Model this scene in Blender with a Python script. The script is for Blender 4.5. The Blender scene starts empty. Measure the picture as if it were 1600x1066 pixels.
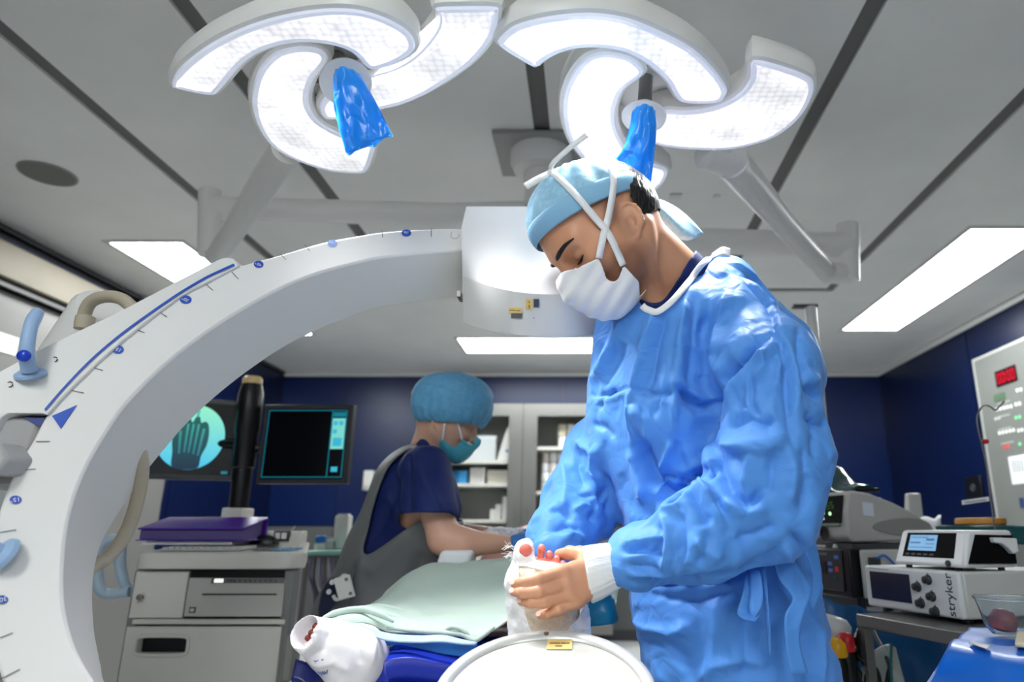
import bpy, bmesh, math, random
import numpy as np
from mathutils import Vector, Matrix

random.seed(7)
RNG = np.random.default_rng(7)
SC = bpy.context.scene
COL = SC.collection

# ------------------------------------------------------------------ camera
FPX = 1060.0                       # focal length in pixels of a 1600 wide frame
PITCH = math.atan(295.0 / FPX)
SP, CP = math.sin(PITCH), math.cos(PITCH)
CAMZ = 1.05
cam_data = bpy.data.cameras.new('camera')
cam = bpy.data.objects.new('camera', cam_data)
COL.objects.link(cam)
cam.location = (0, 0, CAMZ)
cam.rotation_euler = (math.pi / 2 + PITCH, 0, 0)
cam_data.sensor_width = 36
cam_data.lens = FPX / 1600 * 36
cam_data.shift_x = -120 / 1600
cam_data.clip_start = 0.02
cam_data.dof.use_dof = True
cam_data.dof.focus_distance = 1.22
cam_data.dof.aperture_fstop = 3.0
SC.camera = cam

# ------------------------------------------------------------------ light
world = bpy.data.worlds.new('world')
SC.world = world
world.use_nodes = True
world.node_tree.nodes['Background'].inputs[0].default_value = (0.93, 0.96, 1.0, 1)
world.node_tree.nodes['Background'].inputs[1].default_value = 0.1
SC.view_settings.view_transform = 'Standard'
SC.view_settings.look = 'None'
SC.view_settings.gamma = 1
SC.view_settings.use_curve_mapping = False
SC.view_settings.exposure = 0.0
PANEL_EMIT = 22.5        # ceiling light panels
LAMP_EMIT = 1.12        # glow of the surgical lamp lenses
LAMP_SPOT = 34.0        # watts of each lamp petal's beam
LAMP_AIM = (-0.12, 1.12, 0.95)


# ------------------------------------------------------------------ projection helpers (photo pixel + distance -> point)
def P(u, v, d):
    b = (533.0 - v) / FPX
    t = d / (CP - b * SP)
    return np.array([(u - 920.0) / FPX * t, d, CAMZ + t * (SP + b * CP)])


def S(v, d):                       # metres per pixel
    b = (533.0 - v) / FPX
    return d / (CP - b * SP) / FPX


def PZ(u, v, z):                   # point of a pixel on the plane of height z
    b = (533.0 - v) / FPX
    t = (z - CAMZ) / (SP + b * CP)
    return np.array([(u - 920.0) / FPX * t, t * (CP - b * SP), z])


def proj(V):
    V = np.asarray(V, float)
    y = V[:, 1]
    z = V[:, 2] - CAMZ
    dep = y * CP + z * SP
    up = -y * SP + z * CP
    return 920 + FPX * V[:, 0] / dep, 533 - FPX * up / dep


# ------------------------------------------------------------------ materials
def lin(c):
    return tuple(((x / 255) / 12.92 if x / 255 <= 0.04045 else ((x / 255 + 0.055) / 1.055) ** 2.4) for x in c) + (1,)


MATS = {}


def mat(name, col, rough=0.5, metal=0.0, bump=0.0, bscale=60, var=0.0, vscale=8, coat=0.0, emit=None, estr=0.0, sub=0.0, subcol=None,
        alpha=1.0, trans=0.0, ior=1.45, bdist=0.002, detail=4.0, spec=0.5, sheen=0.0, stretch=None, crumple=0.0, cscale=40):
    if name in MATS:
        return MATS[name]
    m = bpy.data.materials.new(name)
    m.use_nodes = True
    nt = m.node_tree
    b = nt.nodes['Principled BSDF']
    b.inputs['Base Color'].default_value = lin(col)
    b.inputs['Roughness'].default_value = rough
    b.inputs['Metallic'].default_value = metal
    b.inputs['Coat Weight'].default_value = coat
    b.inputs['Alpha'].default_value = alpha
    b.inputs['Transmission Weight'].default_value = trans
    b.inputs['IOR'].default_value = ior
    b.inputs['Specular IOR Level'].default_value = spec
    b.inputs['Sheen Weight'].default_value = sheen
    if sub:
        b.inputs['Subsurface Weight'].default_value = sub
        b.inputs['Subsurface Radius'].default_value = subcol or (1.0, 0.35, 0.2)
        b.inputs['Subsurface Scale'].default_value = 0.008
    if emit:
        b.inputs['Emission Color'].default_value = lin(emit)
        b.inputs['Emission Strength'].default_value = estr
    L = nt.links.new
    tc = None
    if bump or var or crumple:
        tc = nt.nodes.new('ShaderNodeTexCoord')
        src = tc.outputs['Object']
        if stretch:
            mp = nt.nodes.new('ShaderNodeMapping')
            mp.inputs['Scale'].default_value = stretch
            L(src, mp.inputs['Vector'])
            src = mp.outputs['Vector']
    if var:
        n = nt.nodes.new('ShaderNodeTexNoise')
        n.inputs['Scale'].default_value = vscale
        n.inputs['Detail'].default_value = detail
        L(src, n.inputs['Vector'])
        r = nt.nodes.new('ShaderNodeValToRGB')
        c = np.array(lin(col)[:3])
        r.color_ramp.elements[0].position = 0.3
        r.color_ramp.elements[1].position = 0.7
        r.color_ramp.elements[0].color = tuple(c * (1 - var)) + (1,)
        r.color_ramp.elements[1].color = tuple(np.minimum(c * (1 + var), 1)) + (1,)
        L(n.outputs['Fac'], r.inputs['Fac'])
        L(r.outputs['Color'], b.inputs['Base Color'])
    last = None
    if crumple:
        vo = nt.nodes.new('ShaderNodeTexVoronoi')
        vo.feature = 'DISTANCE_TO_EDGE'
        vo.inputs['Scale'].default_value = cscale
        nn = nt.nodes.new('ShaderNodeTexNoise')
        nn.inputs['Scale'].default_value = cscale * 0.25
        mx = nt.nodes.new('ShaderNodeMixRGB')
        mx.inputs[0].default_value = 0.35
        L(src, nn.inputs['Vector'])
        L(src, mx.inputs[1])
        L(nn.outputs['Color'], mx.inputs[2])
        L(mx.outputs[0], vo.inputs['Vector'])
        bp = nt.nodes.new('ShaderNodeBump')
        bp.inputs['Strength'].default_value = crumple
        bp.inputs['Distance'].default_value = 0.01
        L(vo.outputs['Distance'], bp.inputs['Height'])
        last = bp
    if bump:
        n = nt.nodes.new('ShaderNodeTexNoise')
        n.inputs['Scale'].default_value = bscale
        n.inputs['Detail'].default_value = detail
        L(src, n.inputs['Vector'])
        bp = nt.nodes.new('ShaderNodeBump')
        bp.inputs['Strength'].default_value = bump
        bp.inputs['Distance'].default_value = bdist
        L(n.outputs['Fac'], bp.inputs['Height'])
        if last:
            L(last.outputs['Normal'], bp.inputs['Normal'])
        last = bp
    if last:
        L(last.outputs['Normal'], b.inputs['Normal'])
    MATS[name] = m
    return m


# ------------------------------------------------------------------ objects
ORG = {}


def empty(name, loc, label, cat, group=None):
    o = bpy.data.objects.new(name, None)
    COL.objects.link(o)
    o.empty_display_size = 0.05
    o.location = tuple(float(x) for x in loc)
    ORG[o.name] = np.array(loc, float)
    o['label'] = label
    o['category'] = cat
    if group:
        o['group'] = group
    return o


def tag(o, label, cat, group=None):
    o['label'] = label
    o['category'] = cat
    if group:
        o['group'] = group
    return o


def link_mesh(name, V, F, m, parent=None, smooth=40, bevel=0.0, seg=2, label=None, solid=0.0, subsurf=0, kind=None, soff=1.0):
    V = np.asarray(V, float).reshape(-1, 3)
    if parent is None:
        lo, hi = V.min(0), V.max(0)
        org = np.array([(lo[0] + hi[0]) / 2, (lo[1] + hi[1]) / 2, lo[2]])
    else:
        org = ORG[parent.name]
    me = bpy.data.meshes.new(name)
    me.from_pydata((V - org).tolist(), [], [list(map(int, f)) for f in F] if not isinstance(F, np.ndarray) else F.tolist())
    if isinstance(m, (list, tuple)):
        for x in m:
            me.materials.append(x)
    elif m:
        me.materials.append(m)
    me.validate()
    if smooth:
        me.polygons.foreach_set('use_smooth', [True] * len(me.polygons))
        if smooth < 180:
            me.set_sharp_from_angle(angle=math.radians(smooth))
    me.update()
    o = bpy.data.objects.new(name, me)
    COL.objects.link(o)
    ORG[o.name] = org
    if parent is None:
        o.location = tuple(org)
    else:
        o.parent = parent
    if solid:
        md = o.modifiers.new('solid', 'SOLIDIFY')
        md.thickness = solid
        md.offset = soff
    if bevel:
        md = o.modifiers.new('bevel', 'BEVEL')
        md.width = bevel
        md.segments = seg
        md.limit_method = 'ANGLE'
        md.angle_limit = math.radians(35)
        md.harden_normals = False
    if subsurf:
        md = o.modifiers.new('sub', 'SUBSURF')
        md.levels = subsurf
        md.render_levels = subsurf
    if label:
        o['label'] = label
    if kind:
        o['kind'] = kind
    return o


class MB:
    def __init__(s):
        s.V = []
        s.F = []

    def add(s, V, F):
        n = len(s.V)
        s.V += [tuple(map(float, v)) for v in V]
        s.F += [[int(i) + n for i in f] for f in F]
        return s

    def hexa(s, c):                # 8 corners: bottom ring 0-3, top ring 4-7
        return s.add(c, [(0, 3, 2, 1), (4, 5, 6, 7), (0, 1, 5, 4), (1, 2, 6, 5), (2, 3, 7, 6), (3, 0, 4, 7)])

    def box(s, lo, hi):
        x0, y0, z0 = lo
        x1, y1, z1 = hi
        return s.hexa([(x0, y0, z0), (x1, y0, z0), (x1, y1, z0), (x0, y1, z0), (x0, y0, z1), (x1, y0, z1), (x1, y1, z1), (x0, y1, z1)])

    def obox(s, o, ax, ay, az):    # corner + three edge vectors
        o, ax, ay, az = map(lambda a: np.asarray(a, float), (o, ax, ay, az))
        return s.hexa([o, o + ax, o + ax + ay, o + ay, o + az, o + ax + az, o + ax + ay + az, o + ay + az])

    def prism(s, poly, vec):
        poly = np.asarray(poly, float)
        n = len(poly)
        V = np.vstack([poly, poly + np.asarray(vec, float)])
        F = [list(range(n))[::-1], list(range(n, 2 * n))] + [(i, (i + 1) % n, n + (i + 1) % n, n + i) for i in range(n)]
        return s.add(V, F)

    def loft(s, rings, caps=True, closed=True):
        rings = [np.asarray(r, float) for r in rings]
        n = len(rings[0])
        V = np.vstack(rings)
        F = []
        for k in range(len(rings) - 1):
            for i in range(n if closed else n - 1):
                j = (i + 1) % n
                F.append((k * n + i, k * n + j, (k + 1) * n + j, (k + 1) * n + i))
        if caps and closed:
            F.append(list(range(n))[::-1])
            F.append([(len(rings) - 1) * n + i for i in range(n)])
        return s.add(V, F)

    def tube(s, path, r, n=10, caps=True):
        path = np.asarray(path, float)
        k = len(path)
        r = np.broadcast_to(np.asarray(r, float), (k,)) if np.ndim(r) < 2 else r
        T = np.gradient(path, axis=0)
        T /= np.linalg.norm(T, axis=1)[:, None] + 1e-12
        up = np.array([0, 0, 1.0]) if abs(T[0][2]) < 0.9 else np.array([1.0, 0, 0])
        rings = []
        N = np.cross(T[0], up)
        N /= np.linalg.norm(N)
        for i in range(k):
            N = N - T[i] * np.dot(N, T[i])
            N /= np.linalg.norm(N) + 1e-12
            B = np.cross(T[i], N)
            a = np.linspace(0, 2 * math.pi, n, endpoint=False)
            rings.append(path[i] + r[i] * (np.cos(a)[:, None] * N + np.sin(a)[:, None] * B))
        return s.loft(rings, caps)

    def lathe(s, prof, o, axis, n=32, caps=True):   # prof: (radius, height along axis)
        o = np.asarray(o, float)
        ax = np.asarray(axis, float)
        ax = ax / np.linalg.norm(ax)
        up = np.array([0, 0, 1.0]) if abs(ax[2]) < 0.9 else np.array([1.0, 0, 0])
        N = np.cross(ax, up)
        N /= np.linalg.norm(N)
        B = np.cross(ax, N)
        a = np.linspace(0, 2 * math.pi, n, endpoint=False)
        rings = [o + ax * h + r * (np.cos(a)[:, None] * N + np.sin(a)[:, None] * B) for r, h in prof]
        return s.loft(rings, caps)

    def ribbon(s, A, B):           # strip between two polylines
        A, B = np.asarray(A, float), np.asarray(B, float)
        n = len(A)
        return s.add(np.vstack([A, B]), [(i, i + 1, n + i + 1, n + i) for i in range(n - 1)])

    def done(s, name, m, parent=None, **k):
        return link_mesh(name, s.V, s.F, m, parent, **k)


def spline(pts, n=40, closed=False):
    p = np.asarray(pts, float)
    k = len(p)
    if closed:
        q = np.vstack([p[-1], p, p[0], p[1]])
        segs = k
    else:
        q = np.vstack([2 * p[0] - p[1], p, 2 * p[-1] - p[-2]])
        segs = k - 1
    t = np.linspace(0, segs, n, endpoint=not closed)
    i = np.minimum(t.astype(int), segs - 1)
    f = (t - i)[:, None]
    a, b, c, d = q[i], q[i + 1], q[i + 2], q[i + 3]
    return 0.5 * ((2 * b) + (-a + c) * f + (2 * a - 5 * b + 4 * c - d) * f ** 2 + (-a + 3 * b - 3 * c + d) * f ** 3)


def text_obj(name, body, m, parent, o, ax, ay, size, depth=0.0006, label=None):
    """flat lettering: origin o, reading direction ax, up direction ay"""
    cu = bpy.data.curves.new(name, 'FONT')
    cu.body = body
    cu.size = size
    cu.extrude = depth
    cu.align_x = 'CENTER'
    cu.align_y = 'CENTER'
    cu.materials.append(m)
    tmp = bpy.data.objects.new(name, cu)
    COL.objects.link(tmp)
    me = bpy.data.meshes.new_from_object(tmp.evaluated_get(bpy.context.evaluated_depsgraph_get()))
    bpy.data.objects.remove(tmp)
    bpy.data.curves.remove(cu)
    ob = bpy.data.objects.new(name, me)
    COL.objects.link(ob)
    ax = Vector(ax).normalized()
    az = ax.cross(Vector(ay)).normalized()
    ay = az.cross(ax)
    M = Matrix((ax, ay, az)).transposed().to_4x4()
    M.translation = Vector(o) - Vector(ORG[parent.name])
    ob.parent = parent
    ob.matrix_local = M
    ORG[ob.name] = ORG[parent.name]
    if label:
        ob['label'] = label
    return ob


# ------------------------------------------------------------------ signed distance modelling
def sd_cone(p, a, b, ra, rb):      # capsule whose radius runs from ra to rb
    a, b = np.asarray(a, float), np.asarray(b, float)
    ab = b - a
    h = np.clip(((p - a) @ ab) / (ab @ ab + 1e-12), 0, 1)
    return np.linalg.norm(p - a - h[:, None] * ab, axis=1) - (ra + (rb - ra) * h)


def sd_ell(p, c, r, R=None):
    q = p - np.asarray(c, float)
    if R is not None:
        q = q @ R
    r = np.asarray(r, float)
    k0 = np.linalg.norm(q / r, axis=1)
    k1 = np.linalg.norm(q / (r * r), axis=1) + 1e-9
    return k0 * (k0 - 1) / k1


def smin(a, b, k):
    h = np.maximum(k - np.abs(a - b), 0) / k
    return np.minimum(a, b) - h * h * k * 0.25


def smax(a, b, k):
    return -smin(-a, -b, k)


def surface(fn, lo, hi, h, B=12):
    """surface nets on the blocks that the surface passes through"""
    lo, hi = np.asarray(lo, float), np.asarray(hi, float)
    nb = np.ceil((hi - lo) / (h * B)).astype(int)
    g = np.stack(np.meshgrid(*[np.arange(n) for n in nb], indexing='ij'), -1).reshape(-1, 3)
    c = lo + (g + 0.5) * h * B
    keep = np.abs(fn(c)) < h * B * 1.05
    g = g[keep]
    node = np.stack(np.meshgrid(*[np.arange(B + 1)] * 3, indexing='ij'), -1).reshape(-1, 3)
    N = nb * B + 1
    keys, verts, edges = [], [], []
    def kk(ix):
        return (ix[..., 0] * N[1] + ix[..., 1]) * N[2] + ix[..., 2]
    for s0 in range(0, len(g), 64):
        gg = g[s0:s0 + 64]
        idx = gg[:, None, :] * B + node[None]
        pts = lo + idx.reshape(-1, 3) * h
        F = fn(pts).reshape(len(gg), B + 1, B + 1, B + 1)
        sg = F < 0
        cell = np.zeros((len(gg), B, B, B), int)
        for dx in (0, 1):
            for dy in (0, 1):
                for dz in (0, 1):
                    cell += sg[:, dx:B + dx, dy:B + dy, dz:B + dz]
        act = np.argwhere((cell > 0) & (cell < 8))
        if not len(act):
            continue
        acc = np.zeros((len(act), 3))
        cnt = np.zeros(len(act))
        bi, x, y, z = act.T
        cor = [(dx, dy, dz) for dx in (0, 1) for dy in (0, 1) for dz in (0, 1)]
        for a in range(8):
            for bb in range(a + 1, 8):
                ca, cb = cor[a], cor[bb]
                if sum(abs(i - j) for i, j in zip(ca, cb)) != 1:
                    continue
                fa = F[bi, x + ca[0], y + ca[1], z + ca[2]]
                fb = F[bi, x + cb[0], y + cb[1], z + cb[2]]
                m = (fa < 0) != (fb < 0)
                t = np.where(m, fa / np.where(np.abs(fa - fb) < 1e-12, 1, fa - fb), 0)
                pos = np.array(ca) + t[:, None] * (np.array(cb) - np.array(ca))
                acc += np.where(m[:, None], pos, 0)
                cnt += m
        base = gg[bi] * B + act[:, 1:]
        keys.append(kk(base))
        verts.append(lo + (base + acc / cnt[:, None]) * h)
        for ax in range(3):
            sl0 = [slice(None), slice(0, B), slice(0, B), slice(0, B)]
            sl1 = list(sl0)
            sl1[ax + 1] = slice(1, B + 1)
            f0, f1 = sg[tuple(sl0)], sg[tuple(sl1)]
            e = np.argwhere(f0 != f1)
            if len(e):
                nidx = gg[e[:, 0]] * B + e[:, 1:]
                edges.append((ax, nidx, f0[tuple(e.T)]))
    keys = np.concatenate(keys)
    verts = np.vstack(verts)
    o = np.argsort(keys)
    keys, verts = keys[o], verts[o]
    faces = []
    for ax, nidx, inside in edges:
        u, w = (ax + 1) % 3, (ax + 2) % 3
        du, dw = np.zeros(3, int), np.zeros(3, int)
        du[u] = 1
        dw[w] = 1
        q = [kk(nidx - du - dw), kk(nidx - dw), kk(nidx), kk(nidx - du)]
        ids = [np.searchsorted(keys, x) for x in q]
        ids = [np.minimum(i, len(keys) - 1) for i in ids]
        ok = np.all([keys[i] == x for i, x in zip(ids, q)], axis=0) & (nidx[:, u] > 0) & (nidx[:, w] > 0)
        f = np.stack(ids, 1)
        f[~inside] = f[~inside][:, ::-1]
        faces.append(f[ok])
    return verts, np.vstack(faces)


def vnormals(V, F):
    n = np.cross(V[F[:, 2]] - V[F[:, 0]], V[F[:, 3]] - V[F[:, 1]])
    N = np.zeros_like(V)
    for i in range(4):
        np.add.at(N, F[:, i], n)
    return N / (np.linalg.norm(N, axis=1)[:, None] + 1e-12)


def relax(V, F, it=2, f=0.5):
    e = np.vstack([F[:, [0, 1]], F[:, [1, 2]], F[:, [2, 3]], F[:, [3, 0]]])
    for _ in range(it):
        s = np.zeros_like(V)
        c = np.zeros(len(V))
        np.add.at(s, e[:, 0], V[e[:, 1]])
        np.add.at(c, e[:, 0], 1)
        np.add.at(s, e[:, 1], V[e[:, 0]])
        np.add.at(c, e[:, 1], 1)
        V = V + f * (s / np.maximum(c, 1)[:, None] - V)
    return V


def cut(V, F, keepv):
    """faces whose corners are all kept"""
    F = F[np.all(keepv[F], axis=1)]
    used = np.unique(F)
    mp = -np.ones(len(V), int)
    mp[used] = np.arange(len(used))
    return V[used], mp[F], used


def inpoly(x, y, poly):
    poly = np.asarray(poly, float)
    r = np.zeros(len(x), bool)
    n = len(poly)
    for i in range(n):
        x0, y0 = poly[i]
        x1, y1 = poly[(i + 1) % n]
        c = (y0 > y) != (y1 > y)
        xi = (x1 - x0) * (y - y0) / (y1 - y0 + 1e-12) + x0
        r ^= c & (x < xi)
    return r


def polydist(x, y, poly):
    """distance of points to an open polyline and the position 0..1 along it"""
    poly = np.asarray(poly, float)
    best = np.full(len(x), 1e9)
    par = np.zeros(len(x))
    L = np.linalg.norm(np.diff(poly, axis=0), axis=1)
    cum = np.concatenate([[0], np.cumsum(L)])
    for i in range(len(poly) - 1):
        a, b = poly[i], poly[i + 1]
        ab = b - a
        t = np.clip(((x - a[0]) * ab[0] + (y - a[1]) * ab[1]) / (ab @ ab + 1e-9), 0, 1)
        d = np.hypot(x - a[0] - t * ab[0], y - a[1] - t * ab[1])
        m = d < best
        best = np.where(m, d, best)
        par = np.where(m, (cum[i] + t * L[i]) / cum[-1], par)
    return best, par


def folds(V, F, lst, side=-1):
    """push the cloth in or out along lines: (polyline in photo pixels, height in mm, half width in px)"""
    N = vnormals(V, F)
    view = V - np.array([0, 0, CAMZ])
    view /= np.linalg.norm(view, axis=1)[:, None]
    w = np.clip(-(N * view).sum(1) * 2.0, 0, 1)
    u, v = proj(V)
    d = np.zeros(len(V))
    for poly, amp, wd in lst:
        dist, par = polydist(u, v, poly)
        taper = np.clip(np.minimum(par, 1 - par) * 5 + 0.25, 0, 1)
        d += amp * 0.0019 * np.exp(-(dist / wd) ** 1.35) * taper
    return V + N * (d * w)[:, None]


def vnoise(p, s, seed=0):
    """smooth value noise"""
    q = p * s + seed * 17.3
    i = np.floor(q).astype(np.int64)
    f = q - i
    f = f * f * (3 - 2 * f)
    def hsh(a):
        n = a[:, 0] * 374761393 + a[:, 1] * 668265263 + a[:, 2] * 2147483647
        n = (n ^ (n >> 13)) * 1274126177
        return ((n ^ (n >> 16)) & 0xffff) / 65535.0 * 2 - 1
    r = np.zeros(len(p))
    for dx in (0, 1):
        for dy in (0, 1):
            for dz in (0, 1):
                w = (f[:, 0] if dx else 1 - f[:, 0]) * (f[:, 1] if dy else 1 - f[:, 1]) * (f[:, 2] if dz else 1 - f[:, 2])
                r += w * hsh(i + np.array([dx, dy, dz]))
    return r


def smooth_rim(V, F, it=12, f=.5):
    """even out the open edges of a cut mesh"""
    e = np.vstack([F[:, [0, 1]], F[:, [1, 2]], F[:, [2, 3]], F[:, [3, 0]]])
    s = np.sort(e, 1)
    key = s[:, 0].astype(np.int64) * len(V) + s[:, 1]
    uq, cnt = np.unique(key, return_counts=True)
    b = uq[cnt == 1]
    b = np.stack([b // len(V), b % len(V)], 1)
    V = V.copy()
    for _ in range(it):
        sm = np.zeros_like(V)
        c = np.zeros(len(V))
        for i, j in ((0, 1), (1, 0)):
            np.add.at(sm, b[:, i], V[b[:, j]])
            np.add.at(c, b[:, i], 1)
        m = c > 0
        V[m] += f * (sm[m] / c[m][:, None] - V[m])
    return V


def facets(V, spacing, amp, sharp=9.0, seed=1):
    """crumpled-paper height: flat facets with random slopes meeting in creases"""
    q = V / spacing
    base = np.floor(q).astype(np.int64)

    def hsh(c, s):
        n = c[:, 0] * 73856093 ^ c[:, 1] * 19349663 ^ c[:, 2] * 83492791 ^ (seed * 7919 + s * 104729)
        n = (n ^ (n >> 13)) * 1274126177
        n = n ^ (n >> 16)
        n = n * 2246822519
        return (((n ^ (n >> 15)) & 0xffff) / 65535.0)
    D, H = [], []
    for dx in (-1, 0, 1):
        for dy in (-1, 0, 1):
            for dz in (-1, 0, 1):
                c = base + np.array([dx, dy, dz])
                off = np.stack([hsh(c, k) for k in range(3)], 1)
                rel = q - (c + off)
                g = np.stack([hsh(c, k) - .5 for k in (3, 4, 5)], 1) * 3.4
                g[:, 2] *= .6
                D.append(np.sqrt((rel ** 2).sum(1)))
                H.append((rel * g).sum(1) + (hsh(c, 6) - .5) * 1.2)
    D, H = np.array(D), np.array(H)
    w = np.exp(-sharp * (D - D.min(0)))
    return (w * H).sum(0) / w.sum(0) * amp

# ================================================================== room
CEIL = 2.70
XL, XR, YB, YF = -3.3, 3.15, 7.2, -3.2
M_panel = mat('ceiling_sheet', (238, 238, 235), 0.32, var=0.03, vscale=3, spec=0.4)
M_joint = mat('ceiling_joint_grey', (108, 108, 106), 0.6)
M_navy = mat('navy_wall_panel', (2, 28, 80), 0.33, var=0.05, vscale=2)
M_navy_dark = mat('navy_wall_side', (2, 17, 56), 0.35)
M_lowwall = mat('grey_wall_panel', (92, 93, 93), 0.5, var=0.04, vscale=3)
M_floor = mat('floor_vinyl', (196, 197, 196), 0.35, var=0.06, vscale=30)
M_white = mat('white_trim', (232, 232, 228), 0.4)
M_light = mat('light_diffuser', (255, 255, 255), 0.5, emit=(250, 255, 255), estr=PANEL_EMIT)
M_plast = mat('offwhite_plastic', (228, 227, 223), 0.3, var=0.015, vscale=6)
M_plast2 = mat('grey_white_plastic', (205, 204, 200), 0.35)
M_steel = mat('brushed_steel', (128, 127, 124), 0.4, metal=0.7, bump=0.15, bscale=40, stretch=(1, 1, 30), bdist=0.001)
M_black = mat('black_plastic', (14, 14, 16), 0.35)
M_dark = mat('dark_grey_plastic', (58, 60, 64), 0.45)
M_blueprint = mat('blue_print', (18, 74, 180), 0.4)
M_ink = mat('black_ink', (40, 40, 44), 0.5)


def structure(o):
    o['kind'] = 'structure'
    return o


structure(MB().box((XL - .1, YF - .1, -.06), (XR + .1, YB + .1, 0)).done('floor', M_floor))
ceil = structure(MB().box((XL - .1, YF - .1, CEIL + .012), (XR + .1, YB + .1, CEIL + .08)).done('ceiling', M_joint, smooth=0))
JX = [-2.01, -1.325, -0.2, 0.932, 1.72]
w = .034
YJ = 4.57
edges_x = [XL + .002] + JX + [XR - .002]
for i in range(len(edges_x) - 1):
    x0 = edges_x[i] + (w if i else 0)
    x1 = edges_x[i + 1] - (w if i < len(edges_x) - 2 else 0)
    if i in (0, len(edges_x) - 2):
        MB().box((x0, YF + .002, CEIL), (x1, YJ - .0, CEIL + .0125)).done('ceiling_panel', M_panel, ceil, smooth=0)
    else:
        MB().box((x0, YF + .002, CEIL), (x1, YJ - w, CEIL + .0125)).done('ceiling_panel', M_panel, ceil, smooth=0)
MB().box((XL + .002, YJ, CEIL), (JX[0] - w, YB - .002, CEIL + .0125)).done('ceiling_panel', M_panel, ceil, smooth=0)
MB().box((JX[0] - w, YJ + w, CEIL), (JX[-1] + w, YB - .002, CEIL + .0125)).done('ceiling_panel', M_panel, ceil, smooth=0)
MB().box((JX[-1] + w, YJ, CEIL), (XR - .002, YB - .002, CEIL + .0125)).done('ceiling_panel', M_panel, ceil, smooth=0)

wb = structure(MB().box((XL - .1, YB + .012, 0), (XR + .1, YB + .1, CEIL)).done('wall_back', M_black))
ZN = 1.09
for x0, x1 in ((XL, -2.62), (-2.61, -1.42), (-1.41, -.275), (-.267, .86), (.868, 2.0), (2.008, XR)):
    MB().box((x0, YB, ZN), (x1, YB + .0125, CEIL - .05)).done('wall_panel', M_navy, wb, smooth=0)
    MB().box((x0, YB, .1), (x1, YB + .0125, ZN - .008)).done('lower_panel', M_lowwall, wb, smooth=0)
wr = structure(MB().box((XR + .012, YF - .1, 0), (XR + .1, YB + .1, CEIL)).done('wall_right', M_black))
for y0, y1 in ((YF, -1.0), (-.99, 1.2), (1.21, 3.3), (3.31, 5.45), (5.46, YB)):
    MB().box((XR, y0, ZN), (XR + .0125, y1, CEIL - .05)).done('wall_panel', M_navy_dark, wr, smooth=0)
    MB().box((XR, y0, .1), (XR + .0125, y1, ZN - .008)).done('lower_panel', M_lowwall, wr, smooth=0)
wl = structure(MB().box((XL - .1, YF - .1, 0), (XL - .012, YB + .1, CEIL)).done('wall_left', M_black))
for y0, y1 in ((YF, -1.0), (-.99, 1.2), (1.21, 3.3), (3.31, 5.45), (5.46, YB)):
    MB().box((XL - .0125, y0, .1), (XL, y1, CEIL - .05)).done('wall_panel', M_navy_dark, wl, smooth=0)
structure(MB().box((XL - .1, YF - .1, 0), (XR + .1, YF, CEIL)).done('wall_front', mat('front_wall', (200, 205, 212), .5)))
structure(MB().box((XL, YB - .035, CEIL - .05), (XR, YB - .0005, CEIL - .0005)).done('trim_1', M_white, bevel=.012))
structure(MB().box((XR - .035, YF, CEIL - .05), (XR - .0005, YB - .036, CEIL - .0005)).done('trim_2', M_white, bevel=.012))
structure(MB().box((XL + .0005, YF, CEIL - .03), (XL + .025, YB - .036, CEIL - .0005)).done('trim_3', mat('dark_trim', (70, 72, 76), .5), bevel=.006))
structure(MB().box((XL, YB - .02, 0), (XR, YB, .1)).done('baseboard_back', M_dark))

# sliding door rail housing on the left wall
rail = empty('door_rail_housing', (XL + .06, 3.6, 2.36), 'long brushed steel sliding-door rail housing along the top of the left wall', 'rail housing')
MB().box((XL + .001, 1.6, 2.37), (XL + .13, 5.6, 2.57)).done('cover', mat('rail_metal', (104, 97, 84), .5, metal=.3, var=.06, vscale=5), rail, bevel=.01)
MB().box((XL + .001, 1.6, 2.335), (XL + .10, 5.6, 2.369)).done('slot', M_black, rail)
dr = empty('door_1', (XL + .02, 3.6, 0), 'grey sliding door under the steel rail on the left wall', 'door')
dr['kind'] = 'structure'
MB().box((XL + .004, 2.3, .02), (XL + .05, 5.3, 2.33)).done('door_leaf', mat('door_grey', (120, 118, 115), .4), dr, bevel=.004)
lw = MB().box((XL + .051, 3.25, 2.0), (XL + .056, 3.72, 2.1)).done('pane', mat('door_glass', (200, 210, 210), .1, emit=(235, 240, 238), estr=.75), dr)

# ceiling lights
LABS = ['long bright ceiling light panel on the right, above the wall control panel',
        'bright ceiling light panel on the left, half hidden by the big white scanner arm',
        'wide ceiling light panel near the back wall, behind the surgeon',
        'ceiling light panel above the camera side of the room, over the operating table foot',
        'ceiling light panel above the camera side of the room, near the right wall']


def light_panel(x0, x1, y0, y1, lab):
    t = empty('ceiling_light', ((x0 + x1) / 2, (y0 + y1) / 2, CEIL - .006), lab, 'ceiling light', 'recessed ceiling light panels')
    m = MB()
    f = .03
    for lo, hi in (((x0 - f, y0 - f), (x1 + f, y0)), ((x0 - f, y1), (x1 + f, y1 + f)), ((x0 - f, y0), (x0, y1)), ((x1, y0), (x1 + f, y1))):
        m.box((lo[0], lo[1], CEIL - .007), (hi[0], hi[1], CEIL - .0005))
    m.done('frame', M_plast2, t)
    MB().box((x0, y0, CEIL - .004), (x1, y1, CEIL - .0005)).done('diffuser', M_light, t)


light_panel(2.17, 2.63, 3.54, 5.56, LABS[0])
light_panel(-2.85, -2.42, 3.73, 5.70, LABS[1])
light_panel(-1.17, .85, 5.83, 6.32, LABS[2])
light_panel(-1.1, -.6, -2.3, -.4, LABS[3])

light_panel(.9, 1.4, -2.3, -1.3, LABS[4])

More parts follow.
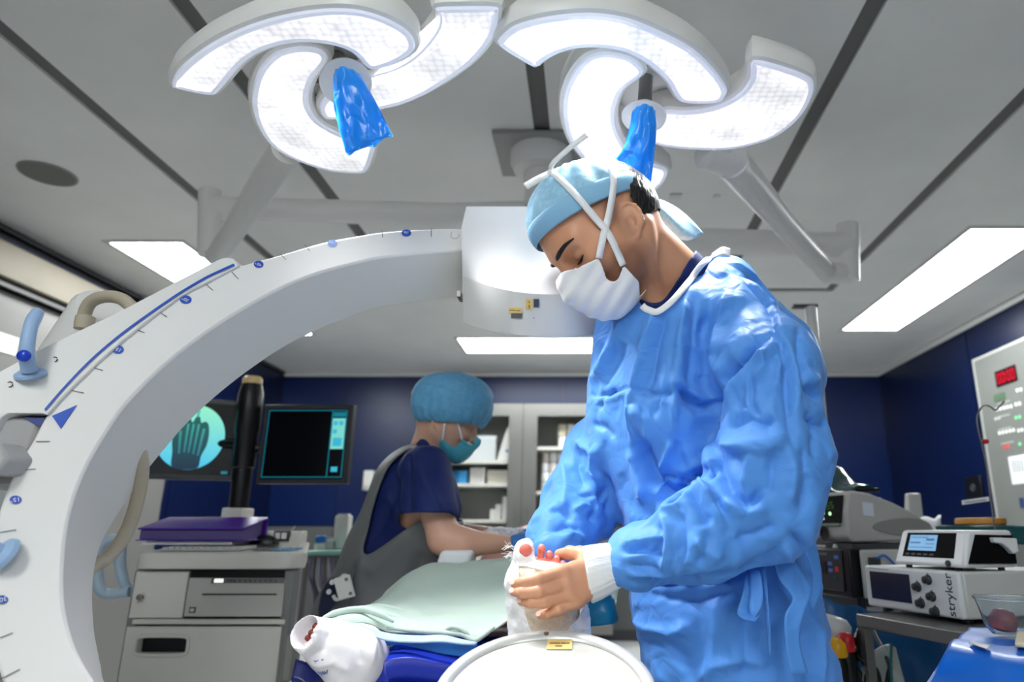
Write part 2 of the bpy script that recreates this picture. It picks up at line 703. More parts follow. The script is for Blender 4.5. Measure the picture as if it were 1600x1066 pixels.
# round loudspeaker in the ceiling
sp = PZ(75, 271, CEIL)
spk = empty('ceiling_speaker', (sp[0], sp[1], CEIL - .008), 'round grey loudspeaker grille set in the ceiling at upper left', 'speaker')
MB().lathe([(.118, 0), (.12, .004), (.12, .0075)], (sp[0], sp[1], CEIL - .008), (0, 0, 1), 40).done('rim', mat('spk_rim', (150, 150, 146), .6), spk)
MB().lathe([(.0001, -.001), (.11, -.001), (.112, .001)], (sp[0], sp[1], CEIL - .0085), (0, 0, 1), 40).done('grille', mat('spk_grille', (118, 118, 114), .7, bump=.4, bscale=250), spk)
for px, py, r in ((1055, 305, .03), (1120, 305, .018)):
    c = PZ(px, py, CEIL)
    o = MB().box((c[0] - r, c[1] - r * .7, CEIL - .012), (c[0] + r, c[1] + r * .7, CEIL - .0005)).done('ceiling_sensor', M_plast, bevel=.003)
    tag(o, 'small %s rectangular sensor on the ceiling behind the surgeon cap tail' % ('white' if r > .02 else 'dim'), 'sensor')

# ================================================================== surgical lamps
M_lens = bpy.data.materials.new('lamp_lens')
M_lens.use_nodes = True
nt = M_lens.node_tree
bs = nt.nodes['Principled BSDF']
bs.inputs['Base Color'].default_value = (.25, .25, .27, 1)
bs.inputs['Roughness'].default_value = .15
bs.inputs['Emission Color'].default_value = (.97, .97, 1, 1)
tc = nt.nodes.new('ShaderNodeTexCoord')
vo = nt.nodes.new('ShaderNodeTexVoronoi')
vo.inputs['Scale'].default_value = 62
vo.inputs['Randomness'].default_value = .35
nz = nt.nodes.new('ShaderNodeTexNoise')
nz.inputs['Scale'].default_value = 9
mr = nt.nodes.new('ShaderNodeMapRange')
mr.inputs['From Min'].default_value = .12
mr.inputs['From Max'].default_value = .75
mr.inputs['To Min'].default_value = LAMP_EMIT
mr.inputs['To Max'].default_value = LAMP_EMIT * .66
ma = nt.nodes.new('ShaderNodeMath')
ma.operation = 'MULTIPLY'
mb2 = nt.nodes.new('ShaderNodeMapRange')
mb2.inputs['From Min'].default_value = .35
mb2.inputs['From Max'].default_value = .6
mb2.inputs['To Min'].default_value = .8
mb2.inputs['To Max'].default_value = 1.2
lk = nt.links.new
lk(tc.outputs['Object'], vo.inputs['Vector'])
lk(tc.outputs['Object'], nz.inputs['Vector'])
lk(vo.outputs['Distance'], mr.inputs['Value'])
lk(nz.outputs['Fac'], mb2.inputs['Value'])
lk(mr.outputs[0], ma.inputs[0])
lk(mb2.outputs[0], ma.inputs[1])
lk(ma.outputs[0], bs.inputs['Emission Strength'])
M_lrim = mat('lens_rim', (225, 228, 240), .15, emit=(215, 222, 240), estr=.35)
M_house = mat('lamp_housing', (236, 235, 231), .35)
M_arm = mat('lamp_arm_paint', (238, 236, 232), .35)
M_cover = mat('blue_film', (52, 172, 255), .18, coat=.2, crumple=.5, cscale=22)
_nt = M_cover.node_tree
_tr = _nt.nodes.new('ShaderNodeBsdfTranslucent')
_tr.inputs[0].default_value = lin((120, 210, 255))
_tp = _nt.nodes.new('ShaderNodeBsdfTransparent')
_tp.inputs[0].default_value = lin((170, 225, 255))
_m1 = _nt.nodes.new('ShaderNodeMixShader')
_m1.inputs[0].default_value = .45
_m2 = _nt.nodes.new('ShaderNodeMixShader')
_m2.inputs[0].default_value = .12
_out = [n for n in _nt.nodes if n.type == 'OUTPUT_MATERIAL'][0]
_nt.links.new(_nt.nodes['Principled BSDF'].outputs[0], _m1.inputs[1])
_nt.links.new(_tr.outputs[0], _m1.inputs[2])
_nt.links.new(_m1.outputs[0], _m2.inputs[1])
_nt.links.new(_tp.outputs[0], _m2.inputs[2])
_nt.links.new(_m2.outputs[0], _out.inputs[0])

LP = {
 'L': [
  [(268,131),(278,108),(310,80),(345,58),(390,38),(436,24),(485,15),(530,12),(572,17),(611,31),(639,49),(649,66),(646,80),(628,93),(604,103),(583,107),(569,100),(555,84),(534,73),(499,66),(457,66),(415,77),(387,94),(366,115),(345,140),(334,147),(303,143),(275,136)],
  [(450,74),(425,84),(404,108),(394,140),(394,168),(404,199),(425,227),(460,248),(506,264),(541,269),(569,269),(578,259),(586,234),(590,222),(560,219),(527,206),(499,189),(485,168),(483,147),(492,122),(509,101),(513,89),(502,77),(478,72)],
  [(682,11),(730,9),(775,10),(779,21),(775,49),(758,77),(730,105),(695,129),(660,149),(625,163),(590,171),(550,183),(513,185),(501,175),(500,160),(520,140),(560,122),(583,113),(611,105),(642,88),(667,63),(683,38),(684,21)]],
 'R': [
  [(777,64),(792,47),(814,35),(861,24),(922,19),(979,27),(1030,47),(1081,74),(1114,105),(1135,135),(1134,149),(1124,158),(1097,161),(1064,158),(1050,142),(1040,125),(1013,100),(979,81),(946,74),(905,74),(871,83),(848,96),(836,104),(811,91),(787,76)],
  [(942,80),(915,89),(895,111),(881,142),(878,175),(885,209),(900,236),(925,262),(960,286),(1000,301),(1030,292),(1044,272),(1040,262),(1015,253),(990,240),(976,223),(965,200),(962,180),(965,160),(976,138),(1003,118),(1006,105),(990,90),(969,83)],
  [(1177,93),(1229,105),(1266,120),(1272,132),(1270,148),(1256,175),(1232,199),(1199,218),(1148,231),(1097,233),(1040,228),(1012,218),(1008,200),(1016,180),(1040,171),(1064,172),(1097,170),(1131,160),(1158,142),(1172,121)]],
}


def offset2(q, d):
    """move a closed outline outwards by d in the XY plane"""
    t = np.roll(q, -1, 0) - np.roll(q, 1, 0)
    n = np.stack([t[:, 1], -t[:, 0]], 1)
    n /= np.linalg.norm(n, axis=1)[:, None] + 1e-9
    x, y = q[:, 0], q[:, 1]
    if np.sum(x * np.roll(y, -1) - np.roll(x, -1) * y) < 0:
        n = -n
    return q + n * d


def surgical_lamp(key, label, hub, cover, arm, zl=2.0):
    c = PZ(hub[0], hub[1], 2.05)
    t = empty('surgical_lamp', (c[0], c[1], CEIL), label, 'surgical lamp', 'pair of surgical lamps')
    for i, pl in enumerate(LP[key]):
        z = zl - (.018 if i == 0 else 0)
        q = np.array([PZ(u, v, z)[:2] for u, v in pl])
        q = spline(q, len(pl) * 3, closed=True)
        def ring(d, zz):
            w2 = offset2(q, d)
            return np.column_stack([w2, np.full(len(w2), zz)])
        hs = MB().loft([ring(-.002, z + .001), ring(.006, z + .004), ring(.010, z + .018), ring(.006, z + .045), ring(-.012, z + .07)])
        h = hs.done('lamp_petal', M_house, t, smooth=35)
        lr = MB().loft([ring(-.001, z), ring(-.004, z - .005), ring(-.013, z - .004)], caps=False).done('lens_rim', M_lrim, h, smooth=50)
        rr = ring(-.0135, z - .0045)
        MB().add(rr, [list(range(len(rr)))]).done('lens', M_lens, h, smooth=0)
        if i == 0:    # tilt cap at the outer end
            pass
        for k in range(0, len(rr), 14):   # small clips along the lens edge
            pass
        # the beam of this petal
        cen = q.mean(0)
        ld = bpy.data.lights.new('beam', 'SPOT')
        ld.energy = LAMP_SPOT
        ld.color = (.96, .97, 1)
        ld.spot_size = math.radians(62)
        ld.spot_blend = .9
        ld.shadow_soft_size = .05
        lo = bpy.data.objects.new('beam', ld)
        COL.objects.link(lo)
        far = q[np.argmin(np.linalg.norm(q - cen, axis=1))]
        lo.location = (cen[0], cen[1], z - .06)
        dv = Vector(LAMP_AIM) - lo.location
        lo.rotation_euler = dv.to_track_quat('-Z', 'Y').to_euler()
    # hub, handle and disc
    zt = zl + .075
    m = MB()
    m.lathe([(.12, .0), (.135, .01), (.13, .05), (.07, .075), (.05, .12)], (c[0], c[1], zl + .06), (0, 0, 1), 40)
    m.done('hub', M_house, t, smooth=35)
    dc = PZ(cover['disc'][0], cover['disc'][1], cover['z'])
    up = np.array([c[0], c[1], zl + .07])
    ax = up - dc
    L = np.linalg.norm(ax)
    MB().lathe([(.016, .0), (.016, L)], dc, ax, 20).done('handle_shaft', mat('shaft_metal', (150, 150, 148), .3, metal=.7), t)
    MB().lathe([(.02, .004), (.027, .008), (.029, .03), (.026, .034), (.017, .036)], dc, ax, 28).done('collar', M_house, t, smooth=40)
    R = cover['r']
    MB().lathe([(.001, 0), (R * .55, -.002), (R, .004), (R * 1.01, .007), (R * .6, .009), (.02, .012)], dc, ax, 44).done('splash_disc', M_plast, t, smooth=50)
    # arm
    if arm:
        m = MB()
        path = np.array([P(*a[:3]) for a in arm['path']])
        m.tube(path, arm['r'], 20)
        m.done('spring_arm', M_arm, t, smooth=40)
        for (a, r, n, nm) in arm['extra']:
            MB().tube(np.array([P(*x) for x in a]), r, 20).done(nm, M_arm, t, smooth=40)
    # yoke from hub to the arm
    a0 = P(*arm['path'][0][:3])
    MB().tube(spline([[c[0], c[1], zl + .13], [(c[0] * .6 + a0[0] * .4), (c[1] * .5 + a0[1] * .5), zl + .14], a0], 10), [.045] * 6 + [.04, .037, .035, .034], 18).done('yoke', M_arm, t, smooth=40)
    return t, dc


def blue_cover(label, dc, outline_l, outline_r, d):
    """sterile film sleeve hanging from the lamp handle"""
    n = 26
    A, B = spline(outline_l, n), spline(outline_r, n)
    rings = []
    k = 22
    for i in range(n):
        a, b = P(A[i][0], A[i][1], d), P(B[i][0], B[i][1], d)
        mid, hw = (a + b) / 2, (b - a) / 2
        f = i / (n - 1)
        th = (1 - f) * .028 + .006
        ring = []
        for j in range(k):
            an = 2 * math.pi * j / k
            wob = .004 * math.sin(5 * an + 7 * f) * (.3 + f) + .003 * math.sin(9 * an - 11 * f)
            ring.append(mid + hw * math.cos(an) + np.array([0, 1, 0]) * (th * math.sin(an) + wob))
        rings.append(ring)
    o = MB().loft(rings, caps=False).done('handle_cover', M_cover, smooth=180, solid=.0006)
    tag(o, label, 'handle cover', 'blue film handle covers')
    return o


lampL, dl = surgical_lamp('L', 'three-petal white surgical lamp at left, above the scanner arm, lit', (525, 95),
    dict(disc=(541, 131), z=1.945, r=.052),
    dict(path=[(450, 232, 1.72), (420, 275, 1.95), (385, 330, 2.2), (338, 402, 2.5)], r=[.045, .046, .042, .04],
         extra=[([(328, 398, 2.5), (329, 300, 2.5)], [.045, .045], 18, 'pivot'),
                ([(330, 326, 2.5), (500, 330, 2.56), (700, 335, 2.63), (818, 332, 2.7)], [.05] * 4, 18, 'boom')]))
lampR, dr2 = surgical_lamp('R', 'three-petal white surgical lamp directly above the masked surgeon, lit', (1010, 128),
    dict(disc=(1006, 186), z=1.935, r=.05),
    dict(path=[(1142, 252, 1.78), (1170, 285, 1.95), (1225, 350, 2.3), (1292, 425, 2.8)], r=[.052, .052, .045, .045],
         extra=[([(1325, 440, 2.83), (1325, 352, 2.83)], [.05, .05], 18, 'pivot'),
                ([(1325, 384, 2.83), (1200, 380, 2.8), (1050, 375, 2.76), (876, 368, 2.72)], [.058] * 4, 18, 'boom'),
                ([(1292, 425, 2.8), (1325, 430, 2.83)], [.05, .045], 18, 'elbow'),
                ([(1100, 242, 1.72), (1146, 250, 1.79)], [.04, .052], 18, 'wrist')]))
# ceiling column that carries both booms
cc = P(846, 250, 2.72)
colm = empty('ceiling_column', (cc[0], 2.72, CEIL), 'square ceiling plate and round column carrying both lamp booms', 'ceiling mount')
MB().box((cc[0] - .2, 2.55, CEIL - .02), (cc[0] + .2, 2.92, CEIL - .001)).done('plate', mat('plate_grey', (160, 160, 157), .45), colm, bevel=.004)
MB().lathe([(.14, 0), (.14, -.05), (.12, -.09), (.075, -.1), (.07, -.5), (.06, -.52)], (cc[0], 2.72, CEIL - .019), (0, 0, 1), 36).done('column', M_arm, colm, smooth=40)
# blue film covers
blue_cover('crumpled blue film handle cover hanging from the left surgical lamp', dl, [(524, 122), (522, 160), (530, 205), (542, 241)], [(566, 122), (580, 145), (598, 180), (613, 211)], 1.16)
blue_cover('crumpled blue film handle cover hanging just above the surgeon cap', dr2, [(987, 178), (982, 205), (972, 235), (956, 254)], [(1024, 178), (1026, 205), (1022, 245), (1016, 296)], 1.24)

# ================================================================== C-arm scanner
A3 = np.array([[1, 728, 358], [1, 0, 1000], [1, 366, 410]], float)
pl = np.linalg.solve(A3, [1 / 1.46, 1 / .98, 1 / 1.21])


def dF(u, v, off=0.0):
    return 1 / (pl[0] + pl[1] * u + pl[2] * v) + off


def PF(u, v, off=0.0):
    return P(u, v, dF(u, v, off))


carm = empty('c_arm_scanner', (-1.35, 1.35, 0), 'large white C-arm X-ray scanner with blue scale marks curving over the table', 'x-ray scanner')
FO = spline([(728,357),(680,357),(600,362),(550,370),(500,380),(430,400),(372,416),(328,434),(281,457),(237,490),(194,524),(150,562),(112,600),(73,648),(50,690),(28,725),(8,770),(-8,820),(-18,880),(-20,940),(-12,1010),(10,1080),(50,1160),(120,1260),(230,1360),(380,1440),(560,1480),(760,1480)], 110)
FI = spline([(724,391),(680,394),(600,402),(560,410),(500,426),(450,445),(400,471),(350,501),(300,536),(260,568),(220,606),(190,640),(162,682),(140,720),(120,765),(106,815),(99,870),(98,930),(105,975),(120,1020),(147,1066),(195,1135),(270,1210),(370,1280),(480,1320),(620,1345),(770,1350)], 110)
RI = spline([(722,466),(680,469),(600,480),(550,495),(500,515),(450,540),(400,572),(350,610),(300,655),(260,700),(225,744),(195,790),(172,825),(157,855),(149,885),(145,920),(145,944),(148,987),(153,1015),(158,1040),(166,1072),(210,1135),(280,1200),(370,1260),(480,1300),(620,1320),(770,1330)], 110)
fo = np.array([PF(u, v) for u, v in FO])
fi = np.array([PF(u, v) for u, v in FI])
ri = np.array([P(u, v, dF(a, b) + .13) for (u, v), (a, b) in zip(RI, FI)])
ro = fo + (ri - fi)
rings = []
for a, b, c, d in zip(fo, fi, ri, ro):
    rings.append([a, b, c, d])
M_arc = mat('scanner_paint', (226, 224, 220), .3, spec=.4)
MB().loft(rings).done('arc', M_arc, carm, smooth=30, bevel=.004)
# scale: ticks, discs with numbers, triangles
ticks = [((597,361),(598,371)),((674,357),(674,370)),((476,383),(484,392)),((438,397),(447,406)),((362,425),(373,436)),((322,444),(333,454)),((247,487),(261,495)),((212,515),(226,520)),((144,574),(161,579)),((110,610),(131,614)),((56,690),(78,690)),((32,735),(56,733)),((0,832),(25,828)),((0,997),(20,989)),((0,1062),(31,1046))]
for a, b in ticks:
    p, q = PF(a[0], a[1], -.0012), PF(b[0], b[1], -.0012)
    dd = q - p
    n = np.cross(dd, [0, 1, 0])
    n /= np.linalg.norm(n)
    MB().add([p - n * .0005, q - n * .0005, q + n * .0005, p + n * .0005], [(0, 1, 2, 3)]).done('scale_tick', M_ink, carm, smooth=0, solid=.0004)
for u, v, txt, rot, faint in ((404, 413, '45°', 150, 0), (290, 468, '30°', 150, 0), (184, 546, '15°', 160, 0), (24, 781, '15°', 190, 0), (3, 937, '30°', 195, 0), (519, 380, '60°', -20, 1), (635, 364, '90°', -5, 0)):
    c = PF(u, v, -.0015)
    ex = PF(u + 10, v, -.0015) - c
    ey = PF(u, v - 10, -.0015) - c
    a = np.linspace(0, 2 * math.pi, 24, endpoint=False)
    r = .75 if u > 350 else .9
    pts = [c + ex * math.cos(x) * r + ey * math.sin(x) * r * .72 for x in a]
    o = MB().prism(pts, (0, .0008, 0)).done('scale_disc', mat('faint_blue', (150, 178, 232), .4) if faint else M_blueprint, carm, smooth=0)
    rx, ry = math.cos(math.radians(rot)), math.sin(math.radians(rot))
    axx, ayy = ex * rx + ey * ry, -ex * ry + ey * rx
    text_obj('scale_number', txt, M_plast, o, c - np.array([0, .0006, 0]), axx, ayy, .0085, .0002)
pw = [PF(x, y, -.0012) for x, y in ((120, 633), (81, 650), (95, 670))]
MB().prism(pw, (0, .0008, 0)).done('blue_pointer', M_blueprint, carm, smooth=0)
# small mark at the top
c0 = [PF(706, 362, -.001), PF(704, 370, -.001), PF(709, 373, -.001), PF(715, 372, -.001), PF(718, 366, -.001)]
MB().tube(c0, .0006, 6).done('scale_mark', mat('grey_ink', (150, 150, 150), .5), carm)

# carriage plate with the blue line
poly = [(-60,612),(0,580),(70,542),(188,486),(281,437),(340,406),(352,402),(364,404),(373,415),(350,427),(328,439),(300,453),(281,464),(260,479),(237.5,496),(194,530),(150,569),(112,606),(92,627),(73,649),(66,646),(12,646),(2,652),(-20,690),(-60,760)]
f0 = [PF(u, v, -.0045) for u, v in poly]
MB().prism(f0, (0, .15, 0)).done('carriage', mat('carriage_paint', (222, 221, 216), .32), carm, bevel=.0015, seg=2)
ln = spline([(366,413.5),(330,430),(312,439.5),(278,460),(237,488),(187,524.5),(141,564),(100,606.5),(70,641)], 40)
A = [PF(u - .8, v - 1.6, -.0058) for u, v in ln]
B = [PF(u + .8, v + 1.6, -.0058) for u, v in ln]
MB().ribbon(A, B).done('blue_line', M_blueprint, carm, smooth=0, solid=.0006)
MB().tube([PF(u, v, -.0004) for u, v in ((374,416),(350,428),(328,440),(300,454.5),(281,465),(260,480),(237.5,497),(194,531),(150,570),(112,607),(92,628),(73,650))], .0009, 6).done('gap_line', mat('gap_grey', (96, 94, 90), .6), carm)
bt = [PF(x, y, -.0238) for x, y in ((35, 650.5), (72, 652), (64, 666))]
# bracket under the carriage
b0 = [PF(u, v, .004) for u, v in ((-70, 652), (66, 652), (44, 716), (20, 762), (-70, 762))]
MB().prism(b0, (0, .2, 0)).done('bracket', mat('bracket_grey', (150, 149, 147), .4), carm, bevel=.006)
b1 = [PF(u, v, -.03) for u, v in ((-70, 690), (-4, 690), (14, 715), (-6, 742), (-70, 742))]
MB().prism(b1, (0, .05, 0)).done('bracket_step', mat('bracket_grey2', (168, 167, 165), .4), carm, bevel=.005)
MB().prism([PF(x, y, .0025) for x, y in ((36, 652.5), (71, 653), (63, 668))], (0, .002, 0)).done('blue_pointer', mat('blue_print_dark', (16, 44, 120), .4), carm, smooth=0)
for u, v in ((85, 562), (15, 601)):
    c = PF(u, v, -.005)
    a = np.linspace(.6, 2 * math.pi + .2, 20)
    MB().tube([c + np.array([math.cos(x) * .0045, 0, math.sin(x) * .0042]) for x in a], .0008, 6).done('screw_cover', M_ink, carm)
M_grip = mat('grip_blue', (150, 178, 212), .4, bump=.3, bscale=300)
g0 = PF(48, 584, -.03)
MB().lathe([(.021, .0), (.0205, .004), (.012, .009), (.010, .016)], PF(48, 586, -.0045), (.05, -.55, .8), 30).done('grip_base', M_grip, carm, smooth=40)
gh = MB().tube(spline([PF(46, 580, -.016), PF(42, 556, -.030), PF(44, 530, -.035), PF(50, 505, -.035), PF(58, 490, -.030), PF(61, 487, -.028)], 18), [.0105] * 5 + [.0098] * 8 + [.0092, .009, .0085, .007, .004], 16).done('grip', M_grip, carm, smooth=50)
MB().lathe([(.0005, .007), (.006, .006), (.0085, .003), (.009, 0), (.0085, -.004)], PF(37, 556, -.042), (0, -1, .1), 24).done('grip_button', mat('royal_button', (20, 62, 190), .25), gh, smooth=50)
# lower grip
lg = PF(8, 868, -.004)
MB().lathe([(.024, .0), (.022, .006), (.012, .012), (.011, .03)], lg, (-.35, -.75, .4), 28).done('grip_base', M_grip, carm, smooth=40)
MB().tube(spline([lg + np.array([-.008, -.018, .008]), lg + np.array([-.03, -.035, .012]), lg + np.array([-.07, -.03, .0])], 10), .0105, 14).done('grip', M_grip, carm, smooth=50)
# beige hoses
M_hose = mat('beige_hose', (178, 168, 148), .5)
MB().tube(spline([P(133, 512, 1.22), P(132, 492, 1.22), P(142, 472, 1.21), P(163, 464, 1.2), P(187, 466, 1.19), P(204, 478, 1.18), P(214, 492, 1.17)], 24), .0115, 14).done('hose', M_hose, carm, smooth=60)
MB().lathe([(.015, -.012), (.016, 0), (.016, .012), (.013, .014)], P(132, 505, 1.22), (0, 0, 1), 20).done('hose_nut', M_hose, carm, smooth=40)
MB().tube(spline([P(195, 655, 1.16), P(214, 690, 1.2), P(222, 730, 1.22), P(215, 780, 1.24), P(198, 830, 1.24), P(172, 868, 1.22), P(140, 890, 1.19), P(120, 930, 1.16)], 40), .0115, 14).done('hose', M_hose, carm, smooth=60)
# white housing seen behind the carriage
bx = MB().lathe([(.075, 0), (.08, .01), (.08, .3)], P(185, 492, 1.3), (-.5, .3, -.5), 30).done('motor_housing', M_plast, carm, smooth=40)
# flap on the inner rim of the arc
MB().prism([P(208, 718, 1.2), P(188, 762, 1.2), P(176, 790, 1.19), P(172, 788, 1.18), P(192, 744, 1.19)], (-.02, .03, 0)).done('cable_flap', M_plast2, carm)

# receiver box at the top end
TILT = math.radians(22)
axA = np.array([0, -math.sin(TILT), math.cos(TILT)])
axF = np.array([0, -math.cos(TILT), -math.sin(TILT)])
o0 = P(724, 503, 1.485)
Wb = .425


def plan(h, bulge, back=.24, front0=0.0, shrink=0.0, sag=0.0):
    r = []
    n = 22
    for i in range(n + 1):
        s = i / n
        x = shrink + s * (Wb - 2 * shrink)
        r.append(o0 + np.array([x, 0, 0]) + axF * (front0 + bulge * (1 - (2 * s - 1) ** 2)) + axA * (h - sag * (1 - (2 * s - 1) ** 2)))
    r.append(o0 + np.array([Wb - shrink, 0, 0]) - axF * back + axA * h)
    r.append(o0 + np.array([shrink, 0, 0]) - axF * back + axA * h)
    return r


box = MB().loft([plan(0, .143, sag=.022), plan(.003, .147, sag=.022), plan(.106, .170, sag=.036)]).done('receiver_box', M_plast, carm, smooth=30)
MB().loft([plan(.106, .170, sag=.036), plan(.111, .168, sag=.036), plan(.212, .064, sag=.012), plan(.26, .0, shrink=.012)]).done('receiver_hood', mat('hood_white', (236, 236, 236), .28), box, smooth=30)
MB().box(P(719, 398, 1.485) - [.004, .02, .006], P(719, 398, 1.485) + [.004, .02, .008]).done('bolt', M_steel, box)
MB().box(P(719, 464, 1.49) - [.004, .02, .006], P(719, 464, 1.49) + [.004, .02, .008]).done('bolt', M_steel, box)


def on_box(u, v, lift=.0022):
    """a point of the receiver box's front under a pixel"""
    base = P(u, v, 1.0)
    d0 = base - np.array([0, 0, CAMZ])
    best, bt = 1e9, 1.3
    for t in np.linspace(1.2, 1.62, 800):
        p = np.array([0, 0, CAMZ]) + d0 * t
        q = p - o0
        s = q[0] / Wb
        h = q @ axA
        f = q @ axF
        wv = 1 - (2 * s - 1) ** 2
        h0 = (h + .022 * wv) / (1 - .132 * wv)
        fr = .146 + .024 * h0 / .106
        e = abs(f - fr * (1 - (2 * s - 1) ** 2))
        if e < best:
            best, bt = e, t
    return np.array([0, 0, CAMZ]) + d0 * (bt - lift)


def sticker(u, v, w, h, m, txt=None, vert=False, parent=None):
    c = on_box(u, v)
    dx = (on_box(u + w / 2, v) - on_box(u - w / 2, v)) / 2
    dy = (on_box(u, v - h / 2) - on_box(u, v + h / 2)) / 2
    o = MB().prism([c - dx - dy, c + dx - dy, c + dx + dy, c - dx + dy], axF * .0006).done('sticker', m, parent, smooth=0)
    if txt:
        for k, (s0, s1, t0) in enumerate(txt):    # lines of print too small to read
            pr_, qr = (dy, dx) if vert else (dx, dy)
            pt = [c + pr_ * s0 + qr * (t0 - .13), c + pr_ * s1 + qr * (t0 - .13), c + pr_ * s1 + qr * (t0 + .13), c + pr_ * s0 + qr * (t0 + .13)]
            MB().prism([x + axF * .0006 for x in pt], axF * .0003).done('print_line', mat('brown_ink', (110, 84, 40), .5), o, smooth=0)


M_yel = mat('sticker_yellow', (238, 205, 130), .5)
M_slate = mat('sticker_slate', (60, 78, 104), .4)
sticker(805, 485, 21, 8, M_yel, [(-.85, .05, .0), (.15, .8, -.1)], parent=box)
sticker(807, 494, 17, 7, mat('sticker_grey', (100, 102, 100), .4), parent=box)
sticker(827, 476, 11, 16, M_yel, [(-.75, -.05, .0), (.3, .7, .0)], True, parent=box)
sticker(838, 474, 8, 13, M_slate, parent=box)
MB().lathe([(.0012, 0), (.0012, .001)], on_box(834, 497), axF, 8).done('pin_hole', M_ink, box)

# drum under the foot
dcen = P(852, 1078, .95)
RD = .134 * 1.06
dr_ = MB().lathe([(RD * .98, -.30), (RD * .99, -.03), (RD, -.018), (RD, -.006), (RD * .992, .0), (RD * .965, .0015), (RD * .90, -.003), (RD * .885, -.006)], dcen, axA, 72, caps=False).done('drum', mat('drum_metal', (200, 200, 196), .3, metal=.35), carm, smooth=50)
MB().lathe([(.0005, -.004), (RD * .6, -.0045), (RD * .885, -.0065)], dcen, axA, 72, caps=False).done('drum_face', mat('drum_face', (196, 194, 186), .4), dr_, smooth=60)
ex = np.array([1, 0, 0.0])
ey = np.cross(axA, ex)


def on_drum(a, b, h=0.0):
    return dcen + ex * a + ey * b + axA * h


su = .0008
s1 = on_drum(.0136, .0, 0)
# sticker on the drum face
cs = np.array([.0135, RD * .78])
MB().prism([on_drum(cs[0] - .018, cs[1] - .013, -.0042), on_drum(cs[0] + .018, cs[1] - .013, -.0042), on_drum(cs[0] + .018, cs[1] + .013, -.0042), on_drum(cs[0] - .018, cs[1] + .013, -.0042)], axA * .0007).done('sticker', M_yel, dr_, smooth=0)
for s0, s1, t0 in ((-.0145, .0005, .0015), (.002, .0145, .0015), (-.006, .004, -.006)):
    MB().prism([on_drum(cs[0] + a, cs[1] + b, -.0034) for a, b in ((s0, t0 - .0012), (s1, t0 - .0012), (s1, t0 + .0012), (s0, t0 + .0012))], axA * .0003).done('print_line', mat('brown_ink', (110, 84, 40), .5), dr_, smooth=0)
MB().lathe([(.004, -.002), (.004, .0012), (.0025, .002)], on_drum(-.007, RD * .94, -.001), axA, 14).done('screw', mat('screw_metal', (150, 146, 138), .25, metal=.9), dr_)
# neck from the arc to the drum, column and base outside the frame
MB().tube([(fo[-1] + fi[-1] + ri[-1] + ro[-1]) / 4 - [.06, 0, 0], dcen - axA * .28], .075, 16).done('drum_neck', M_plast, carm)
MB().tube([PF(-30, 690, .12), np.array([-1.35, 1.35, 1.12])], .08, 16).done('cross_arm', M_plast, carm)
MB().box((-1.5, 1.2, .1), (-1.2, 1.5, 1.2)).done('column', M_plast, carm, bevel=.03)
MB().box((-1.65, .9, .05), (-1.05, 1.7, .14)).done('base', M_plast2, carm, bevel=.02)
for x, y in ((-1.6, .95), (-1.1, .95), (-1.6, 1.65), (-1.1, 1.65)):
    MB().lathe([(.035, -.02), (.045, -.015), (.045, .015), (.035, .02)], (x, y, .045), (1, 0, 0), 16).done('wheel', M_dark, carm)

# ================================================================== people
def skin_mat(name, col, tint):
    m = mat(name, col, .42, bump=.12, bscale=260, sub=.12, bdist=.0008)
    nt = m.node_tree
    b = nt.nodes['Principled BSDF']
    at = nt.nodes.new('ShaderNodeAttribute')
    at.attribute_name = 'tint'
    mx = nt.nodes.new('ShaderNodeMixRGB')
    mx.inputs[1].default_value = lin(col)
    mx.inputs[2].default_value = lin(tint)
    nt.links.new(at.outputs['Fac'], mx.inputs[0])
    nt.links.new(mx.outputs[0], b.inputs['Base Color'])
    return m


def set_tint(o, val):
    a = o.data.attributes.new('tint', 'FLOAT', 'POINT')
    a.data.foreach_set('value', np.asarray(val, np.float32))


def frame(yaw, pitch, roll=0.0):
    """head axes: forward, left, up (yaw 0 looks along -X)"""
    y, p = math.radians(yaw), math.radians(pitch)
    f = np.array([-math.cos(y) * math.cos(p), -math.sin(y) * math.cos(p), -math.sin(p)])
    l = np.array([math.sin(y), -math.cos(y), 0])
    u = np.cross(f, l)
    r = math.radians(roll)
    l2 = l * math.cos(r) + u * math.sin(r)
    u2 = np.cross(f, l2)
    return np.column_stack([f, l2, u2])


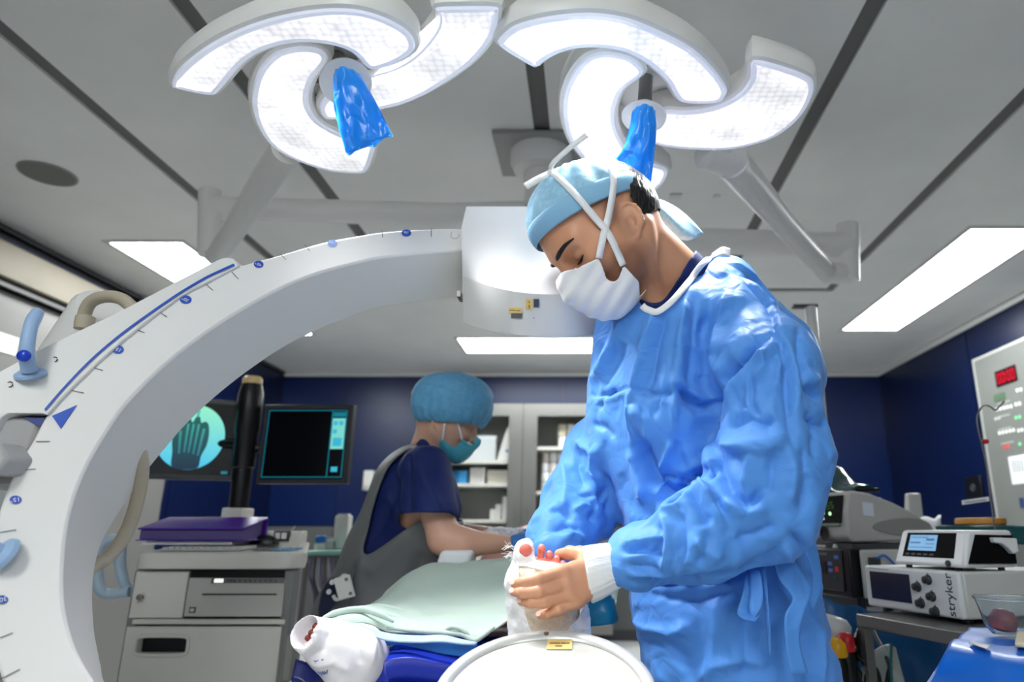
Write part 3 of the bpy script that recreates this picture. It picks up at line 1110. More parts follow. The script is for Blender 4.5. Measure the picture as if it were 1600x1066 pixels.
def head_sdf(q):
    """q: points in head space (x forward, y left, z up), metres"""
    a = np.column_stack([q[:, 0], np.abs(q[:, 1]), q[:, 2]])
    d = sd_ell(q, (-.008, 0, .03), (.104, .077, .090))
    d = smin(d, sd_ell(q, (-.050, 0, .0), (.064, .066, .062)), .03)
    d = smin(d, sd_ell(q, (.03, 0, -.04), (.058, .060, .075)), .04)
    d = smin(d, sd_cone(a, (-.012, .050, -.058), (.066, .013, -.094), .019, .016), .035)
    d = smin(d, sd_ell(q, (.071, 0, -.092), (.02, .022, .018)), .025)
    d = smin(d, sd_cone(a, (.062, .043, -.033), (.035, .058, -.028), .016, .012), .03)
    d = smin(d, sd_cone(a, (.085, .010, .014), (.068, .046, .013), .010, .010), .022)
    d = smax(d, -sd_ell(a, (.098, .033, -.008), (.022, .020, .014)), .018)
    d = smin(d, sd_ell(a, (.0705, .033, -.010), (.0145, .0165, .0135)), .006)
    d = smin(d, sd_cone(q, (.088, 0, .004), (.112, 0, -.040), .0075, .0105), .014)
    d = smin(d, sd_ell(a, (.101, .012, -.044), (.010, .007, .008)), .007)
    d = smin(d, sd_ell(q, (.088, 0, -.068), (.012, .022, .006)), .008)
    d = smin(d, sd_ell(q, (.086, 0, -.079), (.012, .018, .007)), .008)
    # eye slit
    d = smax(d, -sd_cone(a, (.0855, .025, -.0155), (.0775, .045, -.0150), .0018, .0014), .002)
    return d


EA = math.radians(24)


def ear_sdf(q, sgn):
    """ear: dished plate with a helix rim, inner fold, tragus and lobe; leans back and stands off the head"""
    p = np.column_stack([q[:, 0], q[:, 1] * sgn, q[:, 2]]) - np.array([-.012, .069, -.028])
    x = p[:, 0] * math.cos(EA) + p[:, 2] * math.sin(EA)
    z = -p[:, 0] * math.sin(EA) + p[:, 2] * math.cos(EA)
    y = p[:, 1] + x * .42                 # the back edge stands out
    p = np.column_stack([x, y, z]) / .93
    d = sd_ell(p, (-.004, .0035, .003), (.0165, .0045, .027))
    rim = [(.010, .004, .002), (.014, .005, .012), (.012, .0055, .022), (.004, .006, .029), (-.007, .006, .030), (-.016, .006, .022), (-.019, .006, .010), (-.017, .006, -.002), (-.012, .005, -.014), (-.005, .004, -.023)]
    for i in range(len(rim) - 1):
        d = smin(d, sd_cone(p, rim[i], rim[i + 1], .0034, .0034), .0025)
    inner = [(-.002, .005, .021), (-.009, .006, .013), (-.011, .0065, .002), (-.007, .006, -.010), (.002, .005, -.014)]
    for i in range(len(inner) - 1):
        d = smin(d, sd_cone(p, inner[i], inner[i + 1], .0028, .0028), .002)
    d = smin(d, sd_ell(p, (.001, .003, -.025), (.009, .0045, .010)), .004)
    d = smin(d, sd_cone(p, (.012, .003, -.002), (.010, .004, -.010), .0042, .0038), .004)
    d = smax(d, -sd_ell(p, (.001, .008, -.003), (.0085, .0075, .0105)), .003)
    d = smax(d, -sd_ell(p, (-.004, .0085, .024), (.008, .004, .004)), .002)
    d = smin(d, sd_ell(p, (.006, -.008, -.002), (.012, .012, .018)), .008)
    return d * .93


def trace(fn, u, v, t0=.8, t1=2.6, lift=.0):
    """first hit of the pixel's ray with a signed distance surface"""
    r = P(u, v, 1.0) - np.array([0, 0, CAMZ])
    r /= np.linalg.norm(r)
    t = t0
    best = (1e9, t)
    for _ in range(90):
        p = np.array([0, 0, CAMZ]) + r * t
        d = fn(p[None])[0]
        if abs(d) < best[0]:
            best = (abs(d), t)
        if d < .0006:
            break
        t += max(d * .7, .0006)
        if t > t1:
            break
    return np.array([0, 0, CAMZ]) + r * (best[1] - lift)


def strap_on(fn, pts, width, lift, n=40):
    """flat band lying on a surface under a line of pixels"""
    px = spline(pts, n)
    c = np.array([trace(fn, u, v, lift=lift) for u, v in px])
    for _ in range(2):
        c[1:-1] = (c[:-2] + 2 * c[1:-1] + c[2:]) / 4
    T = np.gradient(c, axis=0)
    e = .003
    N = np.array([[(fn((p + dd)[None]) - fn((p - dd)[None]))[0] for dd in np.eye(3) * e] for p in c])
    N /= np.linalg.norm(N, axis=1)[:, None] + 1e-9
    W = np.cross(T, N)
    W /= np.linalg.norm(W, axis=1)[:, None] + 1e-9
    return c - W * width / 2, c + W * width / 2


M_skin = skin_mat('skin_tan', (214, 156, 122), (120, 78, 60))
M_skin2 = skin_mat('skin_light', (222, 172, 146), (150, 100, 84))
M_hair = mat('black_hair', (22, 19, 20), .4, bump=.8, bscale=180, stretch=(1, 1, .2), bdist=.004)
M_gown = mat('gown_blue', (84, 148, 226), .55, bump=.10, bscale=420, bdist=.0006, sheen=.1, crumple=.32, cscale=22, spec=.35)
M_gown_in = M_gown
M_cap = mat('cap_blue', (150, 196, 222), .7, bump=.5, bscale=260, var=.10, vscale=120, bdist=.001)
M_cap2 = mat('bouffant_blue', (98, 164, 204), .7, bump=.5, bscale=260, var=.12, vscale=60, bdist=.001)
M_mask = mat('mask_white', (236, 236, 238), .65, bump=.15, bscale=300, bdist=.0008)
M_maskb = mat('mask_blue', (82, 182, 204), .65, bump=.15, bscale=300, bdist=.0008)
M_tie = mat('white_tie', (240, 241, 243), .6, bump=.3, bscale=300, stretch=(1, 1, 1))
M_scrub = mat('navy_scrub', (12, 34, 98), .7, bump=.2, bscale=500)
M_knit = mat('white_knit', (240, 240, 236), .8, bump=.5, bscale=120, stretch=(.3, 3, 3), bdist=.001)
M_lead = mat('lead_apron_grey', (116, 118, 119), .55, bump=.15, bscale=400, bdist=.0006)

surgeon = empty('person', P(1120, 1000, 1.33) * [1, 1, 0], 'person in crinkled light blue gown, white mask and pale cap, holding a bandaged foot', 'person')
HM = frame(15, 47)
HO = P(938, 362, 1.2)
KM = frame(14, 39)                 # the cap sits a little tilted on the head
KO = P(930, 368, 1.2)
HS = 1.13
KS = 1.06


def to_head(p):
    return (p - HO) @ HM / HS


NB = P(1066, 452, 1.31)             # base of the neck


def neck_sdf(p):
    a = HO + HM @ (np.array([-.040, 0, -.045]) * HS)
    d = sd_cone(p, a, NB, .057, .068)
    b = HO + HM @ (np.array([.0, 0, -.075]) * HS)
    d = smin(d, sd_cone(p, b, P(1018, 478, 1.25), .034, .045), .03)
    d = smin(d, sd_cone(p, P(1092, 470, 1.33), P(1150, 560, 1.28), .05, .03), .03)
    d = smin(d, sd_cone(p, P(1085, 475, 1.34), P(1060, 560, 1.42), .05, .04), .03)
    d = smin(d, sd_cone(p, P(1062, 540, 1.32), P(1095, 700, 1.34), .07, .09), .06)
    # tendon from behind the ear to the throat
    e = HO + HM @ (np.array([-.035, .058, -.045]) * HS)
    d = smin(d, sd_cone(p, e, P(1022, 474, 1.22), .014, .012), .02)
    return d


def surgeon_face(p):
    q = to_head(p)
    d = head_sdf(q) * HS
    d = smin(d, ear_sdf(q, 1) * HS, .006)
    d = smin(d, ear_sdf(q, -1) * HS, .006)
    return d


def surgeon_head(p):
    return smin(surgeon_face(p), neck_sdf(p), .025)


lo, hi = HO - .19, HO + .19
lo2 = np.minimum(lo, P(1010, 560, 1.1))
hi2 = np.maximum(hi, P(1150, 400, 1.5))
lo2[2] = P(1000, 640, 1.25)[2]
hV, hF = surface(surgeon_head, lo2, hi2, .0024)
if np.einsum('ij,ij->i', hV[hF[:, 0]], np.cross(hV[hF[:, 1]], hV[hF[:, 2]])).sum() < 0:
    FLIP = True
else:
    FLIP = False


def orient(V, F):
    c = V.mean(0)
    n = np.cross(V[F[:, 2]] - V[F[:, 0]], V[F[:, 3]] - V[F[:, 1]])
    if np.einsum('ij,ij->', n, V[F].mean(1) - c) < 0:
        return F[:, ::-1]
    return F


hF = orient(hV, hF)
hV = relax(hV, hF, 1, .3)

# left hand (camera side) holding the foot
W0 = P(936, 893, 1.13)
HAND = dict(
    index=[(882, 893, 1.098), (842, 905, 1.074), (818, 910, 1.076), (804, 912, 1.084)],
    middle=[(886, 914, 1.095), (842, 924, 1.069), (817, 926, 1.072), (803, 925, 1.081)],
    ring=[(891, 930, 1.098), (851, 941, 1.074), (829, 942, 1.076), (815, 940, 1.084)],
    little=[(901, 941, 1.104), (873, 953, 1.086), (856, 959, 1.086), (845, 961, 1.092)])


def hand_sdf(p):
    d = sd_cone(p, P(985, 878, 1.15), W0, .023, .0265)
    for k, ch in HAND.items():
        J = [P(*c) for c in ch]
        r = {'index': (.0102, .0092, .0082, .0068), 'middle': (.0102, .0092, .0083, .0068), 'ring': (.0098, .0088, .0080, .0066), 'little': (.0092, .0080, .0072, .0060)}[k]
        pal = sd_cone(p, W0 + [0, .0, {'index': .012, 'middle': .004, 'ring': -.006, 'little': -.014}[k]], J[0], .0165, .0115)
        d = smin(d, pal, .014)
        f = sd_cone(p, J[0], J[1], r[0], r[1])
        f = smin(f, sd_cone(p, J[1], J[2], r[1] * .96, r[2]), .004)
        f = smin(f, sd_cone(p, J[2], J[3], r[2] * .97, r[3]), .003)
        f = smin(f, sd_ell(p, J[0] + [0, -.003, .001], (.010, .009, .009)), .008)
        d = smin(d, f, .0022)
    T = [P(926, 876, 1.13), P(906, 866, 1.15), P(890, 864, 1.165), P(874, 866, 1.18)]
    t = sd_cone(p, T[0], T[1], .017, .0125)
    t = smin(t, sd_cone(p, T[1], T[2], .0125, .0108), .005)
    t = smin(t, sd_cone(p, T[2], T[3], .0105, .0085), .004)
    d = smin(d, t, .016)
    return d


gV, gF = surface(hand_sdf, P(775, 985, 1.0) * [1, 0, 1] + [0, 1.03, 0], P(1000, 835, 1.15) * [1, 0, 1] + [0, 1.24, 0], .0017)
gF = orient(gV, gF)
gN = vnormals(gV, gF)
gV = gV + gN * (vnoise(gV, 90, 3) * .0006)[:, None]


# finger nails
for k, ch in HAND.items():
    a_, b_ = P(*ch[3]), P(*ch[2])
    ax_ = (a_ - b_) / np.linalg.norm(a_ - b_)
    c_ = a_ + ax_ * .002 + np.array([-.0015, -.0052, .0022])
    sd_ = np.cross(ax_, [-.25, -.9, .35])
    sd_ /= np.linalg.norm(sd_)
    an = np.linspace(0, 2 * math.pi, 14, endpoint=False)
    HAND[k] = ch
    NAILS = globals().setdefault('NAILS', [])
    NAILS.append([c_ + ax_ * .0050 * math.cos(t) + sd_ * .0040 * math.sin(t) for t in an])

# right hand behind the foot, arms, trunk and legs inside the gown
def body_core(p):
    d = sd_cone(p, P(1085, 560, 1.33), P(1110, 800, 1.35), .085, .09)
    d = smin(d, sd_cone(p, P(1110, 800, 1.35), P(1125, 930, 1.36), .09, .10), .05)
    d = smin(d, sd_cone(p, P(1165, 560, 1.22), P(1190, 790, 1.12), .045, .04), .04)
    d = smin(d, sd_cone(p, P(1190, 790, 1.12), P(985, 878, 1.15), .036, .023), .02)
    d = smin(d, sd_cone(p, P(1010, 590, 1.42), P(912, 775, 1.39), .040, .034), .04)
    d = smin(d, sd_cone(p, P(912, 775, 1.39), P(868, 882, 1.29), .032, .022), .02)
    hp = P(1125, 930, 1.34)
    for s in (-1, 1):
        kx = np.array([hp[0] + .03, 1.36 + s * .085, .5])
        an = np.array([hp[0] + .05, 1.34 + s * .12, .10])
        d = smin(d, sd_cone(p, hp + [.01, s * .07, -.02], kx, .07, .052), .04)
        d = smin(d, sd_cone(p, kx, an, .052, .042), .02)
        d = smin(d, sd_cone(p, an - [.0, 0, .05], an + [-.15, 0, -.062], .045, .035), .02)
    return d


def far_hand(p):
    d = sd_cone(p, P(868, 882, 1.29), P(850, 900, 1.255), .025, .026)
    for i, (u, v) in enumerate(((818, 892), (818, 908), (820, 922), (826, 936))):
        a, b, c = P(838, 880 + 13 * i, 1.25), P(822, 886 + 14 * i, 1.245), P(816, 890 + 14 * i, 1.222)
        d = smin(d, sd_cone(p, a, b, .011, .0095), .006)
        d = smin(d, sd_cone(p, b, c, .0095, .0075), .003)
    d = smin(d, sd_cone(p, P(862, 890, 1.26), P(880, 898, 1.240), .013, .010), .01)
    return d


def legs_cut(p):
    return body_core(p)


kV, kF = surface(body_core, np.array([-.25, .85, 0.0]), np.array([.75, 1.75, 1.6]), .012)
kF = orient(kV, kF)
fV, fF = surface(far_hand, P(790, 960, 1.28) - [.02, .1, .02], P(900, 840, 1.28) + [.02, .06, .02], .0025)
fF = orient(fV, fF)
allV = np.vstack([hV, gV, kV, fV])
allF = np.vstack([hF, gF + len(hV), kF + len(hV) + len(gV), fF + len(hV) + len(gV) + len(kV)])
body = link_mesh('body', allV, allF, M_skin, surgeon, smooth=180)
q = to_head(hV)
stub = np.clip((-q[:, 2] - .042) / .02, 0, 1) * np.clip((q[:, 0] + .015) / .03, 0, 1) * np.clip((.16 + q[:, 2]) / .04, 0, 1)
stub = np.maximum(stub * .75, .5 * np.exp(-(((q[:, 0] - .0) / .014) ** 2 + ((np.abs(q[:, 1]) - .07) / .02) ** 2)) * (q[:, 2] > -.05))
# lips redder / lids darker
lid = np.exp(-(((q[:, 0] - .08) / .012) ** 2 + ((np.abs(q[:, 1]) - .034) / .016) ** 2 + ((q[:, 2] + .012) / .008) ** 2)) * .45
tint = np.concatenate([np.maximum(stub, lid), np.zeros(len(gV) + len(kV) + len(fV))])
set_tint(body, tint)
body['label'] = 'tan skin with short dark stubble'

for r0 in NAILS:
    MB().prism(r0, (-.0003, -.0014, .0004)).done('fingernail', mat('nail_pink', (246, 206, 194), .25), surgeon, smooth=60, bevel=.0005)

# eyes
for s in (1, -1):
    c = HO + HM @ (np.array([.0703, .033 * s, -.0115]) * HS)
    e = MB().lathe([(.0001, .0128), (.004, .0122), (.009, .0092), (.0125, .003), (.0125, -.003), (.009, -.009), (.0001, -.0128)], c, HM @ np.array([.9, .1 * s, -.42]), 24).done('eye', mat('eye_white', (225, 215, 208), .15), surgeon, smooth=180)
    MB().lathe([(.0001, .0133), (.003, .0131), (.0058, .0118), (.006, .0112)], c, HM @ np.array([.9, .1 * s, -.42]), 20).done('iris', mat('iris_brown', (46, 26, 16), .1), e, smooth=180)
# eyebrows following the brow ridge
for s in (1, -1):
    pts = []
    for fx in np.linspace(0, 1, 14):
        y = .012 + .047 * fx
        z = .0125 + .006 * math.sin(fx * 2.4) - .003 * fx
        x = .12
        while head_sdf(np.array([[x, y * s, z]]))[0] > .0003 and x > .02:
            x -= .001
        pts.append(HO + HM @ (np.array([x, y * s, z]) * HS))
    MB().tube(pts, [.0028, .0040, .0046, .0048, .0048, .0046, .0044, .0042, .0040, .0036, .0032, .0028, .0022, .0012], 8).done('eyebrow', M_hair, surgeon, smooth=180)

CN = np.array([-.17, 0, 1.0])
CN /= np.linalg.norm(CN)
CX = np.array([1.0, 0, .17])
CX /= np.linalg.norm(CX)
CF = np.column_stack([CX, [0, 1, 0], CN])


def cap_fn(p, wr=1.0):
    qh = (p - KO) @ KM / KS
    c = np.array([-.018, 0, .036])
    e = (qh - c) @ CF
    d = sd_ell(e, (0, 0, 0), (.119, .095, .100))
    ang = np.arctan2(e[:, 1], e[:, 0])
    h = e[:, 2]
    pl = .0022 * np.sin(ang * 13 + 3 * np.sin(h * 40)) * np.clip(h / .05, 0, 1) * np.clip((.12 - h) / .05, 0, 1)
    return (d - pl * wr) * KS + .0018 * wr * vnoise(p, 55, 2)



# lash lines on the lowered lids
for s in (1, -1):
    pts = []
    for fx in np.linspace(0, 1, 12):
        y = .019 + .030 * fx
        z = -.0165 - .0025 * math.sin(fx * math.pi) + .002 * fx
        x = .12
        while head_sdf(np.array([[x, y * s, z]]))[0] > .0002 and x > .02:
            x -= .0006
        pts.append(HO + HM @ (np.array([x, y * s, z]) * HS))
    MB().tube(pts, [.0008, .0014, .0018, .0021, .0022, .0022, .0022, .0021, .0019, .0016, .0012, .0006], 8).done('eyelashes', M_hair, surgeon, smooth=180)

# hair at the back of the head below the cap
hq = to_head(hV)
def hairline(qq):
    x, y, z = qq[:, 0], np.abs(qq[:, 1]), qq[:, 2]
    back = (x < -.036) & (z > -.048 + .1 * (x + .11)) & (z < .14)
    side = (x > .004) & (x < .019) & (y > .05) & (z > -.030) & (z < .05)
    over = (x < -.01) & (z > .012) & (z < .14)
    return back | over
def hair_fn(p):
    qq = to_head(p)
    return head_sdf(qq) * HS - .0025 - .0045 * np.clip((.0 - qq[:, 0]) / .03, 0, 1) - .0012 * vnoise(p, 160, 5)
rV, rF = surface(hair_fn, lo, hi, .004)
rF = orient(rV, rF)
qq = to_head(rV)
rV, rF, _ = cut(rV, rF, hairline(qq) & (cap_fn(rV, 0) > .0015))
rV = smooth_rim(rV, rF, 8)
link_mesh('hair', rV, rF, M_hair, surgeon, smooth=180)


# cap
cV, cF = surface(cap_fn, HO - .2, HO + .2, .0042)
cF = orient(cV, cF)
e = ((cV - KO) @ KM / KS - np.array([-.018, 0, .036])) @ CF
cV, cF, _ = cut(cV, cF, e[:, 2] > -.006)
capo = link_mesh('surgical_cap', cV, cF, M_cap, surgeon, smooth=180, solid=.0012)
capo['label'] = 'pale blue cloth cap with pleats'
# smooth band along the cap's lower rim
bv = []
for zz, rr in ((-.012, .992), (-.009, 1.004), (.0, 1.016), (.010, 1.024), (.018, 1.022), (.0215, 1.004)):
    a = np.linspace(0, 2 * math.pi, 72, endpoint=False)
    s_ = math.sqrt(max(1 - (zz / .100) ** 2, 0)) * rr
    loc = np.column_stack([np.cos(a) * .119 * s_, np.sin(a) * .095 * s_, np.full(72, zz)])
    bv.append(KO + ((loc @ CF.T) + np.array([-.018, 0, .036])) * KS @ KM.T)
MB().loft(bv, caps=False).done('cap_band', mat('cap_band_blue', (136, 186, 218), .65, bump=.25, bscale=300), capo, smooth=180, solid=.001)


def cap_or_face(p):
    return np.minimum(np.minimum(cap_fn(p, .5) - .0042, head_sdf(to_head(p)) * HS - .004), neck_sdf(p))


# mask
def mask_fn(p):
    qh = to_head(p)
    d = head_sdf(qh) - .005
    t = sd_ell(qh, (.073, 0, -.054), (.052, .046, .056))
    t = smin(t, sd_ell(qh, (.045, 0, -.086), (.055, .052, .030)), .03)
    r = smin(d, t, .035)
    # pleats
    r = r + .0012 * np.sin((qh[:, 2] + .3 * qh[:, 0]) * 260) * np.clip((qh[:, 0] - .03) / .05, 0, 1)
    return r * HS


mV, mF = surface(mask_fn, lo, hi, .0026)
mF = orient(mV, mF)
mpoly = [(878, 424), (905, 417), (936, 401), (941, 412), (949, 436), (956, 441), (965, 437), (974, 412), (985, 424), (999, 440), (1000, 468), (986, 494), (940, 500), (894, 482), (868, 440)]
mq = to_head(mV)
mir = mV.copy()
mq2 = mq.copy()
mq2[:, 1] = np.abs(mq2[:, 1])
mir = HO + (mq2 * HS) @ HM.T
mu, mv_ = proj(mir)
central = (np.abs(mq[:, 1]) < .030) & (mq[:, 0] > .03) & (mq[:, 2] < -.018) & (mq[:, 2] > -.14)
keep = (inpoly(mu, mv_, mpoly) | central) & (mq[:, 0] > -.02) & (mq[:, 2] < -.006)
mV, mF, _ = cut(mV, mF, keep)
mV = smooth_rim(mV, mF, 14)
mk = link_mesh('face_mask', mV, mF, M_mask, surgeon, smooth=180, solid=.0012)


def all_face(p):
    return np.minimum(cap_or_face(p), mask_fn(p))


for pts in ([(974, 415), (962, 388), (949, 362), (932, 343), (901, 306), (873, 278), (861, 269)], [(936, 404), (940, 382), (944, 362), (952, 334), (959, 290), (957, 270), (953, 262)]):
    A, B = strap_on(all_face, pts, .0125, .003)
    MB().ribbon(A, B).done('mask_tie', M_tie, mk, smooth=60, solid=.0016)
# knot and loose tails at the cap's front
kn = trace(cap_fn, 862, 270, lift=.004)
dk = kn[1]
MB().lathe([(.001, -.008), (.007, -.006), (.008, 0), (.006, .006), (.001, .008)], kn, (1, 0, .4), 12).done('tie_knot', M_tie, mk, smooth=180)
for pts, wd in (([(861, 268, dk), (864, 256, dk - .02), (886, 235, dk - .04), (900, 224, dk - .05), (917, 211, dk - .06)], .010), ([(861, 271, dk), (848, 277, dk - .01), (836, 283, dk - .012), (821, 292, dk - .015)], .014)):
    c = spline([P(*x) for x in pts], 20)
    T = np.gradient(c, axis=0)
    W = np.cross(T, [0, 1, 0])
    W /= np.linalg.norm(W, axis=1)[:, None]
    MB().ribbon(c - W * wd / 2, c + W * wd / 2).done('mask_tie', M_tie, mk, smooth=60, solid=.0016)
# cap ties flying out behind
def sheet(name, rows, m, parent, nu=20, nv=14, solid=.001, wob=0.0, seed=1, **k):
    R = [spline(np.array([P(*x) for x in r]), nu) for r in rows]
    R = np.array(R)
    G = np.array([spline(R[:, i], nv) for i in range(nu)])
    if wob:
        G = G + (vnoise(G.reshape(-1, 3), 28, seed).reshape(nu, nv, 1)) * wob * np.array([.3, 1, .5])
    V = G.reshape(-1, 3)
    F = [(i * nv + j, (i + 1) * nv + j, (i + 1) * nv + j + 1, i * nv + j + 1) for i in range(nu - 1) for j in range(nv - 1)]
    return link_mesh(name, V, F, m, parent, smooth=180, solid=solid, **k)


sheet('cap_tie', [[(1004, 310, 1.26), (1030, 311, 1.28), (1060, 326, 1.3), (1085, 348, 1.3), (1099, 364, 1.3)],
                  [(1004, 316, 1.25), (1024, 322, 1.26), (1046, 342, 1.27), (1065, 362, 1.28), (1086, 372, 1.29)],
                  [(1003, 322, 1.26), (1020, 334, 1.28), (1038, 354, 1.3), (1056, 372, 1.3), (1076, 376, 1.3)]], M_cap, capo, wob=.006)

# ------------------------------------------------------------------ gown
def gown_base(p):
    d = sd_cone(p, P(1052, 530, 1.29), P(1068, 640, 1.32), .118, .145)
    d = smin(d, sd_cone(p, P(1068, 640, 1.32), P(1085, 780, 1.34), .145, .135), .06)
    d = smin(d, sd_cone(p, P(1092, 780, 1.34), P(1128, 930, 1.34), .135, .158), .06)
    d = smin(d, sd_cone(p, P(1128, 930, 1.34), P(1158, 1066, 1.34), .158, .158), .06)
    c = P(1158, 1066, 1.34)
    d = smin(d, sd_cone(p, c, np.array([c[0] + .02, c[1], .34]), .158, .19), .06)
    d = smax(d, .34 - p[:, 2], .02)
    # back hump, shoulder yoke
    d = smin(d, sd_cone(p, P(1122, 452, 1.36), P(1205, 560, 1.36), .066, .085), .07)
    d = smin(d, sd_cone(p, P(1205, 560, 1.36), P(1226, 650, 1.38), .085, .075), .06)
    d = smin(d, sd_cone(p, P(1075, 510, 1.30), P(1130, 458, 1.32), .085, .062), .06)
    d = smin(d, sd_cone(p, P(1110, 470, 1.30), P(1160, 515, 1.24), .062, .066), .04)
    # chest front
    d = smin(d, sd_cone(p, P(990, 520, 1.34), P(985, 690, 1.36), .075, .085), .07)
    d = smin(d, sd_cone(p, P(1060, 520, 1.24), P(1060, 640, 1.25), .07, .075), .06)
    return d


def sleeve_near(p):
    d = sd_cone(p, P(1150, 500, 1.24), P(1196, 590, 1.15), .070, .088)
    d = smin(d, sd_cone(p, P(1196, 590, 1.15), P(1204, 710, 1.12), .088, .092), .05)
    d = smin(d, sd_cone(p, P(1204, 710, 1.12), P(1200, 790, 1.11), .092, .076), .04)
    d = smin(d, sd_cone(p, P(1196, 792, 1.11), P(1095, 838, 1.10), .074, .066), .04)
    d = smin(d, sd_cone(p, P(1095, 838, 1.10), P(1005, 868, 1.13), .066, .044), .04)
    d = smin(d, sd_cone(p, P(1005, 868, 1.13), P(972, 878, 1.14), .044, .030), .02)
    return d


def sleeve_far(p):
    d = sd_cone(p, P(1000, 610, 1.44), P(955, 720, 1.43), .07, .086)
    d = smin(d, sd_cone(p, P(955, 720, 1.43), P(908, 790, 1.40), .086, .074), .04)
    d = smin(d, sd_cone(p, P(908, 790, 1.40), P(878, 835, 1.34), .072, .062), .03)
    d = smin(d, sd_cone(p, P(878, 835, 1.34), P(866, 858, 1.30), .060, .048), .02)
    return d


def gown_fn(p):
    d = gown_base(p)
    d = smin(d, sleeve_near(p), .022)
    d = smin(d, sleeve_far(p), .022)
    # neck opening
    n = neck_sdf(p)
    return d


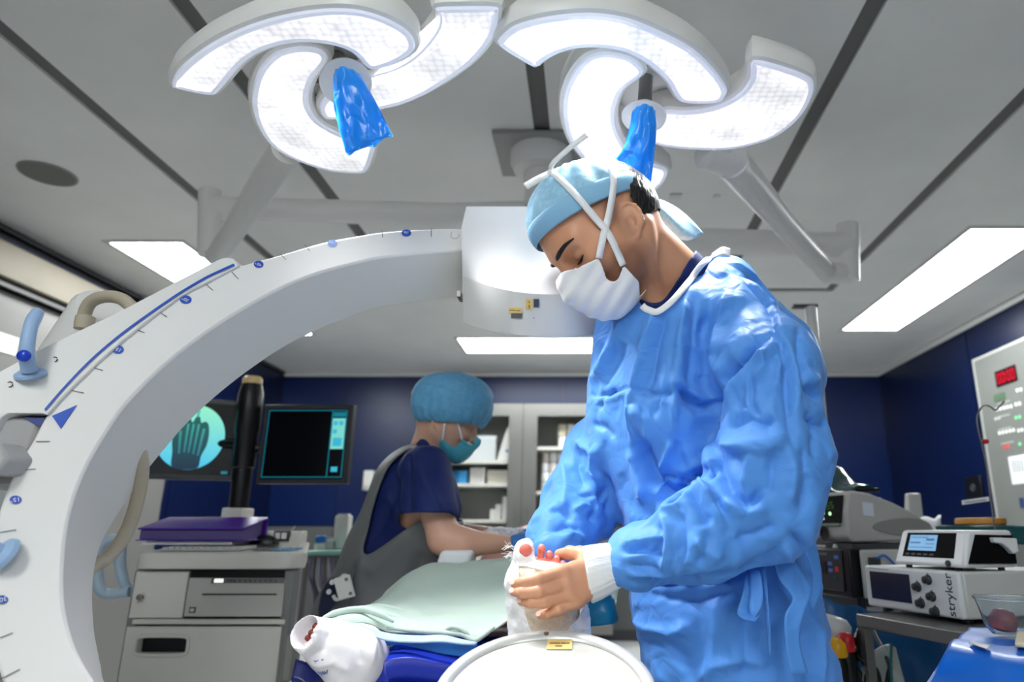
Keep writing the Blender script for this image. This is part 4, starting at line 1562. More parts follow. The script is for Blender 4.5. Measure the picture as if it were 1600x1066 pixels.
wV, wF = surface(gown_fn, np.array([-.28, .85, .3]), np.array([.75, 1.8, 1.75]), .0042)
wF = orient(wV, wF)
wV = relax(wV, wF, 3, .5)
wN = vnormals(wV, wF)
wV = wV + wN * (facets(wV, .10, .0075, 14, 3) + facets(wV, .045, .0028, 14, 8))[:, None]
FOLD = [
 ([(982,493),(960,535),(940,572),(922,603)], 9, 9), ([(952,500),(936,545),(928,580)], -6, 7), ([(975,540),(958,575),(940,610)], -5, 8),
 ([(1021,490),(1008,535),(998,574),(988,614),(990,698)], 8, 7), ([(1040,490),(1025,540),(1015,590),(1008,615)], -9, 9),
 ([(1072,458),(1069,493),(1060,570),(1057,614),(1052,672)], 9, 8), ([(1086,470),(1083,520),(1078,580),(1074,610)], -6, 8),
 ([(1112,480),(1102,530),(1097,597),(1106,634)], -14, 13), ([(1134,458),(1120,510),(1114,560),(1120,600)], 10, 9), ([(1045,560),(1038,600),(1036,640)], 5, 8),
 ([(1128,406),(1167,437),(1198,473),(1207,496),(1208,515),(1221,535),(1229,575),(1229,614),(1235,672),(1240,720)], -7, 4.5),
 ([(1140,406),(1176,432),(1206,470),(1216,500)], 5, 6), ([(1218,520),(1232,545),(1243,585),(1246,640)], 6, 6),
 ([(1192,522),(1172,548),(1153,569),(1130,592),(1110,628),(1106,665),(1112,700)], -20, 9), ([(1190,540),(1165,565),(1145,590),(1128,625)], 8, 9),
 ([(1060,606),(1078,622),(1103,642)], -16, 9), ([(1050,598),(1072,604),(1096,622)], 9, 7),
 ([(920,619),(950,616),(984,607),(1024,617),(1055,613)], -5, 4), ([(935,640),(942,625),(960,606)], -4, 4), ([(984,608),(960,622),(935,626)], 4, 4), ([(1020,650),(1030,625),(1050,612)], -4, 5), ([(990,640),(1010,655),(1012,690)], 4, 7),
 ([(1176,588),(1173,625),(1180,640),(1188,648)], -6, 5), ([(1183,545),(1196,570),(1176,596)], 6, 6), ([(1160,600),(1155,630),(1153,655)], -4, 5), ([(1142,600),(1150,625),(1170,640)], -3, 4), ([(1210,600),(1206,640),(1212,660)], 4, 6),
 ([(1131,672),(1150,660),(1168,652),(1198,662),(1215,655)], -8, 9), ([(1125,690),(1160,694),(1200,690),(1232,680)], 7, 10),
 ([(1209,535),(1200,545),(1185,556)], 5, 4), ([(1215,548),(1208,560),(1196,572)], -5, 4), ([(1222,560),(1216,580),(1217,596)], 4, 4), ([(1205,520),(1192,528),(1180,540)], -5, 4),
 ([(1257,605),(1270,612),(1285,624)], -9, 6), ([(1250,560),(1262,585),(1280,600)], 6, 8), ([(1250,500),(1247,555),(1253,600)], -5, 6), ([(1270,655),(1280,662),(1292,664)], -10, 6), ([(1262,640),(1275,680),(1276,720)], -6, 8),
 ([(998,687),(1006,715),(1020,745),(1040,768),(1060,782)], -15, 10), ([(985,700),(995,730),(1005,760),(1008,790)], 9, 10), ([(1048,690),(1040,720),(1028,742)], 8, 6), ([(1056,688),(1062,712),(1070,734)], -6, 5), ([(1024,745),(1036,742),(1052,748)], -6, 4), ([(1030,752),(1028,770),(1038,778)], 5, 5),
 ([(1118,732),(1090,742),(1063,752),(1054,785)], -14, 8), ([(1120,718),(1090,728),(1062,742)], 6, 6),
 ([(1092,751),(1103,770),(1117,789),(1136,818),(1150,840)], 13, 7), ([(1112,772),(1128,800),(1146,838)], -14, 8), ([(1092,751),(1080,772),(1066,786),(1046,798),(1033,803)], 9, 7), ([(1080,765),(1098,795),(1110,820)], -8, 8),
 ([(1033,803),(1044,822),(1048,850),(1044,872),(1030,894)], 8, 8), ([(1028,815),(1032,840),(1020,870)], -6, 7), ([(1060,800),(1068,830),(1062,870)], -6, 9), ([(1085,840),(1100,862),(1130,872)], 5, 9), ([(1075,870),(1068,885),(1056,898)], 5, 6), ([(1110,830),(1104,860),(1090,885)], -5, 8), ([(1150,840),(1180,836),(1210,820)], -6, 8),
 ([(970,852),(1005,845),(1040,836)], 5, 4), ([(972,862),(1005,862),(1040,868)], -5, 4), ([(976,872),(1008,868),(1034,866)], 4, 4), ([(978,884),(1005,885),(1035,890)], -5, 4), ([(975,858),(990,858),(1015,854)], -4, 3.5), ([(982,898),(1010,900),(1050,900)], 4, 5),
 ([(985,908),(1052,910),(1110,905),(1153,898),(1200,874),(1222,850)], -9, 6),
 ([(1121,694),(1124,715),(1132,749),(1150,775),(1168,790),(1180,775),(1192,762)], -10, 7), ([(1130,690),(1160,700),(1190,705),(1225,692)], 7, 9), ([(1175,710),(1168,735),(1162,760)], 6, 7), ([(1210,700),(1205,740),(1200,775)], -5, 8), ([(1236,690),(1240,740),(1232,790)], 6, 10), ([(1255,700),(1262,750),(1250,800)], -6, 8), ([(1130,780),(1160,800),(1200,795)], 5, 9),
 ([(1000,925),(1040,935),(1090,940),(1150,920)], -6, 12), ([(985,960),(1010,985),(1050,990),(1080,975)], 8, 10), ([(1000,995),(1040,1005),(1080,1040)], -6, 12), ([(1130,930),(1120,990),(1110,1060)], 5, 14), ([(1180,910),(1170,980),(1160,1066)], -6, 13), ([(1090,1066),(1120,1040),(1160,1030),(1200,1035)], 8, 14), ([(1245,880),(1256,960),(1262,1066)], -8, 8), ([(1270,860),(1280,950),(1286,1066)], 6, 6), ([(1235,830),(1258,860),(1270,900)], -7, 6), ([(1225,850),(1245,890),(1250,940)], 6, 7),
 ([(925,662),(945,668),(960,685)], -5, 5), ([(900,690),(912,700),(935,706)], 6, 7), ([(905,700),(902,730),(915,760)], -6, 7), ([(935,700),(925,735),(930,770),(935,800)], 8, 7), ([(945,760),(930,790),(925,820)], -8, 7), ([(880,720),(885,760),(878,800)], 5, 9), ([(900,770),(915,775),(950,770)], -5, 5), ([(895,800),(912,790),(935,800)], 6, 6), ([(860,795),(880,800),(893,812)], -6, 6), ([(860,830),(885,822),(905,830)], -5, 5), ([(880,845),(895,832),(915,845)], 5, 5), ([(940,740),(955,770),(950,810)], -7, 7), ([(915,735),(922,745),(940,750)], 4, 4),
]
wV = folds(wV, wF, FOLD)
wN = vnormals(wV, wF)
wV = wV + wN * (.0012 * vnoise(wV, 22, 4))[:, None]
# open the neckline and the cuffs
def in_neck(V):
    return neck_sdf(V) < .0035
u_, v_ = proj(wV)
npoly = [(940, 300), (1150, 300), (1150, 384), (1136, 392), (1118, 398), (1098, 412), (1075, 440), (1050, 468), (1026, 486), (1010, 482), (1000, 470), (990, 455), (960, 440)]
keep = ~(inpoly(u_, v_, npoly) & (wV[:, 2] > 1.4))
wV, wF, _ = cut(wV, wF, keep)
wV = smooth_rim(wV, wF, 14)
gown = link_mesh('gown', wV, wF, M_gown, surgeon, smooth=180)
gown['label'] = 'crinkled light blue surgical gown tied at the back'


def gown_neck(p):
    return np.minimum(gown_fn(p), neck_sdf(p) - .011)


A, B = strap_on(gown_neck, [(1003, 477), (1007, 481), (1013, 484), (1027, 487), (1050, 470), (1076, 440), (1099, 411), (1119, 397), (1140, 390)], .0125, .004, 50)
MB().ribbon(A, B).done('neck_trim', M_tie, gown, smooth=60, solid=.0025)
sheet('neck_tie', [[(1112, 396, 1.24), (1128, 386, 1.25), (1141, 388, 1.27)], [(1112, 404, 1.23), (1128, 398, 1.24), (1141, 402, 1.26)]], M_tie, gown, nu=10, nv=6, wob=.006)


def scrub_fn(p):
    return neck_sdf(p) - .006


sV, sF = surface(scrub_fn, P(980, 560, 1.1), P(1150, 370, 1.5) + [0, .05, 0], .004)
sF = orient(sV, sF)
su_, sv_ = proj(sV)
sp_ = [(986, 458), (1003, 466), (1020, 474), (1034, 470), (1056, 440), (1072, 412), (1088, 388), (1130, 370), (1180, 430), (1120, 540), (980, 540)]
sV, sF, _ = cut(sV, sF, inpoly(su_, sv_, sp_) & (sV[:, 2] > 1.38))
sV = smooth_rim(sV, sF, 14)
link_mesh('scrub_collar', sV, sF, M_scrub, surgeon, smooth=180, solid=.001)

# knitted cuff
cuff = [((917, 898, 1.128), 41, 46), ((920, 897.5, 1.128), 42, 47), ((935, 893, 1.13), 40, 46), ((950, 888, 1.133), 37, 42), ((965, 883, 1.136), 33, 37), ((985, 876, 1.14), 28, 30)]
rings = []
tilt = np.array([.17, 0, 1.0])
tilt /= np.linalg.norm(tilt)
for (c, a, b) in cuff:
    o_ = P(*c)
    s_ = S(c[1], c[2])
    an = np.linspace(0, 2 * math.pi, 90, endpoint=False)
    rp = 1 + .014 * np.sign(np.sin(an * 45))
    rings.append(o_ + np.outer(np.cos(an) * rp, np.array([-.17, 0, 1.0])) * a * s_ + np.outer(np.sin(an) * rp, [0, 1, 0]) * a * s_ * .82)
MB().loft(rings, caps=False).done('knit_cuff', M_knit, gown, smooth=50, solid=.002)
# far cuff
MB().tube([P(866, 880, 1.29), P(868, 868, 1.305), P(874, 848, 1.33)], [.029, .031, .036], 24, caps=False).done('knit_cuff', M_knit, gown, solid=.002)
# waist ties
sheet('gown_tie', [[(1166, 895, 1.13), (1160, 930, 1.10), (1152, 956, 1.10), (1160, 966, 1.09), (1180, 970, 1.09)], [(1190, 890, 1.13), (1188, 925, 1.12), (1186, 955, 1.11), (1188, 962, 1.10), (1189, 958, 1.10)]], M_gown, gown, nu=22, nv=6, wob=.004)
sheet('gown_tie', [[(1172, 892, 1.12), (1172, 925, 1.105), (1170, 950, 1.10), (1176, 964, 1.10)], [(1187, 890, 1.115), (1192, 920, 1.10), (1190, 945, 1.095), (1178, 968, 1.095)]], M_gown, gown, nu=18, nv=6, wob=.004)
sheet('gown_tie', [[(1190, 885, 1.13), (1194, 930, 1.12), (1199, 985, 1.12), (1203, 1024, 1.12)], [(1197, 882, 1.13), (1200, 930, 1.115), (1204, 985, 1.115), (1204, 1022, 1.12)]], M_gown, gown, nu=18, nv=5, wob=.003)
sheet('gown_tie', [[(1206, 868, 1.13), (1218, 905, 1.12), (1238, 935, 1.12), (1226, 965, 1.11), (1228, 1010, 1.11), (1236, 1052, 1.11)], [(1228, 852, 1.14), (1250, 890, 1.13), (1268, 920, 1.13), (1256, 960, 1.12), (1250, 1005, 1.12), (1262, 1054, 1.12)]], M_gown, gown, nu=30, nv=7, wob=.005)
sheet('gown_tie', [[(1240, 838, 1.16), (1256, 860, 1.15), (1270, 905, 1.15), (1263, 940, 1.15)], [(1258, 815, 1.17), (1275, 850, 1.17), (1284, 915, 1.16), (1270, 952, 1.15)]], M_gown, gown, nu=20, nv=6, wob=.004)
# trousers and shoes (below the frame)
tV, tF = surface(lambda p: body_core(p) - .008, np.array([-.1, 1.0, .12]), np.array([.7, 1.7, .92]), .014)
tF = orient(tV, tF)
tV, tF, _ = cut(tV, tF, (tV[:, 2] > .13) & (tV[:, 2] < .40))
link_mesh('trousers', tV, tF, M_scrub, surgeon, smooth=180)
hp = P(1125, 930, 1.34)
for s in (-1, 1):
    an = np.array([hp[0] + .05, 1.34 + s * .12, .10])
    MB().tube(spline([an + [.05, 0, -.045], an + [0, 0, -.035], an + [-.08, 0, -.045], an + [-.17, 0, -.058], an + [-.205, 0, -.065]], 14), [.03] + [.052] * 4 + [.05] * 4 + [.046, .044, .04, .034, .018], 16).done('shoe', mat('clog_white', (220, 222, 224), .4), surgeon)

# ------------------------------------------------------------------ nurse
nurse = empty('person', P(575, 1000, 2.28) * [1, 1, 0], 'person in navy scrubs, grey lead apron, blue bouffant cap and mask, leaning over the table', 'person')
NM = frame(180 + 4, 22)
NO = P(701, 652, 2.2)
NS = 1.0


def n_head(p):
    return (p - NO) @ NM / NS


def nurse_face(p):
    q_ = n_head(p)
    d = head_sdf(q_) * NS
    d = smin(d, ear_sdf(q_, 1) * NS, .006)
    return smin(d, ear_sdf(q_, -1) * NS, .006)


def n_neck(p):
    a = NO + NM @ np.array([-.03, 0, -.05])
    return sd_cone(p, a, P(662, 722, 2.2), .050, .058)


def n_torso(p):
    d = sd_cone(p, P(648, 765, 2.2), P(610, 870, 2.24), .112, .112)
    d = smin(d, sd_cone(p, P(610, 870, 2.24), P(578, 965, 2.28), .112, .140), .05)
    d = smin(d, sd_cone(p, P(578, 965, 2.28), np.array([P(578, 965, 2.28)[0] - .02, 2.3, .45]), .140, .10), .05)
    d = smin(d, sd_cone(p, P(664, 738, 2.08), P(664, 738, 2.36), .060, .060), .06)
    d = smin(d, sd_cone(p, P(672, 790, 2.15), P(662, 830, 2.18), .09, .09), .05)
    return d


def n_arms(p):
    d = sd_cone(p, P(668, 745, 2.06), P(694, 842, 2.02), .056, .044)
    d = smin(d, sd_cone(p, P(694, 842, 2.02), P(722, 850, 2.02), .044, .043), .02)
    d = smin(d, sd_cone(p, P(718, 849, 2.02), P(800, 850, 2.06), .043, .022), .02)
    d = smin(d, sd_cone(p, P(668, 745, 2.38), P(705, 835, 2.42), .05, .04), .04)
    d = smin(d, sd_cone(p, P(705, 835, 2.42), P(795, 838, 2.30), .04, .024), .02)
    return d


def nurse_body(p):
    d = smin(nurse_face(p), n_neck(p), .025)
    d = smin(d, n_torso(p) + .012, .03)
    d = smin(d, n_arms(p), .03)
    x = P(578, 965, 2.28)
    for s in (-1, 1):
        d = smin(d, sd_cone(p, np.array([x[0] - .01, 2.3 + s * .085, .6]), np.array([x[0] - .02, 2.3 + s * .1, .1]), .075, .042), .04)
        d = smin(d, sd_cone(p, np.array([x[0] - .03, 2.3 + s * .1, .045]), np.array([x[0] + .13, 2.3 + s * .11, .038]), .042, .034), .02)
    return d


aV, aF = surface(lambda p: smin(nurse_face(p), n_neck(p), .025), NO - .17, NO + .17, .0038)
aF = orient(aV, aF)
bV, bF = surface(lambda p: np.minimum(smin(n_arms(p), n_torso(p) + .012, .03), nurse_body(p)), np.array([-1.15, 1.85, 0]), np.array([-.05, 2.62, 1.42]), .011)
bF = orient(bV, bF)
nb_ = link_mesh('body', np.vstack([aV, bV]), np.vstack([aF, bF + len(aV)]), M_skin2, nurse, smooth=180)
set_tint(nb_, np.zeros(len(aV) + len(bV)))
for s in (1, -1):
    c = NO + NM @ np.array([.0703, .033 * s, -.0125])
    e_ = MB().lathe([(.0001, .0128), (.006, .0115), (.0115, .005), (.0125, 0), (.009, -.009), (.0001, -.0128)], c, NM @ np.array([.9, .1 * s, -.42]), 18).done('eye', mat('eye_dark', (60, 45, 40), .2), nurse, smooth=180)
    pts = []
    for fx in np.linspace(0, 1, 10):
        y = .014 + .036 * fx
        z = .012 + .005 * math.sin(fx * 2.4) - .003 * fx
        x = .12
        while head_sdf(np.array([[x, y * s, z]]))[0] > .0003 and x > .02:
            x -= .001
        pts.append(NO + NM @ np.array([x, y * s, z]))
    MB().tube(pts, [.002, .0034, .0036, .0036, .0034, .0032, .003, .0024, .002, .001], 8).done('eyebrow', M_hair, nurse, smooth=180)


def n_hair(p):
    return head_sdf(n_head(p)) - .004


xV, xF = surface(n_hair, NO - .16, NO + .16, .005)
xF = orient(xV, xF)
xq = n_head(xV)
xV, xF, _ = cut(xV, xF, ((xq[:, 0] < -.03) & (xq[:, 2] > -.045) & (xq[:, 2] < .0)) | ((xq[:, 2] > -.012) & (xq[:, 0] < .055) & (np.abs(xq[:, 1]) > .045)) | ((xq[:, 2] > .03) & (xq[:, 2] < .02)))
link_mesh('hair', smooth_rim(xV, xF, 8), xF, M_hair, nurse, smooth=180)


NCC = P(707, 630, 2.2)
nca = np.array([math.cos(math.radians(-4)), 0, math.sin(math.radians(-4))])
ncu = np.array([-nca[2], 0, nca[0]])
NCF = np.column_stack([nca, [0, 1, 0], ncu])


def n_cap(p):
    e_ = (p - NCC) @ NCF
    q4 = np.abs(e_) / np.array([.129, .114, .095])
    k = 2.6
    r = (q4 ** k).sum(1) ** (1 / k)
    d = (r - 1) * .09
    d = d + .0025 * vnoise(p, 30, 5) + .0012 * vnoise(p, 70, 6) + .0016 * np.sin(np.arctan2(e_[:, 1], e_[:, 0]) * 24) * np.clip((-e_[:, 2]) / .05, 0, 1)
    return d


cV2, cF2 = surface(n_cap, NCC - .15, NCC + .15, .0055)
cF2 = orient(cV2, cF2)
e_ = (cV2 - NCC) @ NCF
cV2, cF2, _ = cut(cV2, cF2, e_[:, 2] > -.076)
nc = link_mesh('bouffant_cap', smooth_rim(cV2, cF2, 10), cF2, M_cap2, nurse, smooth=180, solid=.0015)


def n_mask(p):
    qh = n_head(p)
    d = head_sdf(qh) - .006
    t = sd_ell(qh, (.070, 0, -.062), (.046, .046, .058))
    r = smin(d, t, .03)
    return r + .002 * np.sin((qh[:, 2] * .5 + qh[:, 0]) * 200) * np.clip((.08 - qh[:, 0]) / .04, 0, 1)


mV2, mF2 = surface(n_mask, NO - .16, NO + .16, .004)
mF2 = orient(mV2, mF2)
mq_ = n_head(mV2)
mm = mq_.copy()
mm[:, 1] = -np.abs(mm[:, 1])
mu2, mv2 = proj(NO + mm @ NM.T)
kp = inpoly(mu2, mv2, [(684, 694), (689, 684), (700, 692), (708, 699), (718, 692), (722, 685), (730, 690), (742, 698), (742, 712), (728, 722), (705, 724), (690, 712)])
kp |= (np.abs(mq_[:, 1]) < .03) & (mq_[:, 0] > .04) & (mq_[:, 2] < -.024) & (mq_[:, 2] > -.12)
mV2, mF2, _ = cut(mV2, mF2, kp)
nm = link_mesh('face_mask', smooth_rim(mV2, mF2, 10), mF2, M_maskb, nurse, smooth=180, solid=.0015)


def n_all(p):
    return np.minimum(np.minimum(nurse_face(p), n_mask(p)), n_neck(p))


for pts in ([(691, 688), (693, 676), (695, 662)], [(722, 688), (719, 674), (715, 660), (712, 652)]):
    A, B = strap_on(n_all, pts, .006, .003, 16)
    MB().ribbon(A, B).done('mask_tie', M_tie, nm, smooth=60, solid=.0015)


def n_scrub(p):
    d = n_torso(p) - .004
    d = smin(d, sd_cone(p, P(664, 735, 2.06), P(672, 800, 2.02), .072, .078), .03)
    d = smin(d, sd_cone(p, P(664, 735, 2.38), P(680, 805, 2.40), .07, .072), .03)
    return d


zV, zF = surface(n_scrub, np.array([-1.15, 1.85, .5]), np.array([-.15, 2.62, 1.45]), .008)
zF = orient(zV, zF)
zN = vnormals(zV, zF)
zV = zV + zN * (facets(zV, .09, .0035, 10, 5))[:, None]
zV = folds(zV, zF, [([(640, 705), (636, 760), (640, 812)], -10, 7), ([(605, 770), (620, 800), (640, 820)], 8, 8), ([(650, 720), (668, 760), (690, 800)], 6, 8), ([(628, 735), (615, 790), (580, 850)], -7, 8), ([(655, 800), (675, 803), (700, 804)], 5, 4)])
zu, zv = proj(zV)
nk = (n_neck(zV) > -.002) | (zV[:, 2] < 1.25)
tip = (P(674, 803, 2.05)[2])
slv = ~((n_arms(zV) < .075) & (zV[:, 2] < tip - .01) & (n_torso(zV) > .006))
zV, zF, _ = cut(zV, zF, nk & slv & ~(inpoly(zu, zv, [(625, 804), (668, 806), (705, 806), (705, 900), (690, 900)]) & (n_torso(zV) > .004)))
link_mesh('scrub_top', smooth_rim(zV, zF, 10), zF, M_scrub, nurse, smooth=180, solid=.002)


def n_collar(p):
    return n_neck(p) - .009


oV, oF = surface(n_collar, P(630, 760, 2.05) - [0, .02, 0], P(710, 660, 2.4), .006)
oF = orient(oV, oF)
ou, ov = proj(oV)
oV, oF, _ = cut(oV, oF, inpoly(ou, ov, [(636, 705), (650, 690), (664, 680), (678, 702), (692, 750), (640, 775)]))
link_mesh('scrub_collar', smooth_rim(oV, oF, 10), oF, M_scrub, nurse, smooth=180, solid=.002)


def n_apron(p):
    d = n_torso(p) - .016
    x = P(578, 965, 2.28)
    d = smin(d, sd_cone(p, P(655, 850, 2.22), P(645, 925, 2.24), .11, .11), .05)
    d = smin(d, sd_cone(p, P(600, 970, 2.26), np.array([x[0] - .02, 2.28, .45]), .15, .16), .06)
    return d


vV, vF = surface(n_apron, np.array([-1.2, 1.8, .42]), np.array([-.2, 2.7, 1.5]), .008)
vF = orient(vV, vF)
vu, vvv = proj(vV)
hole = [(676, 716), (669, 712), (652, 702), (635, 705), (611, 725), (595, 759), (581, 806), (569, 869), (601, 850), (628, 830), (650, 812), (690, 800), (760, 800), (740, 700), (690, 700)]
strapzone = inpoly(vu, vvv, hole)
ok = ~strapzone & (vV[:, 2] > .46) & (n_neck(vV) > .004)
ok &= ~((vvv < 812) & (vu > 655))
vV, vF, _ = cut(vV, vF, ok)
vV = folds(vV, vF, [([(560, 880), (548, 920), (545, 960)], -6, 4), ([(569, 872), (562, 900), (560, 925)], 8, 6), ([(640, 830), (600, 870), (570, 900)], 5, 12), ([(660, 860), (650, 900), (645, 940)], -5, 14), ([(536, 890), (524, 930), (515, 970)], 5, 6)])
link_mesh('lead_apron', smooth_rim(vV, vF, 12), vF, M_lead, nurse, smooth=180, solid=.006)
# belt with clasp
bl = sheet('belt', [[(497, 952, 2.14), (503, 925, 2.11), (516, 905, 2.08), (538, 902, 2.06)], [(500, 985, 2.14), (512, 958, 2.11), (524, 942, 2.08), (540, 932, 2.06)]], mat('belt_navy', (22, 34, 70), .6), nurse, nu=14, nv=6, solid=.004)
c0 = P(539, 918, 2.045)
ex_, ez_ = np.array([.022, .004, .006]), np.array([-.011, 0, .030])
MB().prism([c0 - ex_ - ez_, c0 + ex_ - ez_, c0 + ex_ + ez_, c0 - ex_ + ez_], (0, -.008, 0)).done('clasp', mat('clasp_white', (232, 230, 222), .35), bl, bevel=.004)
for a_, b_ in ((.7, .75), (.8, -.75)):
    MB().lathe([(.005, 0), (.0045, .003), (.001, .004)], c0 + ex_ * a_ * .7 + ez_ * b_ * .85 + [0, -.008, 0], (0, -1, 0), 12).done('rivet', M_steel, bl)
for u, v in ((519, 910), (514, 925)):
    MB().lathe([(.008, 0), (.007, .003), (.001, .004)], P(u, v, 2.065), (-.2, -1, 0), 14).done('snap', M_tie, bl)
for pts in ([(533, 905, 2.05), (537, 899, 2.045), (546, 902, 2.045)], [(521, 931, 2.06), (525, 937, 2.055), (534, 935, 2.05)]):
    MB().tube(spline([P(*x) for x in pts], 8), .005, 8).done('clasp_loop', mat('clasp_white', (232, 230, 222), .35), bl)
# blue gloves
glV, glF = surface(lambda p: smin(smin(sd_cone(p, P(806, 849, 2.06), P(832, 848, 2.08), .026, .034), sd_cone(p, P(832, 848, 2.08), P(862, 856, 2.06), .026, .012), .02), sd_cone(p, P(826, 840, 2.12), P(850, 838, 2.14), .018, .011), .015), P(790, 880, 2.0) - .02, P(880, 820, 2.2) + .02, .005)
link_mesh('glove', glV, orient(glV, glF), mat('glove_blue', (60, 124, 196), .45), nurse, smooth=180)
glV, glF = surface(lambda p: smin(sd_cone(p, P(796, 838, 2.30), P(825, 842, 2.28), .026, .03), sd_cone(p, P(825, 842, 2.28), P(850, 846, 2.24), .022, .011), .02), P(780, 870, 2.2) - .02, P(870, 815, 2.36) + .02, .006)
link_mesh('glove', glV, orient(glV, glF), mat('glove_blue', (60, 124, 196), .45), nurse, smooth=180)

# ------------------------------------------------------------------ patient
patient = empty('person', (P(760, 980, 1.7)[0], 1.9, .84), 'person lying under the pale green drape, one foot bandaged, the other in a white bootie', 'person')
FD = 1.165


def foot_sdf(p):
    d = sd_ell(p, P(853, 906, FD + .012), (.050, .028, .030))
    d = smin(d, sd_cone(p, P(854, 920, FD + .015), P(857, 965, FD + .02), .037, .037), .03)
    d = smin(d, sd_cone(p, P(857, 965, FD + .02), P(859, 1000, FD + .035), .036, .034), .02)
    d = smin(d, sd_cone(p, P(858, 985, FD + .06), P(835, 955, 1.75), .040, .055), .04)
    d = smin(d, sd_cone(p, P(822, 884, FD + .010), P(821, 862, FD + .008), .0150, .0125), .008)
    for a, b, r in (((843, 884), (846.5, 857), .0060), ((855, 886), (858.5, 867), .0058), ((866, 888), (870, 874), .0054), ((877, 890), (880, 881), .0048)):
        d = smin(d, sd_cone(p, P(a[0], a[1], FD + .010), P(b[0], b[1], FD + .004), r * .9, r), .0012)
        d = smin(d, sd_ell(p, P(b[0], b[1], FD + .001), (r * 1.02, r * .9, r * 1.2)), .0012)
    return d


FC = P(850, 925, FD)
pV, pF = surface(foot_sdf, FC - [.10, .07, .13], FC + [.10, .16, .12], .0021)
pF = orient(pV, pF)


def legs_sdf(p):
    d = sd_cone(p, P(858, 985, FD + .06), P(835, 955, 1.75), .038, .055)
    d = smin(d, sd_cone(p, P(835, 955, 1.75), P(850, 915, 2.3), .055, .085), .04)
    d = smin(d, sd_cone(p, P(555, 1028, 1.30), P(690, 958, 1.8), .034, .05), .03)
    d = smin(d, sd_cone(p, P(690, 958, 1.8), P(770, 915, 2.3), .05, .085), .04)
    d = smin(d, sd_cone(p, P(555, 1028, 1.30), P(506, 1003, 1.262), .030, .020), .02)
    d = smin(d, sd_cone(p, P(810, 905, 2.35), P(830, 870, 3.0), .12, .13), .06)
    d = smin(d, sd_ell(p, P(840, 850, 3.35), (.08, .10, .09)), .05)
    return d


qV, qF = surface(legs_sdf, np.array([-.75, 1.15, .65]), np.array([.15, 3.55, 1.2]), .011)
qF = orient(qV, qF)
pb = link_mesh('body', np.vstack([pV, qV]), np.vstack([pF, qF + len(pV)]), skin_mat('skin_foot', (244, 186, 168), (240, 128, 112)), patient, smooth=180)
pu, pv2 = proj(pV)
set_tint(pb, np.concatenate([np.clip((885 - pv2) / 8, 0, 1) * .75, np.zeros(len(qV))]))
# toes inside the bootie
for i, (u, v, r) in enumerate(((491, 979, .0072), (484, 988, .006), (478, 996, .0054))):
    MB().lathe([(.0001, r), (r * .7, r * .7), (r, 0), (r * .95, -.012)], P(u + 3, v + 1, 1.243), (-.7, -.5, .4), 16).done('toe', mat('stained_toe', (128, 46, 36), .5), pb, smooth=180)
# bandage wraps
M_crepe = mat('crepe_bandage', (246, 228, 200), .85, bump=.9, bscale=240, var=.10, vscale=200, bdist=.0018)
M_pad = mat('white_padding', (248, 247, 247), .9, bump=.6, bscale=120, bdist=.002)


def shell(name, fn, lo_, hi_, h, polyg, m, parent, noise=0.0, depth_max=None, solid=.0012, rim=8, fr=True):
    V, F = surface(fn, lo_, hi_, h)
    F = orient(V, F)
    if noise:
        V = V + vnormals(V, F) * (noise * vnoise(V, 110, 7) + noise * .6 * vnoise(V, 220, 8))[:, None]
    u, v = proj(V)
    k = inpoly(u, v, polyg)
    if depth_max:
        k &= V[:, 1] < depth_max
    V, F, _ = cut(V, F, k)
    return link_mesh(name, smooth_rim(V, F, rim), F, m, parent, smooth=180, solid=solid)


shell('bandage', lambda p: foot_sdf(p) - .0055 - .0009 * np.sin((p[:, 2] * 1.0 + p[:, 0] * .35) * 420), FC - [.11, .08, .13], FC + [.11, .17, .12], .0026,
      [(800, 884), (815, 882), (840, 888), (870, 893), (900, 890), (925, 900), (925, 1010), (790, 1010), (795, 890)], M_crepe, patient, noise=.0008)
shell('padding', lambda p: smin(foot_sdf(p) - .0075, sd_cone(p, P(812, 905, FD + .015), P(818, 985, FD + .03), .020, .024), .02) - .002 * vnoise(p, 60, 4), FC - [.12, .09, .13], FC + [.12, .17, .12], .003,
      [(798, 872), (808, 868), (812, 880), (814, 920), (822, 960), (832, 985), (840, 1010), (780, 1010), (780, 890)], M_pad, patient, noise=.0012)
shell('padding', lambda p: smin(foot_sdf(p) - .0075, sd_cone(p, P(895, 960, FD + .03), P(900, 990, FD + .04), .024, .022), .02) - .003 * vnoise(p, 60, 14), FC - [.12, .09, .13], FC + [.12, .17, .12], .003,
      [(916, 935), (930, 930), (940, 1010), (868, 1010), (885, 984), (902, 965)], M_pad, patient, noise=.0025, rim=2)
shell('toe_dressing', lambda p: foot_sdf(p) - .0065 - .0012 * vnoise(p, 90, 4), FC - [.11, .09, .13], FC + [.11, .17, .12], .0023,
      [(800, 872), (806, 852), (812, 842), (828, 842), (834, 852), (836, 866), (838, 876), (850, 877), (868, 880), (884, 884), (898, 878), (912, 884), (905, 893), (870, 897), (840, 892), (815, 886), (800, 888)], M_pad, patient, noise=.0008)
# open the big toe's pad again: pink disc of skin in front of the dressing
sk = MB()
tc_ = trace(lambda p: foot_sdf(p) - .0065, 821, 860, lift=.0008)
sk.lathe([(.0001, .0026), (.005, .0022), (.0095, .0004), (.0105, -.001)], tc_, (0, -1, -.05), 24).done('toe_pad', mat('toe_pink', (238, 128, 112), .45, sub=.1), pb, smooth=180)
